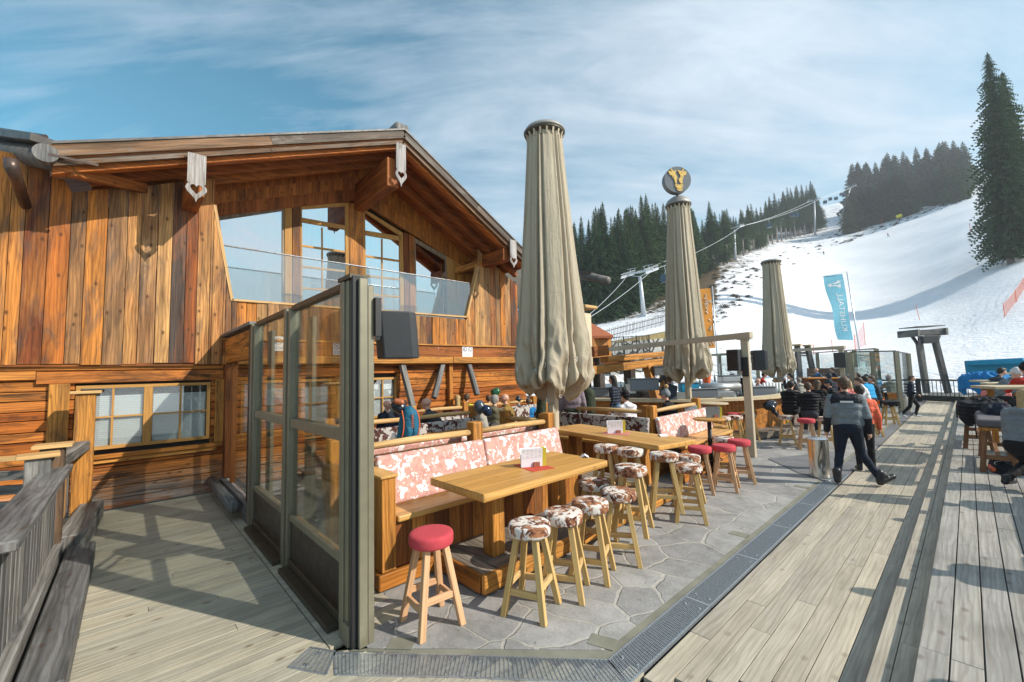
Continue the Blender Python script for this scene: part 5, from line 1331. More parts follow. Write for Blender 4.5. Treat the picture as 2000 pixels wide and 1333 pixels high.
for i, (x_, y_, d_, s_, m_, lb) in enumerate(((1256, 756, 13, (.85, .5, .34), 'crate', 'grey plastic crate on the shelter counter'), (1290, 728, 14.5, (.5, .4, .3), 'crate', 'upper grey bin by the slanted post'), (1345, 760, 14.5, (.6, .4, .3), 'tarp', 'blue crate behind the bar'), (1372, 771, 14, (.9, .4, .28), 'crate', 'clear grey crate on the bar left of the steel cylinder'), (1488, 768, 14.2, (.75, .4, .30), 'crate', 'grey tray below the white cup tubes'), (1160, 770, 15, (1.0, .4, .3), 'crate', 'grey box left of the standing woman'))):
    c = dz(x_, y_, d_)-np.array([0, 0, .1]); t_ = thing('crate', lb, 'crate', c, 'crates and trays round the bar'); mb = MB(); a_ = R(42); mb.box((c[0], c[1], c[2]+s_[2]/2), s_, a_); mb.build('box', m_, t_, bevel=.02); mb = MB(); mb.box((c[0], c[1], c[2]+s_[2]+.012), (s_[0]+.04, s_[1]+.04, .024), a_); mb.build('rim', 'greyplastic', t_, bevel=.008)
c = dz(1233, 762, 13); t_ = thing('white_tub', 'white plastic tub on the counter beside the standing woman', 'tub', c); mb = MB(); mb.lathe([(.13, -.1), (.16, .16), (.17, .16), (.17, .18), (.0001, .18)], c, 20); mb.build('tub', 'white', t_)
# counter under the shelter
ct = thing('serving_counter', 'pale topped serving counter behind the corner booth', 'counter', dz(1250, 780, 13.5)); a, b_ = dz(1130, 775, 14.5), dz(1345, 778, 12.7)
a[2] = b_[2] = 1.1; mb = MB(); mb.beam(a, b_, .7, .06); mb.build('top', 'pale_top', ct, bevel=.01); mb = MB(); mb.beam(a-(0, 0, .55), b_-(0, 0, .55), .5, 1.03); mb.build('front', 'cladding', ct)
BOT = [(1345, 752, 15), (1352, 750, 15), (1360, 752, 15.3), (1367, 749, 15.3), (1398, 768, 14.8), (1403, 770, 14.7), (1238, 748, 14), (1220, 757, 13.6), (1213, 758, 13.6), (1396, 740, 16), (1404, 738, 16), (1440, 770, 14.4), (1448, 771, 14.4), (1352, 765, 14.6), (1362, 767, 14.5), (1530, 764, 14.5)]
PROTO = None
for i, (x_, y_, d_) in enumerate(BOT):
    c = dz(x_, y_, d_)
    if PROTO is None:
        PROTO = thing('bottle', 'x', 'bottle', (0, 0, 0), 'bottles and glasses standing on the bar'); mb = MB(); mb.lathe([(.036, -.12), (.038, .06), (.014, .13), (.013, .19), (.0001, .19)], (0, 0, 0), 10); mb.build('body', 'glassware', PROTO, smooth=True)
        mb = MB(); mb.lathe([(.0145, .17), (.0145, .20), (.0001, .2)], (0, 0, 0), 8); mb.build('stopper', 'green', PROTO); PROTO.location = tuple(c); PROTO['label'] = 'small bottle among those standing on the bar'
    else: copy_tree(PROTO, c)
t_ = thing('glass_rack', 'glass shelf rack with tall bottles on the bar left of the pergola post', 'glass rack', dz(1415, 725, 16.5)); a, b_ = dz(1385, 712, 16.5), dz(1425, 711, 16.5)
mb = MB(); mb.beam(a, b_, .3, .02); mb.beam(a-(0, 0, .45), b_-(0, 0, .45), .3, .02); mb.build('shelf', 'glassware', t_)
for q_ in (a, b_, (a+b_)/2): mb = MB(); mb.tube([q_-(0, 0, .7), q_], .015, 6); mb.build('rod', 'steel', t_)
# crumpled cloth: a closed, folded heightfield with optional hanging skirt

def drape(name, label, cat, c, size, mat, seed, skirt=0.0, n=44):
    c = np.array(c, float); vs = []; fs = []; na, nr_ = 72, 16
    def prof(a, u):
        rad = 1+.28*MN.noise(Vector((math.cos(a)*1.4+seed, math.sin(a)*1.4, 0)))+.10*MN.noise(Vector((math.cos(a)*4+seed, math.sin(a)*4, 3)))
        x, y = math.cos(a)*rad*u*size[0], math.sin(a)*rad*u*size[1]
        f = 1-abs(MN.noise(Vector((x*5+seed, y*5, 1.7)))); g_ = MN.noise(Vector((x*11, y*11+seed, 5)))
        z = size[2]*(1-u**3)**.5*(.45+.55*f**3)+size[2]*.16*g_*(1-u*.6)
        return x, y, max(z, .004)
    vs.append(tuple(c+np.array([0, 0, prof(0, 0.001)[2]])))
    for j in range(1, nr_+1):
        for k in range(na):
            x, y, z = prof(2*math.pi*k/na, j/nr_); vs.append(tuple(c+np.array([x, y, z])))
    fs += [(0, 1+k, 1+(k+1) % na) for k in range(na)]
    for j in range(nr_-1): fs += [(1+j*na+k, 1+(j+1)*na+k, 1+(j+1)*na+(k+1) % na, 1+j*na+(k+1) % na) for k in range(na)]
    last = 1+(nr_-1)*na; m_ = 6 if skirt else 1
    for q in range(1, m_+1):
        for k in range(na):
            a = 2*math.pi*k/na; x, y, z = prof(a, 1.0); d_ = skirt*(q/m_)*max(0, (.35+.9*MN.noise(Vector((math.cos(a)*1.3+seed*3, math.sin(a)*1.3, 9))))) if skirt else .004
            w_ = 1+.05*q/m_*math.sin(a*9+seed); vs.append(tuple(c+np.array([x*w_, y*w_, z-d_-.003])))
    for q in range(m_):
        b0 = last+q*na; fs += [(b0+k, b0+na+k, b0+na+(k+1) % na, b0+(k+1) % na) for k in range(na)]
    bt = len(vs); vs.append(tuple(c+np.array([0, 0, .0]))); b0 = last+m_*na
    if not skirt: fs += [(bt, b0+(k+1) % na, b0+k) for k in range(na)]
    mb = MB(); mb.add(vs, fs, [[(0, 0)]*len(f) for f in fs]); return tag(mb.build(name, mat, None, smooth=True), label, cat)
# yellow coat heap and black helmet at the bar step
def heap(name, label, cat, c, size, mat, seed, n=9, parts=None):
    rs = random.Random(seed); mb = MB()
    import mathutils
    bmx = []
    for k in range(n):
        p = np.array(c)+np.array([rs.uniform(-1, 1)*size[0], rs.uniform(-1, 1)*size[1], rs.uniform(0, 1)*size[2]]); r_ = rs.uniform(.5, 1)*min(size[0], size[1], size[2]*1.5)*.62
        bmx.append((p, p+np.array([rs.uniform(-1, 1), rs.uniform(-1, 1), -.3])*r_*1.4, r_, r_*.6))
    o = blob(name, bmx, mat, vox=max(.012, min(size)*.07), smooth=2); return tag(o, label, cat)
# ------------------------------------------------------------------ terrain: snow slopes seen as elevation profiles
RS = [25, 36, 50, 75, 110, 150, 200, 260, 330, 410, 460, 540, 640, 800]
TY = {  # rows (photo scale) at which ground of that distance lies
 700:  [770, 730, 700, 670, 645, 610, 580, 550, 530, 515, 510, 510, 515, 520],
 1000: [760, 725, 700, 668, 640, 605, 570, 540, 515, 500, 495, 490, 495, 500],
 1165: [757, 722, 700, 668, 638, 605, 565, 530, 505, 490, 480, 475, 480, 490],
 1300: [755, 720, 697, 655, 610, 570, 540, 512, 490, 475, 468, 462, 465, 475],
 1430: [752, 722, 700, 652, 584, 538, 502, 480, 464, 454, 448, 445, 450, 460],
 1520: [750, 722, 702, 664, 606, 556, 512, 484, 464, 450, 442, 436, 440, 450],
 1600: [750, 722, 705, 680, 645, 608, 560, 508, 462, 440, 424, 402, 388, 390],
 1700: [750, 724, 706, 677, 642, 604, 552, 503, 460, 439, 436, 412, 405, 420],
 1800: [750, 726, 708, 676, 632, 588, 535, 484, 444, 415, 413, 398, 395, 410],
 1885: [750, 728, 706, 665, 608, 550, 494, 450, 418, 398, 397, 384, 380, 395],
 1930: [750, 728, 704, 656, 590, 528, 476, 436, 404, 384, 386, 374, 372, 385],
 2020: [750, 728, 698, 640, 556, 492, 444, 414, 386, 372, 374, 362, 360, 370],
 2200: [750, 715, 680, 620, 545, 480, 425, 395, 370, 352, 352, 350, 350, 360],
 2600: [750, 720, 690, 640, 560, 500, 440, 400, 370, 350, 350, 350, 350, 360],
 3400: [750, 725, 700, 660, 600, 560, 500, 460, 430, 400, 400, 400, 400, 400],
 4300: [750, 730, 720, 710, 690, 680, 670, 660, 650, 640, 630, 620, 610, 600]}
XS = sorted(TY)
def yh(x): return 726.6-.0254*(x-1000)
_TZ = np.array([[2.1+(yh(x)-y)/FPX*math.cos(math.atan((x-1000)/FPX)*(.86 if x > 1600 else 1))*r for r, y in zip(RS, TY[x])] for x in XS])
_AZ = np.array([math.atan((x-1000)/FPX) for x in XS])
for i in range(len(XS)): _TZ[i][0] = -1.3; _TZ[i][1] = min(_TZ[i][1], -.6) if XS[i] > 1250 else _TZ[i][1]
HAZ = math.atan2(_h[1], _h[0])
# resample on a fine polar grid and smooth, so that the slope has no facets
_A0, _A1, _NA, _L0, _L1, _NL = -R(60), R(80), 281, math.log(24), math.log(1000), 320
def _raw(a, r):
    a = min(max(a, _AZ[0]), _AZ[-1]); i = int(np.clip(np.searchsorted(_AZ, a)-1, 0, len(_AZ)-2)); u = (a-_AZ[i])/(_AZ[i+1]-_AZ[i])
    lr = np.clip(r, RS[0], RS[-1]); j = int(np.clip(np.searchsorted(RS, lr)-1, 0, len(RS)-2)); v = (lr-RS[j])/(RS[j+1]-RS[j])
    return (_TZ[i][j]*(1-u)+_TZ[i+1][j]*u)*(1-v)+(_TZ[i][j+1]*(1-u)+_TZ[i+1][j+1]*u)*v
_GZ = np.array([[_raw(_A0+(_A1-_A0)*i/(_NA-1), math.exp(_L0+(_L1-_L0)*j/(_NL-1))) for j in range(_NL)] for i in range(_NA)])
_RR = np.exp(_L0+(_L1-_L0)*np.arange(_NL)/(_NL-1)); _GE = _GZ/_RR[None, :]
for _ in range(3):
    for ax_, n_ in ((1, 7), (0, 5)):
        k_ = np.ones(2*n_+1)/(2*n_+1); pad = [(0, 0), (0, 0)]; pad[ax_] = (n_, n_); E_ = np.pad(_GE, pad, mode='edge')
        _GE = np.apply_along_axis(lambda m: np.convolve(m, k_, mode='valid'), ax_, E_)
def terr(x, y):
    r = max(math.hypot(x, y), 1.0); az = HAZ-math.atan2(y, x)
    az = (az+math.pi) % (2*math.pi)-math.pi
    fi_ = min(max((az-_A0)/(_A1-_A0)*(_NA-1), 0), _NA-1.001); fj = min(max((math.log(r)-_L0)/(_L1-_L0)*(_NL-1), 0), _NL-1.001); i, j = int(fi_), int(fj); u, v = fi_-i, fj-j
    e = (_GE[i, j]*(1-u)+_GE[i+1, j]*u)*(1-v)+(_GE[i, j+1]*(1-u)+_GE[i+1, j+1]*u)*v
    z = e*min(r, 1000.0)
    w_ = min(1, max(0, (r-34)/12)); z = -1.3*(1-w_)+z*w_
    return float(z)+.25*math.sin(x*.21)*math.sin(y*.17)*min(1, max(0, (r-45)/60))
def hit(px_, py_, rmin=30, rmax=1300):
    d = ray(px_, py_); t_ = rmin; step = .8
    while t_ < rmax:
        p = CAM+d*t_
        if p[2] < terr(p[0], p[1]):
            a, b_ = t_-step, t_
            for _ in range(20):
                m_ = (a+b_)/2; p = CAM+d*m_
                if p[2] < terr(p[0], p[1]): b_ = m_
                else: a = m_
            return CAM+d*b_
        t_ += step; step = max(.6, t_*.006)
    return None
def on_ground(px_, dep):
    d = ray(px_, yh(px_)); p = CAM+d*dep; return np.array([p[0], p[1], terr(p[0], p[1])])
# mesh
naz, nr = 330, 190
azs = np.linspace(R(-50), R(79), naz); rs_ = np.concatenate([np.geomspace(24, 200, 110), np.geomspace(203, 760, nr-110)])
vs, bare, churn = [], [], []
edge_poly = [(1150, 648), (1240, 618), (1310, 600), (1400, 640), (1420, 640), (1500, 590), (1560, 545), (1640, 500), (1760, 450), (1860, 410), (1935, 378)]   # lower limit of the scrub
def edge_row(x): return float(np.interp(x, [1150, 1300, 1400, 1500, 1560, 1640, 1760, 1860, 1935], [655, 640, 640, 560, 520, 482, 440, 405, 376]))
for az in azs:
    for r in rs_:
        x, y = r*math.cos(HAZ-az), r*math.sin(HAZ-az); z = terr(x, y)
        w_ = np.array([x, y, z])-CAM; dp = w_@FW
        qx, qy = PX+FPX*(w_@RT)/max(dp, .1), PY-FPX*(w_@UP)/max(dp, .1)
        b_ = -.25; c_ = .35
        if dp > 1 and 60 < r < 600:
            if qx < 1650:
                er = edge_row(qx); b_ = float(np.interp(er-qy, [-12, 0, 25, 70, 140], [-.2, .38, .40, .42, .55])) if qx > 1400 else float(np.interp(er-qy, [-20, 0, 30, 70], [-.2, .34, .44, .60]))
                if qx > 1580: b_ = min(b_, .43)
            elif qx < 1940 and r < 520: b_ = float(np.interp(edge_row(qx)-qy, [-8, 2, 10], [-.2, .38, .44]))*(1 if qx < 1900 else .3)
            if qx > 1890 and 395 < qy < 540: b_ = .33
        if 36 < r < 75 and 1150 < qx < 1420 and qy > 600: b_ = .40
        lim = float(np.interp(qx, [1400, 1600, 1700, 1800, 1850, 1900], [800, 700, 660, 640, 560, 420]))
        c_ = float(np.interp(qy-lim, [-25, 25], [.10, .60])) if qx < 1900 else .45
        vs.append((x, y, z)); bare.append(b_); churn.append(c_)
fs = [(i*nr+j, (i+1)*nr+j, (i+1)*nr+j+1, i*nr+j+1) for i in range(naz-1) for j in range(nr-1)]
fs = [f[::-1] for f in fs]
me = bpy.data.meshes.new('snow_slope'); me.from_pydata(vs, [], fs); me.materials.append(MATS['snow'])
for nme, dat in (('bare', bare), ('churn', churn)):
    a_ = me.attributes.new(nme, 'FLOAT', 'POINT'); a_.data.foreach_set('value', dat)
me.polygons.foreach_set('use_smooth', [True]*len(fs)); me.update()
o = bpy.data.objects.new('snow_slope', me); COL.objects.link(o); struct(o)
mb = MB(); mb.bb(-750, 450, -50, 950, -1.6, -1.5); struct(mb.build('snow_plain', 'white'))
# ------------------------------------------------------------------ conifers
def conifer(seed, h, rad, cb, nlev, spray, mat='spruce', barkm='bark', dens=1.0, power=1.12, far=False):
    """one spruce: tapered trunk + crown of drooping sprays; cb = crown base fraction"""
    rs = random.Random(seed); C_ = MB(); T_ = MB()
    T_.tube([(0, 0, -1.5), (0, 0, h*.3), (0, 0, h*.7), (0, 0, h*.98)], [h*.012+.06, h*.010+.04, h*.006+.02, .02], 6 if far else 8)
    vs, fs = [], []
    def tri(a, b_, c):
        n = len(vs); vs.extend((a, b_, c)); fs.append((n, n+1, n+2))
    z0 = h*cb
    for l in range(nlev):
        t_ = l/nlev; z = z0+(h-z0)*(t_**.92)
        br = rad*((1-t_**.92)**power)*(.75+.25*min(1, (t_+.02)*5))*rs.uniform(.7, 1.15)
        n = max(4, int((5+6*(1-t_))*dens)); a0 = rs.uniform(0, 6.28)
        for k in range(n):
            az = a0+6.283*k/n+rs.uniform(-.3, .3); L = br*rs.uniform(.6, 1.15)+.12
            if rs.random() < .06: continue
            dx, dy = math.cos(az), math.sin(az); rise = L*rs.uniform(.12, .22); droop = L*rs.uniform(.30, .55)
            sp0 = spray; sp = sp0*(.32+.68*min(1, L/(rad*.5))); m_ = max(2, int(L/sp*1.1))
            for j in range(m_+1):
                s_ = (j+.35)/(m_+.6); px_ = L*s_; pz = z+rise*math.sin(s_*2.4)-droop*s_*s_
                wd = sp*(.75+.6*(1-s_))*rs.uniform(.7, 1.2)
                for sg in (-1, 1):
                    ax_, ay_ = -dy*sg, dx*sg; f = rs.uniform(.3, .9)
                    b0 = (dx*px_, dy*px_, pz)
                    b1 = (dx*(px_+sp*.55)+ax_*wd*f, dy*(px_+sp*.55)+ay_*wd*f, pz-sp*rs.uniform(.15, .6))
                    b2 = (dx*(px_+sp*.15)+ax_*wd*.5, dy*(px_+sp*.15)+ay_*wd*.5, pz-sp*rs.uniform(.5, 1.2))
                    b3 = (dx*(px_+sp*1.0), dy*(px_+sp*1.0), pz-sp*rs.uniform(.1, .4))
                    tri(b0, b1, b3)
                    tri(b0, b2, b1)
    for k in range(5):  # tip
        a = k*1.26; tri((0, 0, h+.5), (math.cos(a)*.12, math.sin(a)*.12, h-.9), (math.cos(a+1)*.16, math.sin(a+1)*.16, h-.4))
    C_.add(vs, fs, [[(0, 0)]*3]*len(fs)); return T_, C_, mat, barkm
def tree_proto(name, *a, **k):
    T_, C_, mat, barkm = conifer(*a, **k); t_ = thing(name, 'x', 'spruce tree', (0, 0, 0)); T_.build('trunk', barkm, t_, smooth=True); C_.build('crown', mat, t_); return t_
protos = [tree_proto('spruce_tree', 11, 26, 5.6, .04, 52, .55, dens=1.45, mat='spruce_dark'), tree_proto('spruce_tree', 12, 27, 5.0, .10, 50, .52, dens=1.4), tree_proto('spruce_tree', 13, 25, 4.3, .26, 44, .5, dens=1.35, barkm='bark_pale'),
          tree_proto('spruce_tree', 14, 27, 3.9, .38, 38, .5, barkm='bark_pale', dens=1.2), tree_proto('spruce_tree', 15, 24, 3.6, .36, 34, .5, barkm='bark_pale', dens=1.1, mat='spruce')]
used = set()
def place_tree(pi, loc, sc_, label, group):
    p = protos[pi]
    if pi not in used: used.add(pi); p.location = tuple(loc); p.scale = (sc_,)*3; p.rotation_euler = (0, 0, rr()*6); p['label'] = label; p['group'] = group; return p
    return copy_tree(p, loc, rr()*6.28, label, (sc_*random.uniform(.95, 1.35), sc_*random.uniform(.95, 1.35), sc_), group)
random.seed(21)
# tree line: photo column of the trunk, row of its base, row of its top, kind
front = [(1118, 640, 432, 0), (1132, 640, 425, 0), (1146, 640, 420, 0), (1160, 638, 402, 0), (1176, 636, 400, 0), (1190, 632, 398, 0), (1206, 628, 392, 1), (1222, 624, 392, 0), (1236, 615, 380, 1), (1246, 612, 384, 0),
         (1256, 606, 398, 1), (1268, 600, 376, 1), (1278, 592, 372, 2), (1290, 586, 385, 3), (1300, 580, 376, 2), (1312, 575, 395, 2), (1326, 568, 388, 3), (1345, 560, 375, 2), (1354, 552, 384, 1), (1366, 546, 398, 2), (1376, 540, 412, 1), (1388, 536, 415, 2),
         (1404, 530, 368, 2), (1414, 520, 405, 3), (1424, 515, 405, 4), (1436, 510, 408, 4), (1446, 506, 412, 4), (1456, 503, 408, 3), (1468, 500, 405, 1), (1478, 498, 398, 3), (1488, 494, 392, 4), (1498, 490, 390, 3), (1507, 487, 385, 4), (1517, 483, 388, 2),
         (1526, 480, 376, 3), (1536, 477, 368, 4), (1545, 474, 366, 3), (1554, 471, 362, 2), (1563, 468, 358, 4), (1572, 466, 352, 3), (1582, 463, 350, 2), (1592, 460, 346, 2), (1602, 456, 345, 1), (1611, 452, 342, 1), (1618, 446, 345, 0)]
GRP = 'spruces of the wood behind the lift'
for i, (x_, yb_, yt_, k) in enumerate(front):
    g_ = hit(x_, yb_+2)
    if g_ is None: continue
    dep = (g_-CAM)@FW+9; g_ = on_ground(x_, dep); H_ = (D(x_, yt_, dep)[2]-g_[2])*random.uniform(.88, 1.05); hp = (26, 27, 25, 27, 24)[k]
    lab = 'tall spruce standing clear of its neighbours behind the second parasol' if x_ == 1404 else ('dark full spruce at the left end of the wood' if k == 0 else 'spruce with a long bare trunk along the wood edge' if k in (3, 4) else 'green spruce in the wood behind the lift')
    place_tree(k, g_, H_/hp, lab, GRP)
for i in range(130):  # deeper rows of the wood
    x_ = random.uniform(1085, 1618); yb_ = float(np.interp(x_, [1100, 1250, 1400, 1500, 1620], [640, 610, 530, 492, 450])); yt_ = float(np.interp(x_, [1100, 1180, 1280, 1400, 1500, 1560, 1620], [435, 402, 385, 405, 400, 365, 348]))
    g_ = hit(x_, yb_+2)
    if g_ is None: continue
    dep = (g_-CAM)@FW; dep2 = dep+random.uniform(4, 45); g2 = on_ground(x_, dep2)
    top = D(x_, yt_+random.uniform(-10, 42), dep2)[2]; H_ = min(max(top-g2[2], 12), 34); k = random.choice([0, 0, 1, 1, 2]) if x_ < 1400 else random.choice([1, 2, 3, 4])
    place_tree(k, g2, H_/(26, 27, 25, 27, 24)[k], 'dark spruce deeper inside the wood behind the lift', GRP)
# hill wood at upper right
farp = [tree_proto('spruce_tree', 31, 25, 5.0, .03, 26, 1.0, dens=1.3, mat='spruce_far', far=True, power=1.0), tree_proto('spruce_tree', 32, 24, 4.6, .03, 26, 1.0, dens=1.3, mat='spruce', far=True, power=1.05)]
fi = 0
for i in range(135):
    u = i/134 if i < 60 else random.random(); x_ = 1682+250*u**.92; row = 0 if i < 60 else random.random()
    yb_ = float(np.interp(x_, [1680, 1700, 1740, 1800, 1860, 1935], [455, 442, 432, 413, 397, 376]))
    yt_ = float(np.interp(x_, [1675, 1690, 1730, 1780, 1830, 1880, 1935], [338, 308, 294, 281, 268, 260, 252]))
    g_ = hit(x_, yb_+3) 
    if g_ is None: g_ = on_ground(x_, 300)
    dep = (g_-CAM)@FW+4+row*95; g2 = on_ground(x_, dep); top = D(x_, yt_+random.uniform(-4, 16) if row > .55 else yb_-random.uniform(60, 92), dep)[2]
    H_ = min(max(top-g2[2], 16), 42); p = farp[i % 2]; s_ = H_/25
    lab = 'brownish spruce in the dense hill wood at upper right'
    if i < 2: p.location = tuple(g2); p.scale = (s_,)*3; p['label'] = lab; p['group'] = 'spruces of the hill wood'
    else: copy_tree(p, g2, rr()*6.28, lab, (s_*random.uniform(1.2, 1.6), s_*random.uniform(1.2, 1.6), s_), 'spruces of the hill wood')
# big near spruce at the right frame edge
g_ = hit(1990, 512)
if g_ is None: g_ = on_ground(1990, 80)
dep = (g_-CAM)@FW; H_ = (512-84)/FPX*dep
for i, (x_, sc_, dd_, lab) in enumerate(((1996, 1.03, 0, 'towering spruce leaning into the right edge of the frame'), (2022, .93, 5, 'second large spruce at the right frame edge, behind the tallest'))):
    T_, C_, m_, b_m = conifer(51+i, H_*sc_, H_*.13, .03, 120, .50, mat='spruce_dark' if i != 1 else 'spruce', dens=1.7, power=.72)
    q_ = on_ground(x_, dep+dd_); t_ = thing('spruce_tree', lab, 'spruce tree', q_); q0_ = np.array(q_)
    for M_, nm, mm in ((T_, 'trunk', b_m), (C_, 'crown', m_)):
        M_.v = [tuple(np.array(v)+q0_) for v in M_.v]; M_.build(nm, mm, t_)
# scrub on the slope edge
rs = random.Random(5)
def bush(seed, r_, mat):
    rs2 = random.Random(seed); mb = MB(); vs, fs = [], []
    for k in range(150):
        a, e, q_ = rs2.uniform(0, 6.28), rs2.uniform(.0, 1.4), r_*rs2.uniform(.3, 1)
        p = np.array([math.cos(a)*math.cos(e)*q_*1.3, math.sin(a)*math.cos(e)*q_*1.3, math.sin(e)*q_*.8]); s_ = r_*.22
        n = len(vs)
        for _ in range(3): vs.append(p+np.array([rs2.uniform(-1, 1), rs2.uniform(-1, 1), rs2.uniform(-.8, 1)])*s_)
        fs.append((n, n+1, n+2))
    mb.add(vs, fs, [[(0, 0)]*3]*len(fs)); o = mb.build('shrub', mat); return o
bs = [bush(1, .75, 'shrub'), bush(2, .6, 'shrub_brown'), bush(3, .6, 'shrub')]
first = [True]*3
for i in range(130):
    x_ = rs.uniform(1395, 1900) if i > 45 else rs.uniform(1390, 1520)
    er = edge_row(x_); y_ = er-rs.uniform(2, 10) if x_ > 1640 else er-rs.uniform(4, max(8, (er-float(np.interp(x_, [1390, 1500, 1600, 1650], [540, 495, 465, 455])))))
    g_ = hit(x_, y_)
    if g_ is None: continue
    k = rs.randrange(3); s_ = rs.uniform(.5, 1.3)*(1+.004*(((g_-CAM)@FW)-100)*.4)
    if first[k]: o = bs[k]; first[k] = False
    else: o = bs[k].copy(); COL.objects.link(o)
    o.location = tuple(g_); o.scale = (s_*1.2, s_*1.2, s_); o.rotation_euler = (0, 0, rs.random()*6)
    tag(o, 'small dark shrub poking through the snow on the slope edge', 'shrub', 'shrubs along the slope edge')
for i, (x_, y_) in enumerate(((1432, 640-60), (1440, 583), (1198, 628), (1215, 622), (1270, 612), (1287, 600), (1300, 596))):
    g_ = hit(x_, y_)
    if g_ is None: continue
    o = bs[i % 3].copy(); COL.objects.link(o); o.location = tuple(g_); o.scale = (1.2,)*3
    tag(o, 'small dark shrub poking through the snow on the slope edge', 'shrub', 'shrubs along the slope edge')
# picket fence, dry wall and metal railing in the middle distance
fence = thing('picket_fence', 'grey picket fence climbing the bank under the lift pylon', 'fence', D(1240, 640, 48))
a, b_ = D(1150, 662, 40), D(1318, 618, 48); mb = MB(); n = 62
for i in range(n):
    p = a+(b_-a)*i/(n-1); h = .62+.08*rr(); tl = (rr()-.5)*.05
    mb = MB(); mb.beam(p+(0, 0, -h), p+(tl, tl, h*.75), .075, .03, (1, 1, 0)); mb.build('picket', 'greywood', fence)
for dz_ in (-.25, .3): mb = MB(); mb.beam(a+(0, 0, dz_), b_+(0, 0, dz_), .04, .08); mb.build('fence_rail', 'greywood', fence)
mb = MB(); a, b_ = D(1130, 672, 39), D(1330, 636, 46)
mb.beam(a+(0, 0, -1.0), b_+(0, 0, -1.0), 2.5, 1.2); o = mb.build('grass_bank', 'drygrass'); struct(o)
a, b_ = D(1120, 694, 34), D(1345, 674, 38); mb = MB(); mb.beam(a+(0, 0, -.6), b_+(0, 0, -.6), 1.2, 2.7); tag(mb.build('stone_wall', 'drystone'), 'pale dry-stone retaining wall behind the shelter', 'stone wall')
mf = thing('metal_railing', 'dark metal railing in front of the stone wall behind the shelter', 'railing', D(1200, 680, 26)); a, b_ = D(1135, 682, 24), D(1268, 672, 28)
for z_ in (.55, -.55): mb = MB(); mb.tube([a+(0, 0, z_), b_+(0, 0, z_)], .02, 6); mb.build('rail', 'black', mf)
for i in range(46): p = a+(b_-a)*i/45; mb = MB(); mb.tube([p+(0, 0, -.6), p+((rr()-.5)*.05, 0, .6)], .016 if i % 9 else .04, 5); mb.build('baluster', 'black', mf)
# ------------------------------------------------------------------ gondola lift
def pylon(px_, ytop, ybot, label, dep=None):
    g_ = hit(px_, ybot) if dep is None else D(px_, ybot, dep)
    if g_ is None: g_ = on_ground(px_, dep or 300)
    dep = (g_-CAM)@FW; top = D(px_-(8 if px_ < 1300 else 4)*115/dep*1.0, ytop, dep); k = 1.0
    t_ = thing('lift_pylon', label, 'lift pylon', g_, 'pylons of the gondola lift'); H_ = top[2]-g_[2]
    mb = MB(); mb.tube([g_+(0, 0, -1), top+(0, 0, -.8)], [.62, .40], 14); mb.build('mast', 'tower', t_, smooth=True)
    mb = MB(); mb.box(g_+(0, 0, -.2), (2.2, 2.2, .9)); mb.build('footing', 'tower', t_)
    # crossarm perpendicular to the line, sheave trains along the line
    ln = LINE; cr = np.array([-ln[1], ln[0], 0]); cr /= np.linalg.norm(cr)
    mb = MB()
    for s_ in (-1, 1):
        e = top+cr*s_*3.6; mb.beam(top+(0, 0, .2), e+(0, 0, .4), .35, .4); mb.beam(top+(0, 0, -.9), e+(0, 0, .1), .15, .15)
        for q_ in (.35, .7): mb.beam(top+cr*s_*3.6*q_+(0, 0, .2), top+cr*s_*3.6*q_+(0, 0, 1.5), .08, .08, (1, 0, 0))
        mb.beam(top+cr*s_*.8+(0, 0, 1.5), e+(0, 0, 1.6), .08, .1)
    mb.build('crossarm', 'tower', t_)
    for s_ in (-1, 1):
        e = top+cr*s_*3.3; mb = MB(); mb.beam(e-ln*3.6+(0, 0, -.1), e+ln*3.6+(0, 0, -.1), .3, .35)
        mb.beam(e-ln*3.6+(0, 0, .8), e+ln*3.6+(0, 0, .8), .1, .1)
        for j in range(9):
            q_ = e+ln*(-3.2+.8*j); mb.tube([q_-cr*.12+(0, 0, .15), q_+cr*.12+(0, 0, .15)], .26, 10); mb.beam(q_+(0, 0, 0), q_+ln*.4+(0, 0, .8), .06, .06)
        mb.build('sheave_train', 'tower', t_)
    return t_, top, cr
pts_ = [(1243, 534, 618, None), (1430, 446, 507, None), (1585, 392, 460, None), (1657, 366, 388, None)]
g0, g1 = hit(1258, 618), hit(1585, 460)
LINE = (g1-g0); LINE[2] = 0; LINE /= np.linalg.norm(LINE); LINE = LINE+np.array([0, 0, .32]); LINE /= np.linalg.norm(LINE)
tops = []
for i, (x_, yt_, yb_, dp_) in enumerate(pts_):
    xb = {0: 1258, 1: 1436, 2: 1592, 3: 1662}[i]
    t_, tp, cr_ = pylon(xb, yt_, yb_, ['nearest lift pylon above the picket fence', 'second lift pylon at the wood edge with a cabin in front', 'third lift pylon uphill where the bare slope begins', 'farthest tiny lift pylon in the gap between the woods'][i], dp_)
    tops.append(tp)
t_ = thing('lift_cable', 'pair of haul cables of the gondola lift climbing right', 'cable', tops[0]); 
low_ = [D(1130, 668, 60), D(1120, 640, 62)]
for k, s_ in enumerate((-1, 1)):
    P_ = [low_[k if s_ > 0 else 1-k]]+[tp+cr_*s_*3.3+(0, 0, .1) for tp in tops]; pth = []
    for a, b_ in zip(P_[:-1], P_[1:]):
        L = np.linalg.norm(b_-a)
        for j in range(12): u = j/12; pth.append(a+(b_-a)*u-np.array([0, 0, L*.012*4*u*(1-u)]))
    pth.append(P_[-1]); mb = MB(); mb.tube(pth, [.03+.00022*((p-CAM)@FW) for p in pth], 5); mb.build('haul_cable', 'tower', t_)
cab = thing('gondola_cabin', 'x', 'gondola cabin', (0, 0, 0), 'cabins of the gondola lift')
pr = rounded(2.2, 2.1, .45, 4)
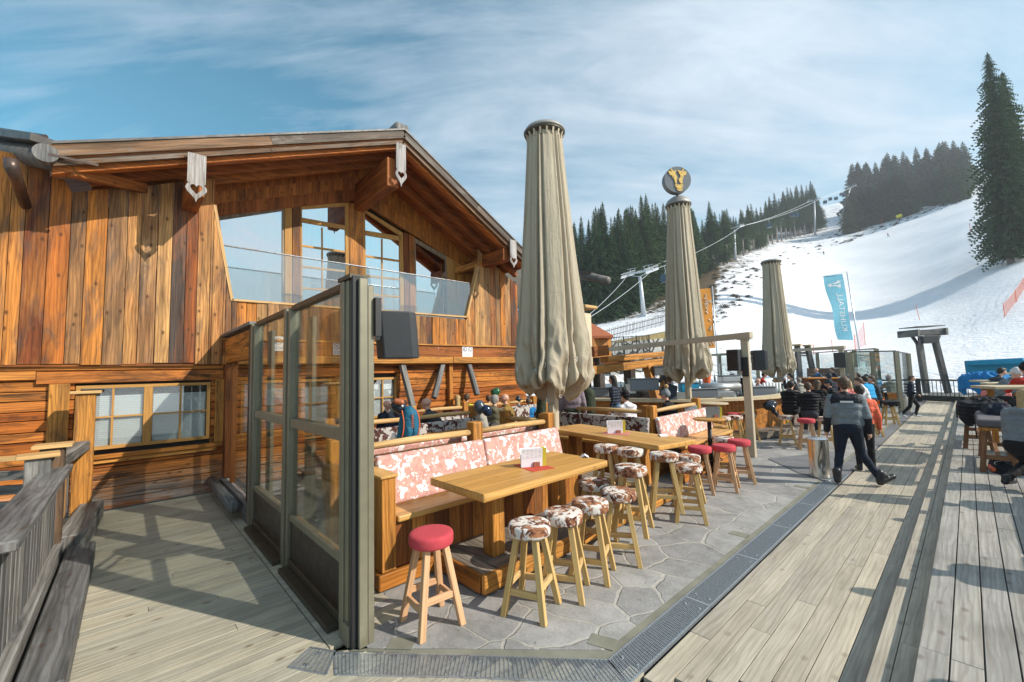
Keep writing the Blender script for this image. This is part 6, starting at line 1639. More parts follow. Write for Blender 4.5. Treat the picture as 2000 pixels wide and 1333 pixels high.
mb = MB(); mb.prism(pr, (-1.1, 0, -3.4), (0, 1, 0), (0, 0, 1), (2.2, 0, 0)); mb.build('shell', 'cabin', cab, bevel=.15, seg=2)
for s_ in (-1, 1):
    mb = MB(); mb.box((0, s_*1.106, -3.15), (1.5, .01, .8)); mb.build('window', 'cabin_glass', cab)
    mb = MB(); mb.box((s_*1.106, 0, -3.15), (.01, 1.5, .8)); mb.build('window', 'cabin_glass', cab)
    mb = MB(); mb.box((s_*1.12, 0, -3.85), (.03, .6, .5)); mb.build('ski_rack', 'white', cab)
mb = MB(); mb.tube([(0, 0, -2.4), (.15, 0, -1.2), (0, 0, 0)], .07, 6); mb.build('hanger', 'tower', cab)
CB = [(1297, 522, 135, 'cabin with a white patch hanging beside the second parasol'), (1425, 446, 172, 'cabin in front of the second pylon'), (1502, 432, 235, 'cabin midway between second and third pylon, alone below the cables'), (1546, 413, 300, 'left one of the pair of cabins before the third pylon'), (1556, 412, 310, 'right one of the pair of cabins before the third pylon'),
      (1590, 388, 350, 'cabin just right of the third pylon head'), (1611, 390, 380, 'small cabin in front of the wood end'), (1621, 389, 420, 'smaller cabin at the very end of the wood'), (1632, 380, 470, 'tiny cabin in the gap between woods, leftmost'), (1642, 379, 490, 'tiny cabin in the gap between woods, right of the leftmost'), (1647, 366, 500, 'tiny cabin left of the farthest pylon head'), (1661, 370, 520, 'tiny cabin hanging right of the farthest pylon')]
CABLES = []
for s_ in (-1, 1): CABLES.append([tp+cr_*s_*3.3+(0, 0, .1) for tp in tops])
def cable_at(x_, side):
    P_ = CABLES[side]; best = None
    for a, b_ in zip(P_[:-1], P_[1:]):
        for j in range(101):
            u = j/100; p = a+(b_-a)*u-np.array([0, 0, np.linalg.norm(b_-a)*.012*4*u*(1-u)]); w_ = p-CAM; qx = PX+FPX*(w_@RT)/(w_@FW)
            if best is None or abs(qx-x_) < best[0]: best = (abs(qx-x_), p)
    return best[1]
for i, (x_, y_, d_, lab) in enumerate(CB):
    q_ = cable_at(x_, i % 2)
    s_ = (.95 if i < 4 else .9)
    if i == 0: cab.location = tuple(q_); cab['label'] = lab; cab.rotation_euler = (0, 0, .3)
    else: copy_tree(cab, q_, .3, lab, s_)
# ------------------------------------------------------------------ flags, poles, nets, skiers
fl = thing('blue_flag', 'light blue banner with mirrored white lettering and cow head on a tall pole', 'flag', D(1672, 690, 34)); FD = 36
P0, P1 = D(1654, 531, FD), D(1682, 705, FD); mb = MB(); mb.tube([(P1[0], P1[1], 0-1), P1, P0], [.06, .055, .04], 10); mb.build('pole', 'pole', fl, smooth=True)
TLf, TRf, BLf, BRf = D(1608, 540, FD), D(1646, 535, FD), D(1637, 664, FD), D(1666, 665, FD)
def flagmesh(nm, TL, TR, BL, BR, mat, par, nu=10, nv=40, amp=.12):
    vs = []; nrm = np.cross(TR-TL, BL-TL); nrm /= np.linalg.norm(nrm)
    for j in range(nv+1):
        for i in range(nu+1):
            u, v = i/nu, j/nv; p = (TL*(1-u)+TR*u)*(1-v)+(BL*(1-u)+BR*u)*v; vs.append(p+nrm*amp*math.sin(v*9+u*2)*(.3+.7*(1-u)))
    fs = [(j*(nu+1)+i, j*(nu+1)+i+1, (j+1)*(nu+1)+i+1, (j+1)*(nu+1)+i) for j in range(nv) for i in range(nu)]
    mb = MB(); mb.add(vs, fs, [[(0, 0)]*4]*len(fs)); o = mb.build(nm, mat, par, smooth=True); return nrm, amp
nrm, amp = flagmesh('banner', TLf, TRf, BLf, BRf, 'flagblue', fl)
if nrm@(CAM-TLf) < 0: nrm = -nrm; sgn_ = -1
else: sgn_ = 1
def onflag(u, v, off=.012): p = (TLf*(1-u)+TRf*u)*(1-v)+(BLf*(1-u)+BRf*u)*v; return p+nrm*(sgn_*amp*math.sin(v*9+u*2)*(.3+.7*(1-u))+off)
mb = MB()
for txt, sz, u0, v0, vl in (('KUHSTALL', .28, .62, .57, .58),):
    vs, fs_ = text_mesh(txt, 1.0, 0.0); xs = [v[0] for v in vs]; ys = [v[1] for v in vs]; x0_, x1_ = min(xs), max(xs); y0_, y1_ = min(ys), max(ys)
    # text baseline runs up the flag from the bottom, seen from the back (mirrored)
    V_ = [onflag(u0-.17+.34*((v[1]-y0_)/(y1_-y0_)), (v0+vl/2)-vl*((v[0]-x0_)/(x1_-x0_))) for v in vs]
    mb.add(V_, fs_, [[(0, 0)]*len(f) for f in fs_])
mb.build('lettering', 'white', fl); mb = MB()
for poly in EMB:  # cow head turned on its side
    V_ = [onflag(.52+((645-b_)/450)*.42, .145+((a-710)/450)*.085) for a, b_ in poly]; mb.add(V_, [tuple(range(len(V_)))], [[(0, 0)]*len(V_)])
mb.build('cow_head_emblem', 'white', fl)
mb = MB(); mb.tube([D(1602, 541, FD), P0], .025, 6); mb.build('top_bar', 'pole', fl)
f2 = thing('orange_flag', 'orange banner with white handwriting strokes half behind the second parasol', 'flag', D(1395, 690, 32)); FD2 = 32
P0, P1 = D(1391, 559, FD2), D(1401, 700, FD2); mb = MB(); mb.tube([(P1[0], P1[1], -1), P1, P0], [.055, .05, .04], 10); mb.build('pole', 'pole', f2, smooth=True)
TLf, TRf, BLf, BRf = D(1367, 565, FD2), D(1388, 563, FD2), D(1378, 681, FD2), D(1397, 680, FD2); nrm, amp = flagmesh('banner', TLf, TRf, BLf, BRf, 'flagorange', f2, amp=.05)
if nrm@(CAM-TLf) < 0: nrm = -nrm; sgn_ = -1
else: sgn_ = 1
mb = MB()
for st_ in ([(.5, .09), (.55, .13), (.3, .17), (.6, .18), (.35, .22), (.7, .21), (.3, .26), (.65, .25)], [(.75, .22), (.95, .2), (.8, .24), (.95, .24)], [(.3, .28), (.65, .28), (.35, .33), (.55, .36), (.35, .38), (.5, .42)], [(.55, .52), (.75, .54)], [(.6, .68), (.8, .62), (.7, .70)], [(.5, .80), (.85, .94)], [(.3, .82), (.6, .95)]):
    mb.tube([onflag(*q_, off=.02) for q_ in st_], .03, 5)
mb.build('lettering', 'white', f2)
t_ = thing('flag_pole', 'slim bare pole rising behind the third parasol', 'pole', D(1530, 700, 30)); P0, P1 = D(1525, 550, 33), D(1531, 640, 33); mb = MB(); mb.tube([(P1[0], P1[1], -1), P0], .04, 8); mb.build('pole', 'pole', t_, smooth=True); mb = MB(); mb.box(P0, (.14, .14, .05)); mb.build('pole_cap', 'black', t_)
# snow marker poles and safety nets
def marker(a, b_, label, r_=.03):
    o_ = MB(); o_.tube([a, b_], r_, 6); return tag(o_.build('marker_pole', 'orange'), label, 'marker pole', 'orange-red slope marker poles')
marker(hit(1796, 625), hit(1796, 625)+(-.3, 0, 2.6), 'slope marker pole standing alone on the snow above the wooden speaker frame', .045)
marker(hit(1896, 460), hit(1896, 460)+(0, 0, 4), 'marker pole on the slope edge near the big spruces', .08); marker(hit(1918, 392), hit(1918, 392)+(0, 0, 5), 'highest small marker pole on the crest', .1)
marker(hit(1723, 441) if hit(1723, 441) is not None else on_ground(1723, 300), (hit(1723, 441) if hit(1723, 441) is not None else on_ground(1723, 300))+(0, 0, 4), 'tiny marker pole left of the snow gun on the crest', .1)
def net(name, pts, h, label, mat='netpink', cell=.30, thick=.009):
    t_ = thing(name, label, 'safety net', pts[0]); mb = MB()
    for a, b_ in zip(pts[:-1], pts[1:]):
        a, b_ = np.array(a), np.array(b_); L = np.linalg.norm(b_-a); n = max(2, int(L/cell)); k = int(h/cell)+1
        for i in range(n+1): p = a+(b_-a)*i/n; mb.tube([p, p+(0, 0, h)], thick, 4, cap=False)
        for j in range(k+1): mb.tube([a+(0, 0, h*j/k), b_+(0, 0, h*j/k)], thick, 4, cap=False)
    mb.build('mesh', mat, t_)
    for i, p in enumerate(pts): q_ = MB(); q_.tube([np.array(p)+(0, 0, -.3), np.array(p)+(0, 0, h+.25)], .035, 6); q_.build('stake', 'orange', t_)
    return t_
net('safety_net', [D(1540, 738, 44), D(1592, 722, 46), D(1628, 712, 48), D(1672, 700, 50), D(1690, 672, 56)], 2.6, 'pale pink safety net with red stakes sagging behind the far terrace')
net('safety_net', [hit(1962, 620), hit(1985, 590), hit(2015, 540)], 1.6, 'short orange safety net at the right frame edge below the spruces', 'orange', .45, .012)
# snow gun on the crest
g_ = hit(1757, 432); g_ = g_ if g_ is not None else on_ground(1757, 330)
t_ = thing('snow_gun', 'tiny yellow snow gun on the crest of the slope', 'snow gun', g_); mb = MB(); mb.tube([g_, g_+(0, 0, 2)], .2, 6); mb.build('stand', 'black', t_); mb = MB(); mb.tube([g_+(-1.2, 0, 2.6), g_+(1.2, 0, 3)], 1.0, 12); mb.build('barrel', 'yellow', t_)
# ------------------------------------------------------------------ people
CL = dict(_x=(0, 0, 0), navy=(.010, .016, .032), black=(.010, .010, .013), charcoal=(.035, .045, .055), maroon=(.10, .022, .032), neon=(.55, .65, .02), olive=(.14, .125, .075), mustard=(.24, .15, .035), blue=(.01, .17, .42), lilac=(.22, .175, .20),
          greentrs=(.035, .045, .025), white=(.72, .70, .72), red=(.52, .035, .02), grey=(.17, .20, .22), greyhood=(.19, .22, .24), pink=(.80, .22, .20), coral=(.85, .16, .08), teal=(.02, .22, .27), orange=(.85, .16, .01), bluebright=(.02, .32, .62), quilt=(.030, .036, .055),
          khaki=(.22, .20, .10), beige=(.40, .37, .32), jeans=(.08, .16, .24), brown=(.08, .05, .035), leggings=(.05, .03, .015))
for k, v in CL.items(): cloth('c_'+k, v, puffer=k in ('black', 'quilt'), fold=.55)
NP = [0]
def person(label, loc, rz, pose='sit', top='navy', legs='blacktrs', hair='hair_dark', hat=None, seat=.75, lean=.12, arms='table', bulk=1.0, long_hair=False, hood=False, shoe='boot', vox=.020, h=1.0, look=0.0, nod=0.0, glasses=None, group=None, sleeves=None, yoke=None, legspec=None, headpx=None, skin='skin', bald=False, belly=0, handobj=None):
    """figure facing local +Y. returns the root. Sizes in metres for a 1.76 m adult."""
    root = thing('person', label, 'person', loc, group)
    NP[0] += 1
    B = []; s_ = bulk
    M_TOP, M_LEG, M_SKIN, M_SHOE, M_SLEEVE, M_DARK, M_YOKE = range(7)
    mats = ['c_'+top, 'c_'+legs, skin, shoe, 'c_'+(sleeves or top), 'hair_dark', 'c_'+(yoke or top)]
    if pose in ('stand', 'walk', 'lookback'):
        hz = .93; hip = np.array([0, 0, hz])
        L = dict(stand=[((-.10, .02, .50), (-.11, 0, .09)), ((.10, .02, .50), (.11, 0, .09))], walk=[((-.09, .20, .52), (-.10, .10, .14)), ((.09, -.06, .50), (.09, -.32, .18))], lookback=[((-.10, .02, .50), (-.13, .02, .10)), ((.18, .05, .52), (.38, .10, .12))])[pose] if legspec is None else legspec
    else:
        hz = seat+.07; hip = np.array([0, -.02, hz]); ft = max(seat-.50, .05)
        L = [((-.11, .40, hz+.02), (-.12, .34, ft+.07)), ((.11, .40, hz+.02), (.13, .36, ft+.07))] if legspec is None else legspec
    def T(y, z):  # torso point at height above hip with lean
        return np.array([0, hip[1]+lean*z/.55+y, hip[2]+z])
    for i, sx in enumerate((-1, 1)):
        k, a = (np.array(q, float) for q in L[i]); hj = hip+np.array([sx*.085, 0, -.01])
        B += [(hj, k, .095*s_, .066, M_LEG), (k, a, .064, .050, M_LEG), (k+(a-k)*.3, k+(a-k)*.45, .066, .060, M_LEG)]
        d = np.array([sx*.02, .15, -.045]) if pose != 'walk' or i == 0 else np.array([0, .10, -.11])
        if legspec is not None and pose == 'lookback':   # stiff ski boots, right toe turned out and lifted
            d = np.array([.0, .19, -.04]) if i == 0 else np.array([.17, .10, .03])
            B += [(a+(0, -.02, -.05), a+d, .054, .046, M_SHOE), (a+(0, -.01, -.02), a+(0, 0, .09), .060, .064, M_SHOE), (a+d*.3+(0, 0, .05), a+d*.3+(0, 0, .06), .06, .05, M_SHOE)]
        B += [(a+(0, -.03, -.035), a+d, .046, .038, M_SHOE), (a+(0, -.01, -.03), a+(0, -.01, .02), .048, .05, M_SHOE)]
    B += [(hip+(-.06, -.01, .02), hip+(.06, -.01, .02), .115*s_, .115*s_, M_LEG)]
    for u, w_, r_ in ((.10, .075, .118), (.22, .075, .115+belly), (.34, .09, .118), (.43, .11, .105)):
        p = T(0, u); B += [(p+(-w_, 0, 0), p+(w_, 0, 0), r_*s_, r_*s_, M_YOKE if (yoke and u > .4) else M_TOP)]
    B += [(T(0, .47)+(-.13, 0, .0), T(0, .47)+(.13, 0, .0), .072*s_, .072*s_, M_YOKE), (T(0, .47), T(.01, .545), .075*s_, .060, M_YOKE)]
    neck = T(.015, .57); hd = np.array([math.sin(look), math.cos(look), 0]); sidev = np.array([hd[1], -hd[0], 0])
    hc = T(.03, .57)+np.array([0, 0, .125])+hd*(.02+nod*.06)-np.array([0, 0, nod*.02]); upv = np.array([0, 0, 1.])-hd*(-nod*.5); upv = upv/np.linalg.norm(upv); fwv = hd-upv*(hd@upv); fwv /= np.linalg.norm(fwv)
    def Hp(x, y, z): return hc+sidev*x+fwv*y+upv*z
    B += [(neck-(0, 0, .03), Hp(0, -.02, -.06), .052, .050, M_SKIN), (Hp(0, -.02, .03), Hp(0, .012, .028), .088, .080, M_SKIN), (Hp(0, .03, -.045), Hp(0, .045, -.055), .055, .042, M_SKIN), (Hp(0, .05, -.01), Hp(0, .02, .0), .06, .07, M_SKIN),
          (Hp(0, .098, -.005), Hp(0, .115, -.022), .010, .014, M_SKIN), (Hp(.083, -.005, -.012), Hp(.086, -.012, .012), .012, .015, M_SKIN), (Hp(-.083, -.005, -.012), Hp(-.086, -.012, .012), .012, .015, M_SKIN)]
    sh_z = .475; AR = []
    for sx in (-1, 1):
        S_ = T(0, sh_z)+(sx*.185, 0, -.01)
        mode = arms if isinstance(arms, str) else arms[0 if sx < 0 else 1]
        if mode == 'down': e, w_ = S_+(sx*.07, -.04, -.28), S_+(sx*.09, .05, -.52)
        elif mode == 'table': e, w_ = S_+(sx*.05, .20, -.22), S_+(-sx*.06, .42, -.20)
        elif mode == 'lap': e, w_ = S_+(sx*.07, .06, -.28), S_+(-sx*.04, .26, -.38)
        elif mode == 'face': e, w_ = S_+(sx*.03, .22, -.17), S_+(-sx*.10, .24, .06)
        elif mode == 'hip': e, w_ = S_+(sx*.22, -.06, -.22), S_+(sx*.02, .02, -.40)
        elif mode == 'front': e, w_ = S_+(sx*.08, -.02, -.28), S_+(-sx*.02, .16, -.40)
        elif mode == 'swing': e, w_ = S_+(sx*.06, .10*sx, -.28), S_+(sx*.05, .28*sx+.05, -.46)
        S_, e, w_ = map(np.array, (S_, e, w_)); B += [(S_, e, .066*s_, .052*s_, M_TOP if (yoke and sleeves) else M_SLEEVE), (e, w_, .052*s_, .040*s_, M_SLEEVE)]
        hdv = (w_-e)/np.linalg.norm(w_-e); B += [(w_, w_+hdv*.03, .028, .03, M_SKIN), (w_+hdv*.04, w_+hdv*.085, .032, .030, M_SKIN)]
        lat = np.cross(hdv, (0, 0, 1.)) if abs(hdv[2]) < .9 else np.array([0, 1., 0]); lat /= np.linalg.norm(lat); dn = np.cross(lat, hdv)*(1 if np.cross(lat, hdv)[2] < 0 else -1)
        for f, (o_, ln_) in enumerate(((-.030, .060), (-.010, .070), (.010, .066), (.029, .052))):
            b0 = w_+hdv*.085+lat*o_; b1 = b0+hdv*ln_*.55+dn*.006; b2 = b1+hdv*ln_*.4+dn*.024; B += [(b0, b1, .0105, .0095, M_SKIN), (b1, b2, .0095, .008, M_SKIN)]
        B += [(w_+hdv*.03-lat*.028*sx, w_+hdv*.075-lat*.055*sx+dn*.015, .012, .010, M_SKIN)]
    if hood: B += [(T(-.09, .50)+(-.06, 0, 0), T(-.09, .50)+(.06, 0, 0), .062, .062, M_TOP), (T(-.03, .55)+(-.07, 0, -.01), T(-.03, .55)+(.07, 0, -.01), .045, .045, M_TOP)]
    eyes = [Hp(.032, .088, .018), Hp(-.032, .088, .018)]; mouth = [Hp(.018, .095, -.052), Hp(-.018, .095, -.052), Hp(0, .1, -.052)]
    def post(ct, idx):
        for e in eyes: idx[np.linalg.norm(ct-e, axis=1) < .016] = M_DARK
        return idx
    if h != 1.0: pass
    b = blob('body', B, mats, vox=vox, smooth=2, parent=root, post=post)
    if hat is None and not bald:
        Hc = [(Hp(0, -.03, .05), Hp(0, .0, .062), .092, .080), (Hp(0, -.055, .0), Hp(0, -.06, -.02), .075, .060), (Hp(.03, .045, .085), Hp(-.03, .045, .085), .036, .036), (Hp(.06, -.01, .03), Hp(.062, -.03, -.005), .036, .028), (Hp(-.06, -.01, .03), Hp(-.062, -.03, -.005), .036, .028)]
        if long_hair: Hc += [(Hp(0, -.065, .0), Hp(0, -.10, -.20), .07, .055), (Hp(.05, -.04, -.02), Hp(.055, -.07, -.18), .035, .03), (Hp(-.05, -.04, -.02), Hp(-.055, -.07, -.18), .035, .03)]
        if long_hair == 'tail': Hc += [(Hp(0, -.10, .02), Hp(0, -.14, -.16), .035, .022)]
        blob('hair', Hc, hair, vox=min(vox, .016), smooth=1, parent=root)
    if hat:
        blob('hat', [(Hp(0, -.03, .045), Hp(0, .01, .05), .098, .092), (Hp(0, -.02, .09), Hp(0, -.025, .105), .082, .07)]+([(Hp(0, -.035, .215), Hp(0, -.036, .216), .05, .05)] if hat == 'pom_grey' else []), {'pom_grey': 'beanie_grey', 'black': 'c_black', 'white': 'beanie_white', 'helmet': 'helmet', 'cap': 'c_charcoal'}[hat], vox=.014, smooth=1, parent=root)
        if hat == 'pom_grey': blob('pompom', [(Hp(0, -.035, .215), Hp(0, -.036, .216), .056, .056)], 'pom', vox=.014, smooth=0, parent=root)
        if hat in ('cap', 'black') and hair != 'none': blob('hair', [(Hp(0, -.06, -.01), Hp(0, -.065, -.03), .062, .05)], hair, vox=.016, smooth=1, parent=root)
    if glasses:
        blob('glasses', [(Hp(.045, .095, .018), Hp(.018, .105, .016), .020, .021), (Hp(-.045, .095, .018), Hp(-.018, .105, .016), .020, .021), (Hp(.018, .104, .018), Hp(-.018, .104, .018), .012, .012)], glasses, vox=.009, smooth=1, parent=root)
    if h != 1.0: root.scale = (h, h, h)
    root.rotation_euler = (0, 0, rz); root['_hc'] = [float(q) for q in hc]
    return root
def face_to(p, q): return math.atan2(q[1]-p[1], q[0]-p[0])-math.pi/2
def at_head(px_, py_, dep, label, fz=.2, turn=None, toward=None, **k):
    """place a figure so that its head centre lies at the given depth; floor height fz (metres)"""
    hd_ = D(px_, py_, dep); r_ = person(label, (0, 0, 0), 0, **k)
    rz = turn if turn is not None else face_to(hd_, toward); hc = np.array(r_['_hc']); del r_['_hc']
    c, s_ = math.cos(rz), math.sin(rz); off = np.array([hc[0]*c-hc[1]*s_, hc[0]*s_+hc[1]*c, 0]); sc_ = (hd_[2]-fz)/hc[2]; sc_ = min(max(sc_, .85), 1.14)
    r_.scale = (sc_,)*3; r_.location = (hd_[0]-off[0]*sc_, hd_[1]-off[1]*sc_, hd_[2]-hc[2]*sc_); r_.rotation_euler = (0, 0, rz); return r_
CW = lambda deg: R(deg)          # heading helper: 0 faces +Y
TOCAM = R(180-47+0)              # roughly facing the camera
AWAY = R(47)
# --- left terrace group
at_head(757, 792, 9.6, 'bald person in dark blue half hidden behind the post with the hanging backpack', turn=R(-60), top='navy', bald=True, seat=.48)
at_head(789, 789, 10.4, 'bald reddish head just right of the hanging backpack', turn=AWAY, top='navy', bald=True, seat=.48)
at_head(832, 789, 8.6, 'man with cropped grey hair in a dark navy jacket leaning on the brown table', turn=R(118), top='charcoal', legs='navy', hair='hair_grey', seat=.50, lean=.28, vox=.014, look=-.1, bald=True)
at_head(894, 781, 11.4, 'blonde person in a maroon jacket beside the neon yellow one', turn=R(50), top='maroon', hair='hair_blond', long_hair=True, seat=.48)
at_head(912, 778, 11.4, 'person in a neon yellow jacket with dark hair', turn=R(40), top='neon', hair='hair_brown', seat=.50)
at_head(954, 780, 12.2, 'small brown-haired head left of the grey-haired man in olive', turn=R(60), top='brown', hair='hair_brown', seat=.48)
at_head(967, 783, 9.3, 'grey-haired person in an olive parka seen from behind', turn=R(20), top='olive', legs='beige', hair='hair_grey', seat=.50, hood=True)
at_head(985, 780, 9.6, 'man with sunglasses and a mustard jacket looking toward the camera', turn=R(120), top='mustard', legs='navy', bald=True, glasses='black', seat=.52, vox=.014, yoke='mustard')
at_head(1012, 783, 12.0, 'person in a pale blue-grey jacket right of the sunglasses man', turn=R(60), top='grey', seat=.46, hat='helmet')
at_head(1032, 786, 12.0, 'person in a bright blue jacket behind the rail by the near parasol', turn=R(50), top='blue', legs='jeans', seat=.44, hair='hair_brown')
at_head(1116, 742, 9.8, 'standing man in a lilac sweatshirt and olive trousers seen from behind', turn=R(38), pose='stand', arms='down', top='lilac', legs='greentrs', hair='hair_grey', lean=0, bulk=1.14, vox=.014, belly=.02)
at_head(1196, 743, 11.2, 'standing woman in a quilted navy jacket with dark hair tied back', turn=R(105), pose='stand', arms='down', top='quilt', legs='jeans', hair='hair_dark', long_hair='tail', lean=.02, bulk=.95, vox=.013, look=.25)
at_head(1221, 776, 9.6, 'person in a white jacket with a black beanie in the corner booth', turn=R(70), top='white', legs='navy', hat='black', seat=.50, hood=True)
at_head(1299, 773, 9.8, 'person in a grey pompom beanie and black jacket in the corner booth', turn=R(95), top='black', legs='navy', hat='pom_grey', seat=.50, vox=.014)
at_head(1306, 743, 12.6, 'dark-haired person in a black jacket behind the pompom beanie', turn=R(50), pose='stand', arms='table', top='charcoal', legs='blacktrs', hair='hair_brown', lean=.1)
at_head(1147, 753, 17.5, 'small seated person with hands at the face under the shelter', turn=R(120), top='beige', hair='hair_dark', seat=.5, arms='face')
at_head(1298, 720, 17.0, 'small person in a dark cap at the shelter post', turn=R(100), top='charcoal', pose='stand', arms='table', hat='cap', fz=0)
# --- bar staff and guests
at_head(1430, 737, 16.4, 'dark-haired person bending behind the steel dispenser', turn=R(90), pose='stand', arms='table', top='charcoal', fz=0, lean=.25)
at_head(1452, 729, 15.4, 'barman in black behind the pergola post, arms forward', turn=R(165), pose='stand', arms='front', top='black', sleeves='white', fz=0, lean=.15, bulk=1.05)
at_head(1480, 745, 17.0, 'bald man in a white top behind the cup tubes', turn=R(130), top='white', bald=True, fz=0, seat=.75)
at_head(1493, 733, 20.0, 'person in a red jacket leaning left of the third parasol', turn=R(-70), top='red', hair='hair_dark', pose='stand', arms='table', fz=0, lean=.35)
at_head(1514, 744, 18.5, 'blond person with sunglasses right of the third parasol mast', turn=R(120), top='navy', hair='hair_blond', glasses='black', fz=0, seat=.7)
at_head(1529, 742, 18.2, 'grey-haired person in a navy jacket beside the blond one', turn=R(60), top='navy', hair='hair_grey', fz=0, seat=.7)
at_head(1543, 736, 16.8, 'dark-haired man in black drinking from a cup', turn=R(95), top='black', arms=('face', 'down'), hair='hair_dark', fz=0, pose='stand', lean=.12, bulk=1.05, h=1)
at_head(1560, 744, 18.0, 'person with a pale grey hood seen from behind', turn=R(50), top='beige', hair='hair_grey', fz=0, seat=.72, hood=True)
at_head(1594, 724, 23.5, 'man with short hair and a blue scarf at the far table, left', turn=R(125), top='charcoal', bald=True, yoke='blue', fz=0, seat=.85)
at_head(1625, 723, 23.5, 'man in a dark patterned jacket at the far table, right', turn=R(110), top='navy', hair='hair_brown', fz=0, seat=.85)
at_head(1545, 753, 11.6, 'young man in a black puffer jacket seated on a stool at the bar end', turn=R(-8), top='black', legs='blacktrs', hair='hair_dark', seat=.78, fz=0, lean=.14, vox=.013, hood=True, bulk=1.15, shoe='shoe_white', arms=('table', 'table'))
at_head(1578, 757, 10.9, 'person in a black puffer jacket on the red-topped stool', turn=R(12), top='black', legs='charcoal', hair='hair_brown', seat=.78, fz=0, lean=.12, vox=.013, hood=True, bulk=1.15, shoe='shoe_white')
at_head(1597, 751, 12.6, 'woman with long wavy brown hair and a black top', turn=R(-10), top='black', hair='hair_brown', long_hair=True, fz=0, seat=.78)
at_head(1618, 750, 12.8, 'woman in a dark cap and sunglasses with black hair', turn=R(100), top='black', hat='cap', glasses='black', long_hair=True, fz=0, seat=.80)
at_head(1618, 737, 16.5, 'person in a knitted dark cap bending over behind the cropped-haired man', turn=R(50), top='navy', hat='cap', fz=0, seat=.72)
at_head(1648, 741, 16.5, 'brown-haired person behind the blonde woman in pink', turn=R(60), top='charcoal', hair='hair_brown', fz=0, seat=.72)
at_head(1656, 737, 19.0, 'person in a teal jacket in the background row', turn=R(60), top='teal', hair='hair_grey', fz=0, seat=.75)
at_head(1654, 752, 11.6, 'blonde woman in a pink hoodie leaning over the table', turn=R(60), top='pink', legs='blacktrs', hair='hair_blond', long_hair='tail', fz=0, seat=.78, lean=.34, vox=.014, hood=True)
at_head(1678, 765, 8.3, 'person in a long coral coat and black trousers behind the grey-jacketed man', turn=R(20), pose='stand', arms='down', top='coral', legs='blacktrs', hair='hair_dark', fz=0, vox=.015, bulk=1.12, lean=.02)
at_head(1676, 746, 13.0, 'man in a white long-sleeved shirt with dark braces', turn=R(100), top='white', legs='khaki', hair='hair_brown', fz=0, seat=.75, vox=.015, arms='lap', nod=.5)
at_head(1688, 742, 14.5, 'person in a bright blue jacket behind the man in white', turn=R(60), top='bluebright', legs='navy', hair='hair_dark', fz=0, seat=.74, bulk=1.1)
at_head(1700, 742, 15.0, 'man in a dark t-shirt, orange ski trousers and goggles', turn=R(115), top='charcoal', legs='orange', hair='hair_brown', glasses='goggle', fz=0, seat=.60, arms=('face', 'hip'), vox=.015, sleeves='charcoal')
at_head(1706, 734, 18.5, 'grey-capped person in a blue jacket in the back row', turn=R(50), top='bluebright', hat='cap', fz=0, seat=.72)
at_head(1735, 739, 18.0, 'person in a pale hoodie seen through the glass panels', turn=R(40), top='beige', hat='white', fz=0, seat=.62, hood=True)
at_head(1675, 735, 20.0, 'small head with brown hair in front of the glass panels', turn=R(90), top='navy', hair='hair_brown', fz=0, seat=.72)
at_head(1691, 737, 20.5, 'helmeted person beyond the man in white', turn=R(70), top='navy', hat='helmet', fz=0, seat=.72)
# --- the man in the grey and black jacket
man = at_head(1648, 752, 7.4, 'man in grey ski jacket with black yoke and ski boots, seen from behind', fz=0, turn=R(14), pose='lookback', arms=('down', 'down'), top='shell', legs='navy', sleeves='shellblack', yoke='shellblack', hair='hair_brown', lean=.015, vox=.0105, bulk=1.22,
              legspec=[((-.13, .05, .50), (-.19, -.03, .13)), ((.15, .10, .52), (.36, .10, .13))], belly=.01)
mb = MB(); 
# reflective strips on back and sleeves as thin patches
c, s_ = math.cos(R(14)), math.sin(R(14)); ml = np.array(man.location); ms = man.scale[0]
def mloc(x, y, z): return ml+np.array([x*c-y*s_, x*s_+y*c, z])*ms
t_ = MB(); t_.obox(mloc(0, -.155, 1.36), (mloc(.15, 0, 0)-ml)*.5*1.1, (0, .004, 0), (0, 0, .014)); o = t_.build('reflective_strip', 'white', None)
o.parent = man; o.matrix_parent_inverse = (Matrix.Translation(man.location) @ Matrix.Rotation(R(14), 4, 'Z') @ Matrix.Diagonal((ms, ms, ms, 1))).inverted()
at_head(1781, 740, 15.6, 'woman in a navy jacket and white trainers walking across the boardwalk', fz=0, turn=R(-80), pose='walk', arms='front', top='navy', legs='blacktrs', hair='hair_brown', shoe='shoe_white', lean=.03, vox=.014, bulk=.98)
# --- right deck
at_head(1990, 792, 6.9, 'blonde person in a grey hoodie and black trousers kneeling at the right frame edge', fz=.27, turn=R(-30), top='greyhood', legs='blacktrs', hair='hair_blond', long_hair='tail', seat=.62, lean=.14, vox=.012, hood=True, bulk=1.15, arms='lap') if False else None
at_head(2006, 778, 6.0, 'blonde person in a grey hoodie and black trousers seated at the right frame edge', fz=.27, turn=R(-35), top='greyhood', legs='blacktrs', hair='hair_blond', long_hair='tail', seat=.52, lean=.12, vox=.012, hood=True, bulk=1.2, arms='lap', legspec=[((-.14, .26, .34), (-.14, -.14, .12)), ((.14, .26, .34), (.14, -.14, .12))])
at_head(1985, 730, 11.5, 'person in a white beanie and grey hoodie leaning over the table', fz=.27, turn=R(-120), top='grey', legs='blacktrs', hat='white', seat=.62, lean=.42, vox=.014, nod=.6, arms='table')
at_head(1957, 727, 13.5, 'dark-haired person in a navy and pink jacket bent over a table', fz=.27, turn=R(-60), top='charcoal', legs='pink', hair='hair_dark', seat=.60, lean=.30, yoke='charcoal', belly=.02, nod=.5)
at_head(2003, 722, 9.8, 'person in a red jacket at the right frame edge', fz=.27, turn=R(20), top='red', legs='blacktrs', hat='black', seat=.62, lean=.1)
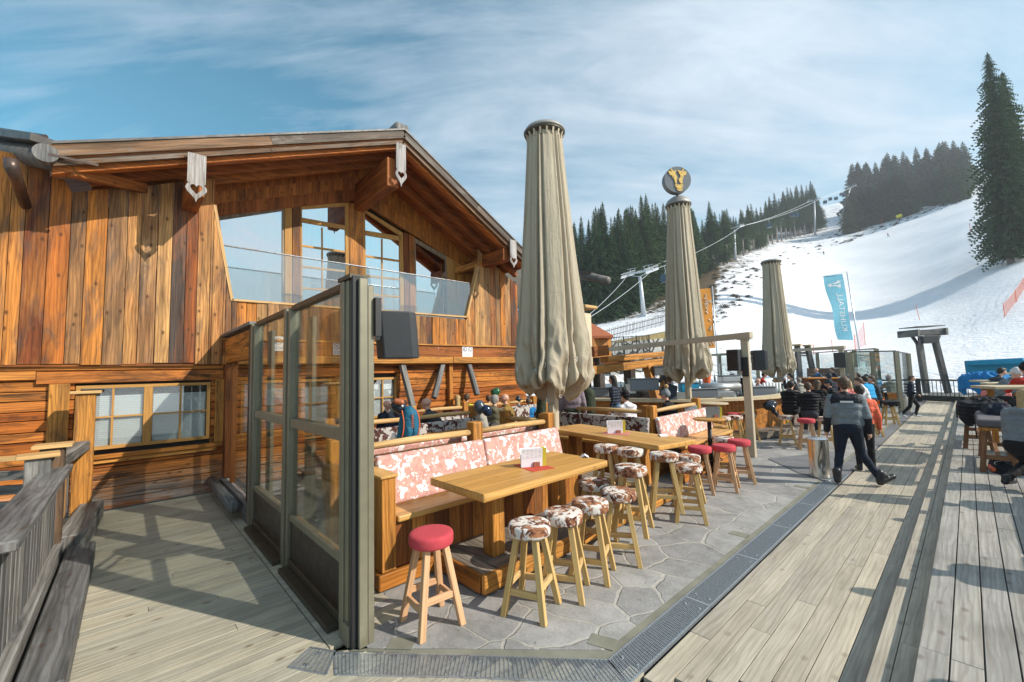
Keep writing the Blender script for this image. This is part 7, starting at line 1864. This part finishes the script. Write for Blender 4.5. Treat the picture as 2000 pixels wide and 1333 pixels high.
# --- skiers on the piste
def skier(px_, py_, label, top, legs, sc_=1.0, rz=0):
    g_ = hit(px_, py_); r_ = person(label, (0, 0, 0), rz, pose='walk', arms='front', top=top, legs=legs, hat='helmet', lean=.1, vox=.03, bulk=1.1); del r_['_hc']; r_.location = tuple(g_); r_.scale = (sc_,)*3
    for sx in (-1, 1):
        mb = MB(); mb.box((sx*.11, .05, .03), (.08, 1.7, .02)); o = mb.build('ski', 'black'); o.parent = r_
        mb = MB(); mb.tube([(sx*.28, .1, .95), (sx*.33, -.25, .0)], .012, 5); o = mb.build('ski_pole', 'black'); o.parent = r_
skier(1609, 498, 'distant skier in black on the piste', 'black', 'black', 1.1, .5); skier(1735, 463, 'distant skier in a red jacket and blue trousers on the piste', 'red', 'blue', 1.15, .8)
skier(1868, 399, 'speck of a skier high on the crest by the wood', 'navy', 'black', 1.2, .8)
for r_ in bpy.data.objects:
    if '_hc' in r_: del r_['_hc']
# stools under the seated guests and other bar stools
def stp(px_, py_, kind, lab, rz=20, z=0.0): p = G(px_, py_, z+SH); stool(kind, p[0], p[1], R(rz), lab, z)
stp(1535, 812, 'cow', 'cow-print stool under the young man in the black puffer', 15); stp(1574, 818, 'red', 'red-topped stool under the person in the black puffer jacket', 20)
stp(1700, 800, 'cow', 'stool under the woman in the pink hoodie', 30); stp(1735, 786, 'cow', 'low stool under the man in orange trousers', 25); stp(1610, 815, 'cow', 'stool behind the dented bin', 10)
# ------------------------------------------------------------------ things held, hung and set down
bp_ = thing('backpack', 'blue ski backpack with orange zips hanging from the booth post', 'backpack', D(798, 800, 6.6)); c = D(799, 826, 6.4); 
o = blob('bag', [(c+(0, 0, .16), c+(0, 0, -.16), .10, .13), (c+RT*.05+(0, 0, .12), c+RT*.05+(0, 0, -.14), .09, .11), (c-RT*.09+(0, 0, .05), c-RT*.10+(0, 0, -.2), .06, .09)], 'packblue', vox=.014, smooth=2, parent=None); o.parent = bp_; o.matrix_parent_inverse = Matrix.Translation(bp_.location).inverted()
fw2 = -FW*np.array([1, 1, 0]); fw2 /= np.linalg.norm(fw2); rt2 = RT*np.array([1, 1, 0]); rt2 /= np.linalg.norm(rt2)
for off, bend in ((-.075, .03), (.15, .04)):
    mb = MB(); mb.tube([c+rt2*(off+bend*math.sin(k/8*3.1))+fw2*.13+(0, 0, .20-.40*k/8) for k in range(9)], .009, 6); mb.build('zip', 'orange', bp_, smooth=True)
mb = MB()
for k in range(8): mb.obox(c+rt2*.09+fw2*.155+(0, 0, .13-.026*k), rt2*(.012+.004*(k % 2)), (0, .001, 0), (0, 0, .007))
mb.build('lettering', 'orange', bp_)
o = blob('helmet', [(D(776, 792, 6.5), D(782, 797, 6.5), .10, .10)], 'helmet', vox=.014); tag(o, 'black ski helmet hung over the blue backpack', 'helmet')
o = blob('goggles', [(D(774, 784, 6.38), D(784, 786, 6.38), .045, .045)], 'copper', vox=.01); tag(o, 'coppery ski goggles strapped round the hanging helmet', 'goggles')
o = blob('glove', [(D(769, 850, 6.4), D(772, 865, 6.4), .035, .05), (D(765, 856, 6.4), D(762, 862, 6.4), .02, .02)], 'white', vox=.01); tag(o, 'white glove hanging below the backpack strap', 'glove')
o = blob('helmet', [(D(938, 797, 6.9), D(936, 792, 6.9), .10, .09)], 'helmet_grey', vox=.014); tag(o, 'black and grey ski helmet hanging from the middle post', 'helmet', 'ski helmets hung on posts')
o = blob('helmet', [(D(950, 801, 6.8), D(952, 805, 6.8), .085, .075)], 'helmet_blue', vox=.014); tag(o, 'dark blue ski helmet hanging right of the grey one', 'helmet', 'ski helmets hung on posts')
o = blob('helmet', [(D(967, 767, 10.8), D(970, 765, 10.8), .12, .10)], 'helmet_green', vox=.02); tag(o, 'green patterned ski helmet on the back rail', 'helmet', 'ski helmets hung on posts')
o = blob('garment', [(D(940, 815, 7.0), D(950, 850, 7.0), .09, .07), (D(950, 850, 7.0), D(957, 862, 7.0), .08, .05)], 'c_beige', vox=.018); tag(o, 'beige jacket draped below the hanging helmets', 'jacket')
o = blob('garment', [(D(1058, 775, 9.2), D(1056, 830, 9.2), .10, .13)], 'c_greentrs', vox=.02); tag(o, 'dark green jacket hanging on the near parasol mast', 'jacket')
o = blob('garment', [(D(1150, 770, 10.6), D(1150, 800, 10.6), .16, .18), (D(1143, 800, 10.6), D(1155, 812, 10.6), .14, .10)], 'c_greentrs', vox=.02); tag(o, 'dark green ski jacket with tan stripes hung beside the standing man', 'jacket')
q_ = G(1512, 825, .22); drape('coat_heap', 'crumpled yellow jacket lying on the curved bar step', 'jacket', (q_[0]-.1, q_[1], .21), (.45, .30, .20), 'yellow', 4, 0)
o = blob('helmet', [(D(1500, 793, 12.5), D(1508, 790, 12.5), .14, .13), (D(1508, 797, 12.4), D(1512, 806, 12.4), .08, .06)], 'helmet', vox=.02); tag(o, 'black helmet and bag hanging on the curved bar front', 'helmet')
o = blob('shoe', [(D(1514, 806, 12.3), D(1518, 812, 12.3), .05, .05)], 'helmet', vox=.014); tag(o, 'small black bag beside the yellow jacket', 'bag')
q_ = G(1738, 786, .76); drape('coat_heap', 'black jacket draped over the stool under the man in orange trousers', 'jacket', (q_[0], q_[1], .77), (.26, .26, .08), 'c_black', 9, .35)
# dented bin
g_ = G(1602, 932); bn = thing('litter_bin', 'dented polished steel litter bin beside the man in ski boots', 'litter bin', g_); mb = MB(); vs = []
for j in range(25):
    z_ = .02+.66*j/24
    for k in range(48):
        a = 2*math.pi*k/48; d_ = .028*math.exp(-((a-5.35)/.30)**2)*math.exp(-((z_-.36)/.20)**2)+.02*math.exp(-((a-5.0)/.2)**2)*math.exp(-((z_-.28)/.12)**2); r_ = .165-d_; vs.append((g_[0]+r_*math.cos(a), g_[1]+r_*math.sin(a), z_))
mb.add(vs, [(j*48+k, j*48+(k+1) % 48, (j+1)*48+(k+1) % 48, (j+1)*48+k) for j in range(24) for k in range(48)], [[(0, 0)]*4]*(24*48)); mb.build('body', 'chrome', bn, smooth=True)
mb = MB(); mb.lathe([(.165, .68), (.178, .69), (.178, .71), (.15, .725), (.0001, .73)], (g_[0], g_[1], 0), 40); mb.build('lid', 'steel', bn, smooth=False)
g_ = G(1768, 806); bn = thing('litter_bin', 'second steel litter bin at the far glass panels', 'litter bin', g_); mb = MB(); mb.lathe([(.2, .0), (.2, .68), (.0001, .70)], (g_[0], g_[1], 0), 24); mb.build('body', 'chrome', bn, smooth=False); mb = MB(); mb.lathe([(.205, .7), (.205, .73), (.0001, .74)], (g_[0], g_[1], 0), 24); mb.build('lid', 'steel', bn)
g_ = G(1490, 779, 1.16)
# far guest table, bench back, timber uprights
t_ = thing('wooden_table', 'long orange-brown table of the two men facing the camera', 'table', D(1604, 745, 21)); a, b_ = D(1566, 739, 21.5), D(1642, 739, 21.5); mb = MB(); mb.beam(a, b_, .9, .08); mb.build('tabletop', 'bench', t_, bevel=.01); mb = MB(); mb.beam(a+(0, 0, -.6)+(b_-a)*.1, b_+(0, 0, -.6)-(b_-a)*.1, .5, 1.1); mb.build('base', 'redwood', t_)
a, b_ = D(1577, 728, 24.5), D(1645, 728, 24.5); t_ = thing('settle', 'dark wooden settle back behind the two men', 'bench', (a+b_)/2); mb = MB(); mb.beam(a, b_, .08, .5); mb.build('backrest', 'darkwood', t_); mb = MB(); mb.beam(a+(0, 0, -.7), b_+(0, 0, -.7), .5, .1); mb.build('seat', 'darkwood', t_)
t_ = thing('timber_ladder_frame', 'grey timber posts with cross rungs like a ladder behind the third parasol', 'timber frame', D(1570, 760, 27)); 
for (xa, ya_, xb_, yb_) in ((1557, 676, 1562, 735), (1577, 677, 1588, 728)):
    a, b_ = D(xa, ya_, 26), D(xb_, yb_, 26); mb = MB(); mb.beam(a, b_+(b_-a)*.5, .24, .24, (1, 1, 0)); mb.build('post', 'greywood', t_); mb = MB(); mb.box(a+(0, 0, .05), (.42, .42, .1)); mb.build('cap', 'pale', t_)
for y_ in (684, 689, 695): a, b_ = D(1559, y_, 26), D(1580, y_, 26); mb = MB(); mb.beam(a, b_, .1, .09); mb.build('rung', 'greywood', t_)
# far glass panels
def panel_frame(label, x0, x1, ytop0, ytop1, dep0, dep1, nbay=2):
    a, b_ = D(x0, ytop0, dep0), D(x1, ytop1, dep1); t_ = thing('glass_panel_frame', label, 'glass screen', ((a[0]+b_[0])/2, (a[1]+b_[1])/2, 0), 'small glass screens at the far terrace end')
    for i in range(nbay+1): p = a+(b_-a)*i/nbay; mb = MB(); mb.box((p[0], p[1], p[2]/2), (.16, .10, p[2]), .6); mb.build('post', 'alu', t_)
    mb = MB(); mb.beam(a, b_, .05, .05); mb.build('top_rail', 'alu_dark', t_)
    mb = MB(); q0_, q1_ = a.copy(), b_.copy(); z_ = min(a[2], b_[2]); mb.obox(((a+b_)[0]/2, (a+b_)[1]/2, z_/2+.1), ((b_-a)[0]/2, (b_-a)[1]/2, 0), np.array([-(b_-a)[1], (b_-a)[0], 0])/np.linalg.norm(b_-a)*.005, (0, 0, z_/2-.12)); mb.build('glass', 'glass_rail', t_)
panel_frame('glass screen with beige posts left of the walking woman', 1660, 1750, 688, 686, 18.5, 17.2); panel_frame('glass screen corner bay right of the beige-post screen', 1750, 1774, 687, 691, 17.2, 22, 1); panel_frame('thin framed glass screen behind, above the back row of guests', 1545, 1710, 693, 681, 27, 24, 3)
panel_frame('far thin glass screen left of the third parasol', 1405, 1478, 694, 692, 24, 23, 2)
panel_frame('second thin glass screen between the near pylon post and bar', 1668, 1712, 684, 682, 22, 22.5, 1)
# wooden speaker frame
t_ = thing('timber_speaker_frame', 'grey timber frame on splayed legs carrying a speaker under a little roof', 'speaker frame', G(1828, 772)); SDp = 24.5
for (xa, ya_, xb_, yb_) in ((1795, 668, 1810, 768), (1826, 664, 1852, 768)): mb = MB(); mb.beam(D(xa, ya_, SDp), D(xb_, yb_, SDp), .26, .26, (1, 1, 0)); mb.build('leg', 'greywood', t_, bevel=.02)
for (xa, ya_, xb_, yb_) in ((1782, 658, 1796, 678), (1834, 656, 1828, 672)): mb = MB(); mb.beam(D(xa, ya_, SDp), D(xb_, yb_, SDp), .12, .12, (1, 1, 0)); mb.build('brace', 'greywood', t_)
a, b_ = D(1779, 652, SDp), D(1833, 649, SDp); mb = MB(); mb.beam(a+fw2*.35, b_+fw2*.35, .10, .34); mb.build('hood_board', 'greywood', t_, bevel=.02)
for e in (a, b_): mb = MB(); mb.beam(e+fw2*.5, e-fw2*.8, .12, .40); mb.build('hood_side', 'greywood', t_)
for k in range(4): mb = MB(); mb.beam(a+(0, 0, .36-.0*k)-fw2*(-.3+.3*k), b_+(0, 0, .36)-fw2*(-.3+.3*k), .26, .05); mb.build('roof_board', 'greywood', t_)
speaker('loudspeaker', 'dark loudspeaker under the little roof of the timber frame', D(1810, 664, SDp-.4), 1.0, .5, .42, math.atan2(fw2[1], fw2[0]))
# boardwalk end railing with slats
t_ = thing('timber_railing', 'dark weathered slatted railing closing the far end of the boardwalk', 'railing', (-1, 33.5, 0)); 
def rail_line(a, b_, n, z1=1.12, slat=.06):
    a, b_ = np.array([*a, 0.]), np.array([*b_, 0.]); mb = MB(); mb.beam(a+(0, 0, z1), b_+(0, 0, z1), .14, .08); mb.build('hand_rail', 'darkrail', t_); mb = MB(); mb.beam(a+(0, 0, .18), b_+(0, 0, .18), .14, .28); mb.build('kick_board', 'darkrail', t_)
    return a, b_
a, b_ = rail_line((-4.5, 30), (-1.9, 31), 0)
for k in range(4): mb = MB(); mb.beam(a+(0, 0, .42+.16*k), b_+(0, 0, .42+.16*k), .04, .07); mb.build('bar', 'darkrail', t_)
a, b_ = rail_line((-1.9, 31), (1.2, 29.5), 22)
for k in range(20): p = a+(b_-a)*(k+.5)/20; mb = MB(); mb.beam(p+(0, 0, .3), p+(0, 0, 1.1), .06, .03, (1, 0, 0)); mb.build('slat', 'darkrail', t_)
for p in (a, b_, np.array([-4.5, 30, 0])): mb = MB(); mb.box((p[0], p[1], .6), (.2, .2, 1.2)); mb.build('post', 'darkrail', t_)
# blue tarp-covered block, right
a, b_ = D(1893, 716, 24), D(2010, 711, 22); mb = MB(); mb.beam(a+(0, 0, -.15), b_+(0, 0, -.15), 1.2, .95); tag(mb.build('tarp_cover', 'tarp', None, bevel=.05, seg=2), 'long block under a turquoise blue tarpaulin at the right edge behind the guests', 'tarpaulin')
a, b_ = D(1898, 710, 23.6), D(2010, 706, 21.6); mb = MB(); mb.beam(a, b_, 1.1, .25); tag(mb.build('tarp_fold', 'tarp', None, bevel=.04), 'upper fold of turquoise tarpaulin lying on the covered block', 'tarpaulin')
# right deck tables and padded benches
def rtable(label, x0, y0, x1, dep, th=.06, z=None):
    a, b_ = D(x0, y0, dep), D(x1, y0-1, dep-.4); t_ = thing('wooden_table', label, 'table', ((a+b_)[0]/2, (a+b_)[1]/2, .25), 'pale tables on the right deck'); mb = MB(); mb.beam(a, b_, .8, th); mb.build('tabletop', 'pale_top', t_, bevel=.01)
    for u in (.12, .88): p = a+(b_-a)*u; mb = MB(); mb.box((p[0], p[1], (.25+p[2])/2-.03), (.10, .10, p[2]-.25-.06)); mb.build('leg', 'post', t_, bevel=.006)
rtable('nearest pale table on the right deck, behind the padded benches', 1918, 757, 2060, 9.2); rtable('second pale table on the right deck', 1908, 745, 2000, 14); rtable('low pale bench board in front of the second table', 1922, 750, 1990, 12.2); rtable('farthest pale table on the right deck with a blue jacket on it', 1900, 731, 1965, 16.5)
def pad_bench(label, x, y, rz, lx=1.25, dark=False):
    t_ = thing('padded_bench', label, 'padded bench', (x, y, .25), 'padded high benches on the right deck'); z = .25; c, s_ = math.cos(rz), math.sin(rz)
    mb = MB(); mb.box((x, y, z+.80), (lx, .42, .13), rz); mb.build('cushion', 'cushion_dark' if dark else 'cushion_grey', t_, bevel=.045, seg=3)
    mb = MB(); mb.box((x, y, z+.705), (lx-.03, .38, .055), rz); mb.build('seat_frame', 'post', t_, bevel=.004)
    for u in (-1, 1):
        for v in (-1, 1):
            p1 = np.array([x+c*u*(lx/2-.10)-s_*v*.12, y+s_*u*(lx/2-.10)+c*v*.12, z+.68]); p0 = np.array([x+c*u*(lx/2-.02)-s_*v*.19, y+s_*u*(lx/2-.02)+c*v*.19, z]); mb = MB(); mb.beam(p0, p1, .07, .07, (c, s_, 0)); mb.build('leg', 'bench_leg', t_, bevel=.006)
        a = np.array([x+c*u*(lx/2-.05)-s_*.17, y+s_*u*(lx/2-.05)+c*.17, z+.25]); b_ = np.array([x+c*u*(lx/2-.05)+s_*.17, y+s_*u*(lx/2-.05)-c*.17, z+.25]); mb = MB(); mb.beam(a, b_, .05, .07); mb.build('stretcher', 'bench_leg', t_)
    mb = MB(); mb.beam((x-c*(lx/2-.08), y-s_*(lx/2-.08), z+.25), (x+c*(lx/2-.08), y+s_*(lx/2-.08), z+.25), .05, .07); mb.build('stretcher', 'bench_leg', t_)
pad_bench('grey padded high bench in front of the right-deck table', .22, 11.35, R(90), 1.75); pad_bench('dark padded high bench behind the grey one', .02, 13.8, R(90), 1.5, dark=True)
p = np.array([.25, 11.0, 0])
def heap2(name, label, cat, c, size, mat, seed, n=9): return heap(name, label, cat, c, size, mat, seed, n)
drape('jacket_heap', 'black jackets heaped on the dark padded bench, sleeve hanging down', 'jacket', (.10, 13.2, 1.13), (.42, .75, .22), 'c_black', 3, .45)
drape('bag', 'black sports bag on the grey padded bench', 'bag', (.30, 11.75, 1.13), (.20, .42, .20), 'c_navy', 8, .05)
mb = MB(); mb.box((.0, 11.35, .90), (.02, .05, .42), .0); tag(mb.build('bag_strap', 'black'), 'black strap hanging from the bag on the grey bench', 'strap')
q_ = D(1915, 741, 16.0); drape('jacket_heap', 'bright blue jackets piled on the farthest right-deck table', 'jacket', q_+np.array([.1, 0, .0]), (.62, .5, .32), 'c_blue', 5, .75)
g_ = G(1962, 922, .26); drape('rucksack', 'black rucksack lying on the right deck boards', 'rucksack', g_+np.array([.03, .12, 0]), (.22, .36, .20), 'c_black', 6, 0)
o = blob('goggles', [(G(1936, 912, .30), G(1941, 918, .30), .045, .04)], 'orange', vox=.01); tag(o, 'orange-lensed goggles at the tip of the black rucksack', 'goggles')
q_ = G(1953, 906, .40); mb = MB(); mb.tube([q_+np.array([.06*math.cos(a), .035*math.sin(a)*.5, .03*math.sin(a)]) for a in [R(24*k) for k in range(16)]], .006, 6); tag(mb.build('goggle_frame', 'white'), 'white oval ring on the strap of the rucksack goggles', 'goggle strap')
# unseen guests' furniture just right of the frame: it throws the broken shade over the right deck
for i, (x, y) in enumerate(((2.1, 3.2), (2.3, 5.4), (2.0, 7.8), (2.6, 10.4), (1.9, 13.0))):
    tb = tablething('wooden table outside the right of the frame', x, y, .8, 1.5, 1.33, [(x-.2, y-.5), (x+.2, y+.5)], floor=.25, name='wooden_table', group='tables just right of the view')
for i, (x, y, tp) in enumerate(((1.35, 2.6, 'navy'), (1.45, 4.2, 'black'), (1.5, 6.3, 'charcoal'), (1.55, 8.9, 'navy'), (2.9, 4.0, 'grey'), (1.5, 11.4, 'black'))):
    r_ = person('guest in dark winter clothes seated outside the right of the frame', (x, y, .25), R(-80), top=tp, legs='blacktrs', seat=.78, vox=.03, group='guests just right of the view'); del r_['_hc']
    pad_bench('padded high bench outside the right of the frame', x, y-.02, R(90), 1.1)
# ------------------------------------------------------------------ haze: one closed box of even, thin air
m = bpy.data.materials.new('haze'); m.use_nodes = True; t = NT(m.node_tree); t.n.clear(); MATS['haze'] = m
o_ = t.a('ShaderNodeOutputMaterial'); v_ = t.a('ShaderNodeVolumePrincipled'); v_.inputs['Color'].default_value = (.86, .91, 1, 1); v_.inputs['Density'].default_value = HAZE; v_.inputs['Anisotropy'].default_value = .2
t.c(v_.outputs[0], o_.inputs['Volume'])
mb = MB(); mb.bb(-760, 460, -60, 960, -3.0, 236); hz_ = mb.build('haze', 'haze'); hz_['kind'] = 'stuff'
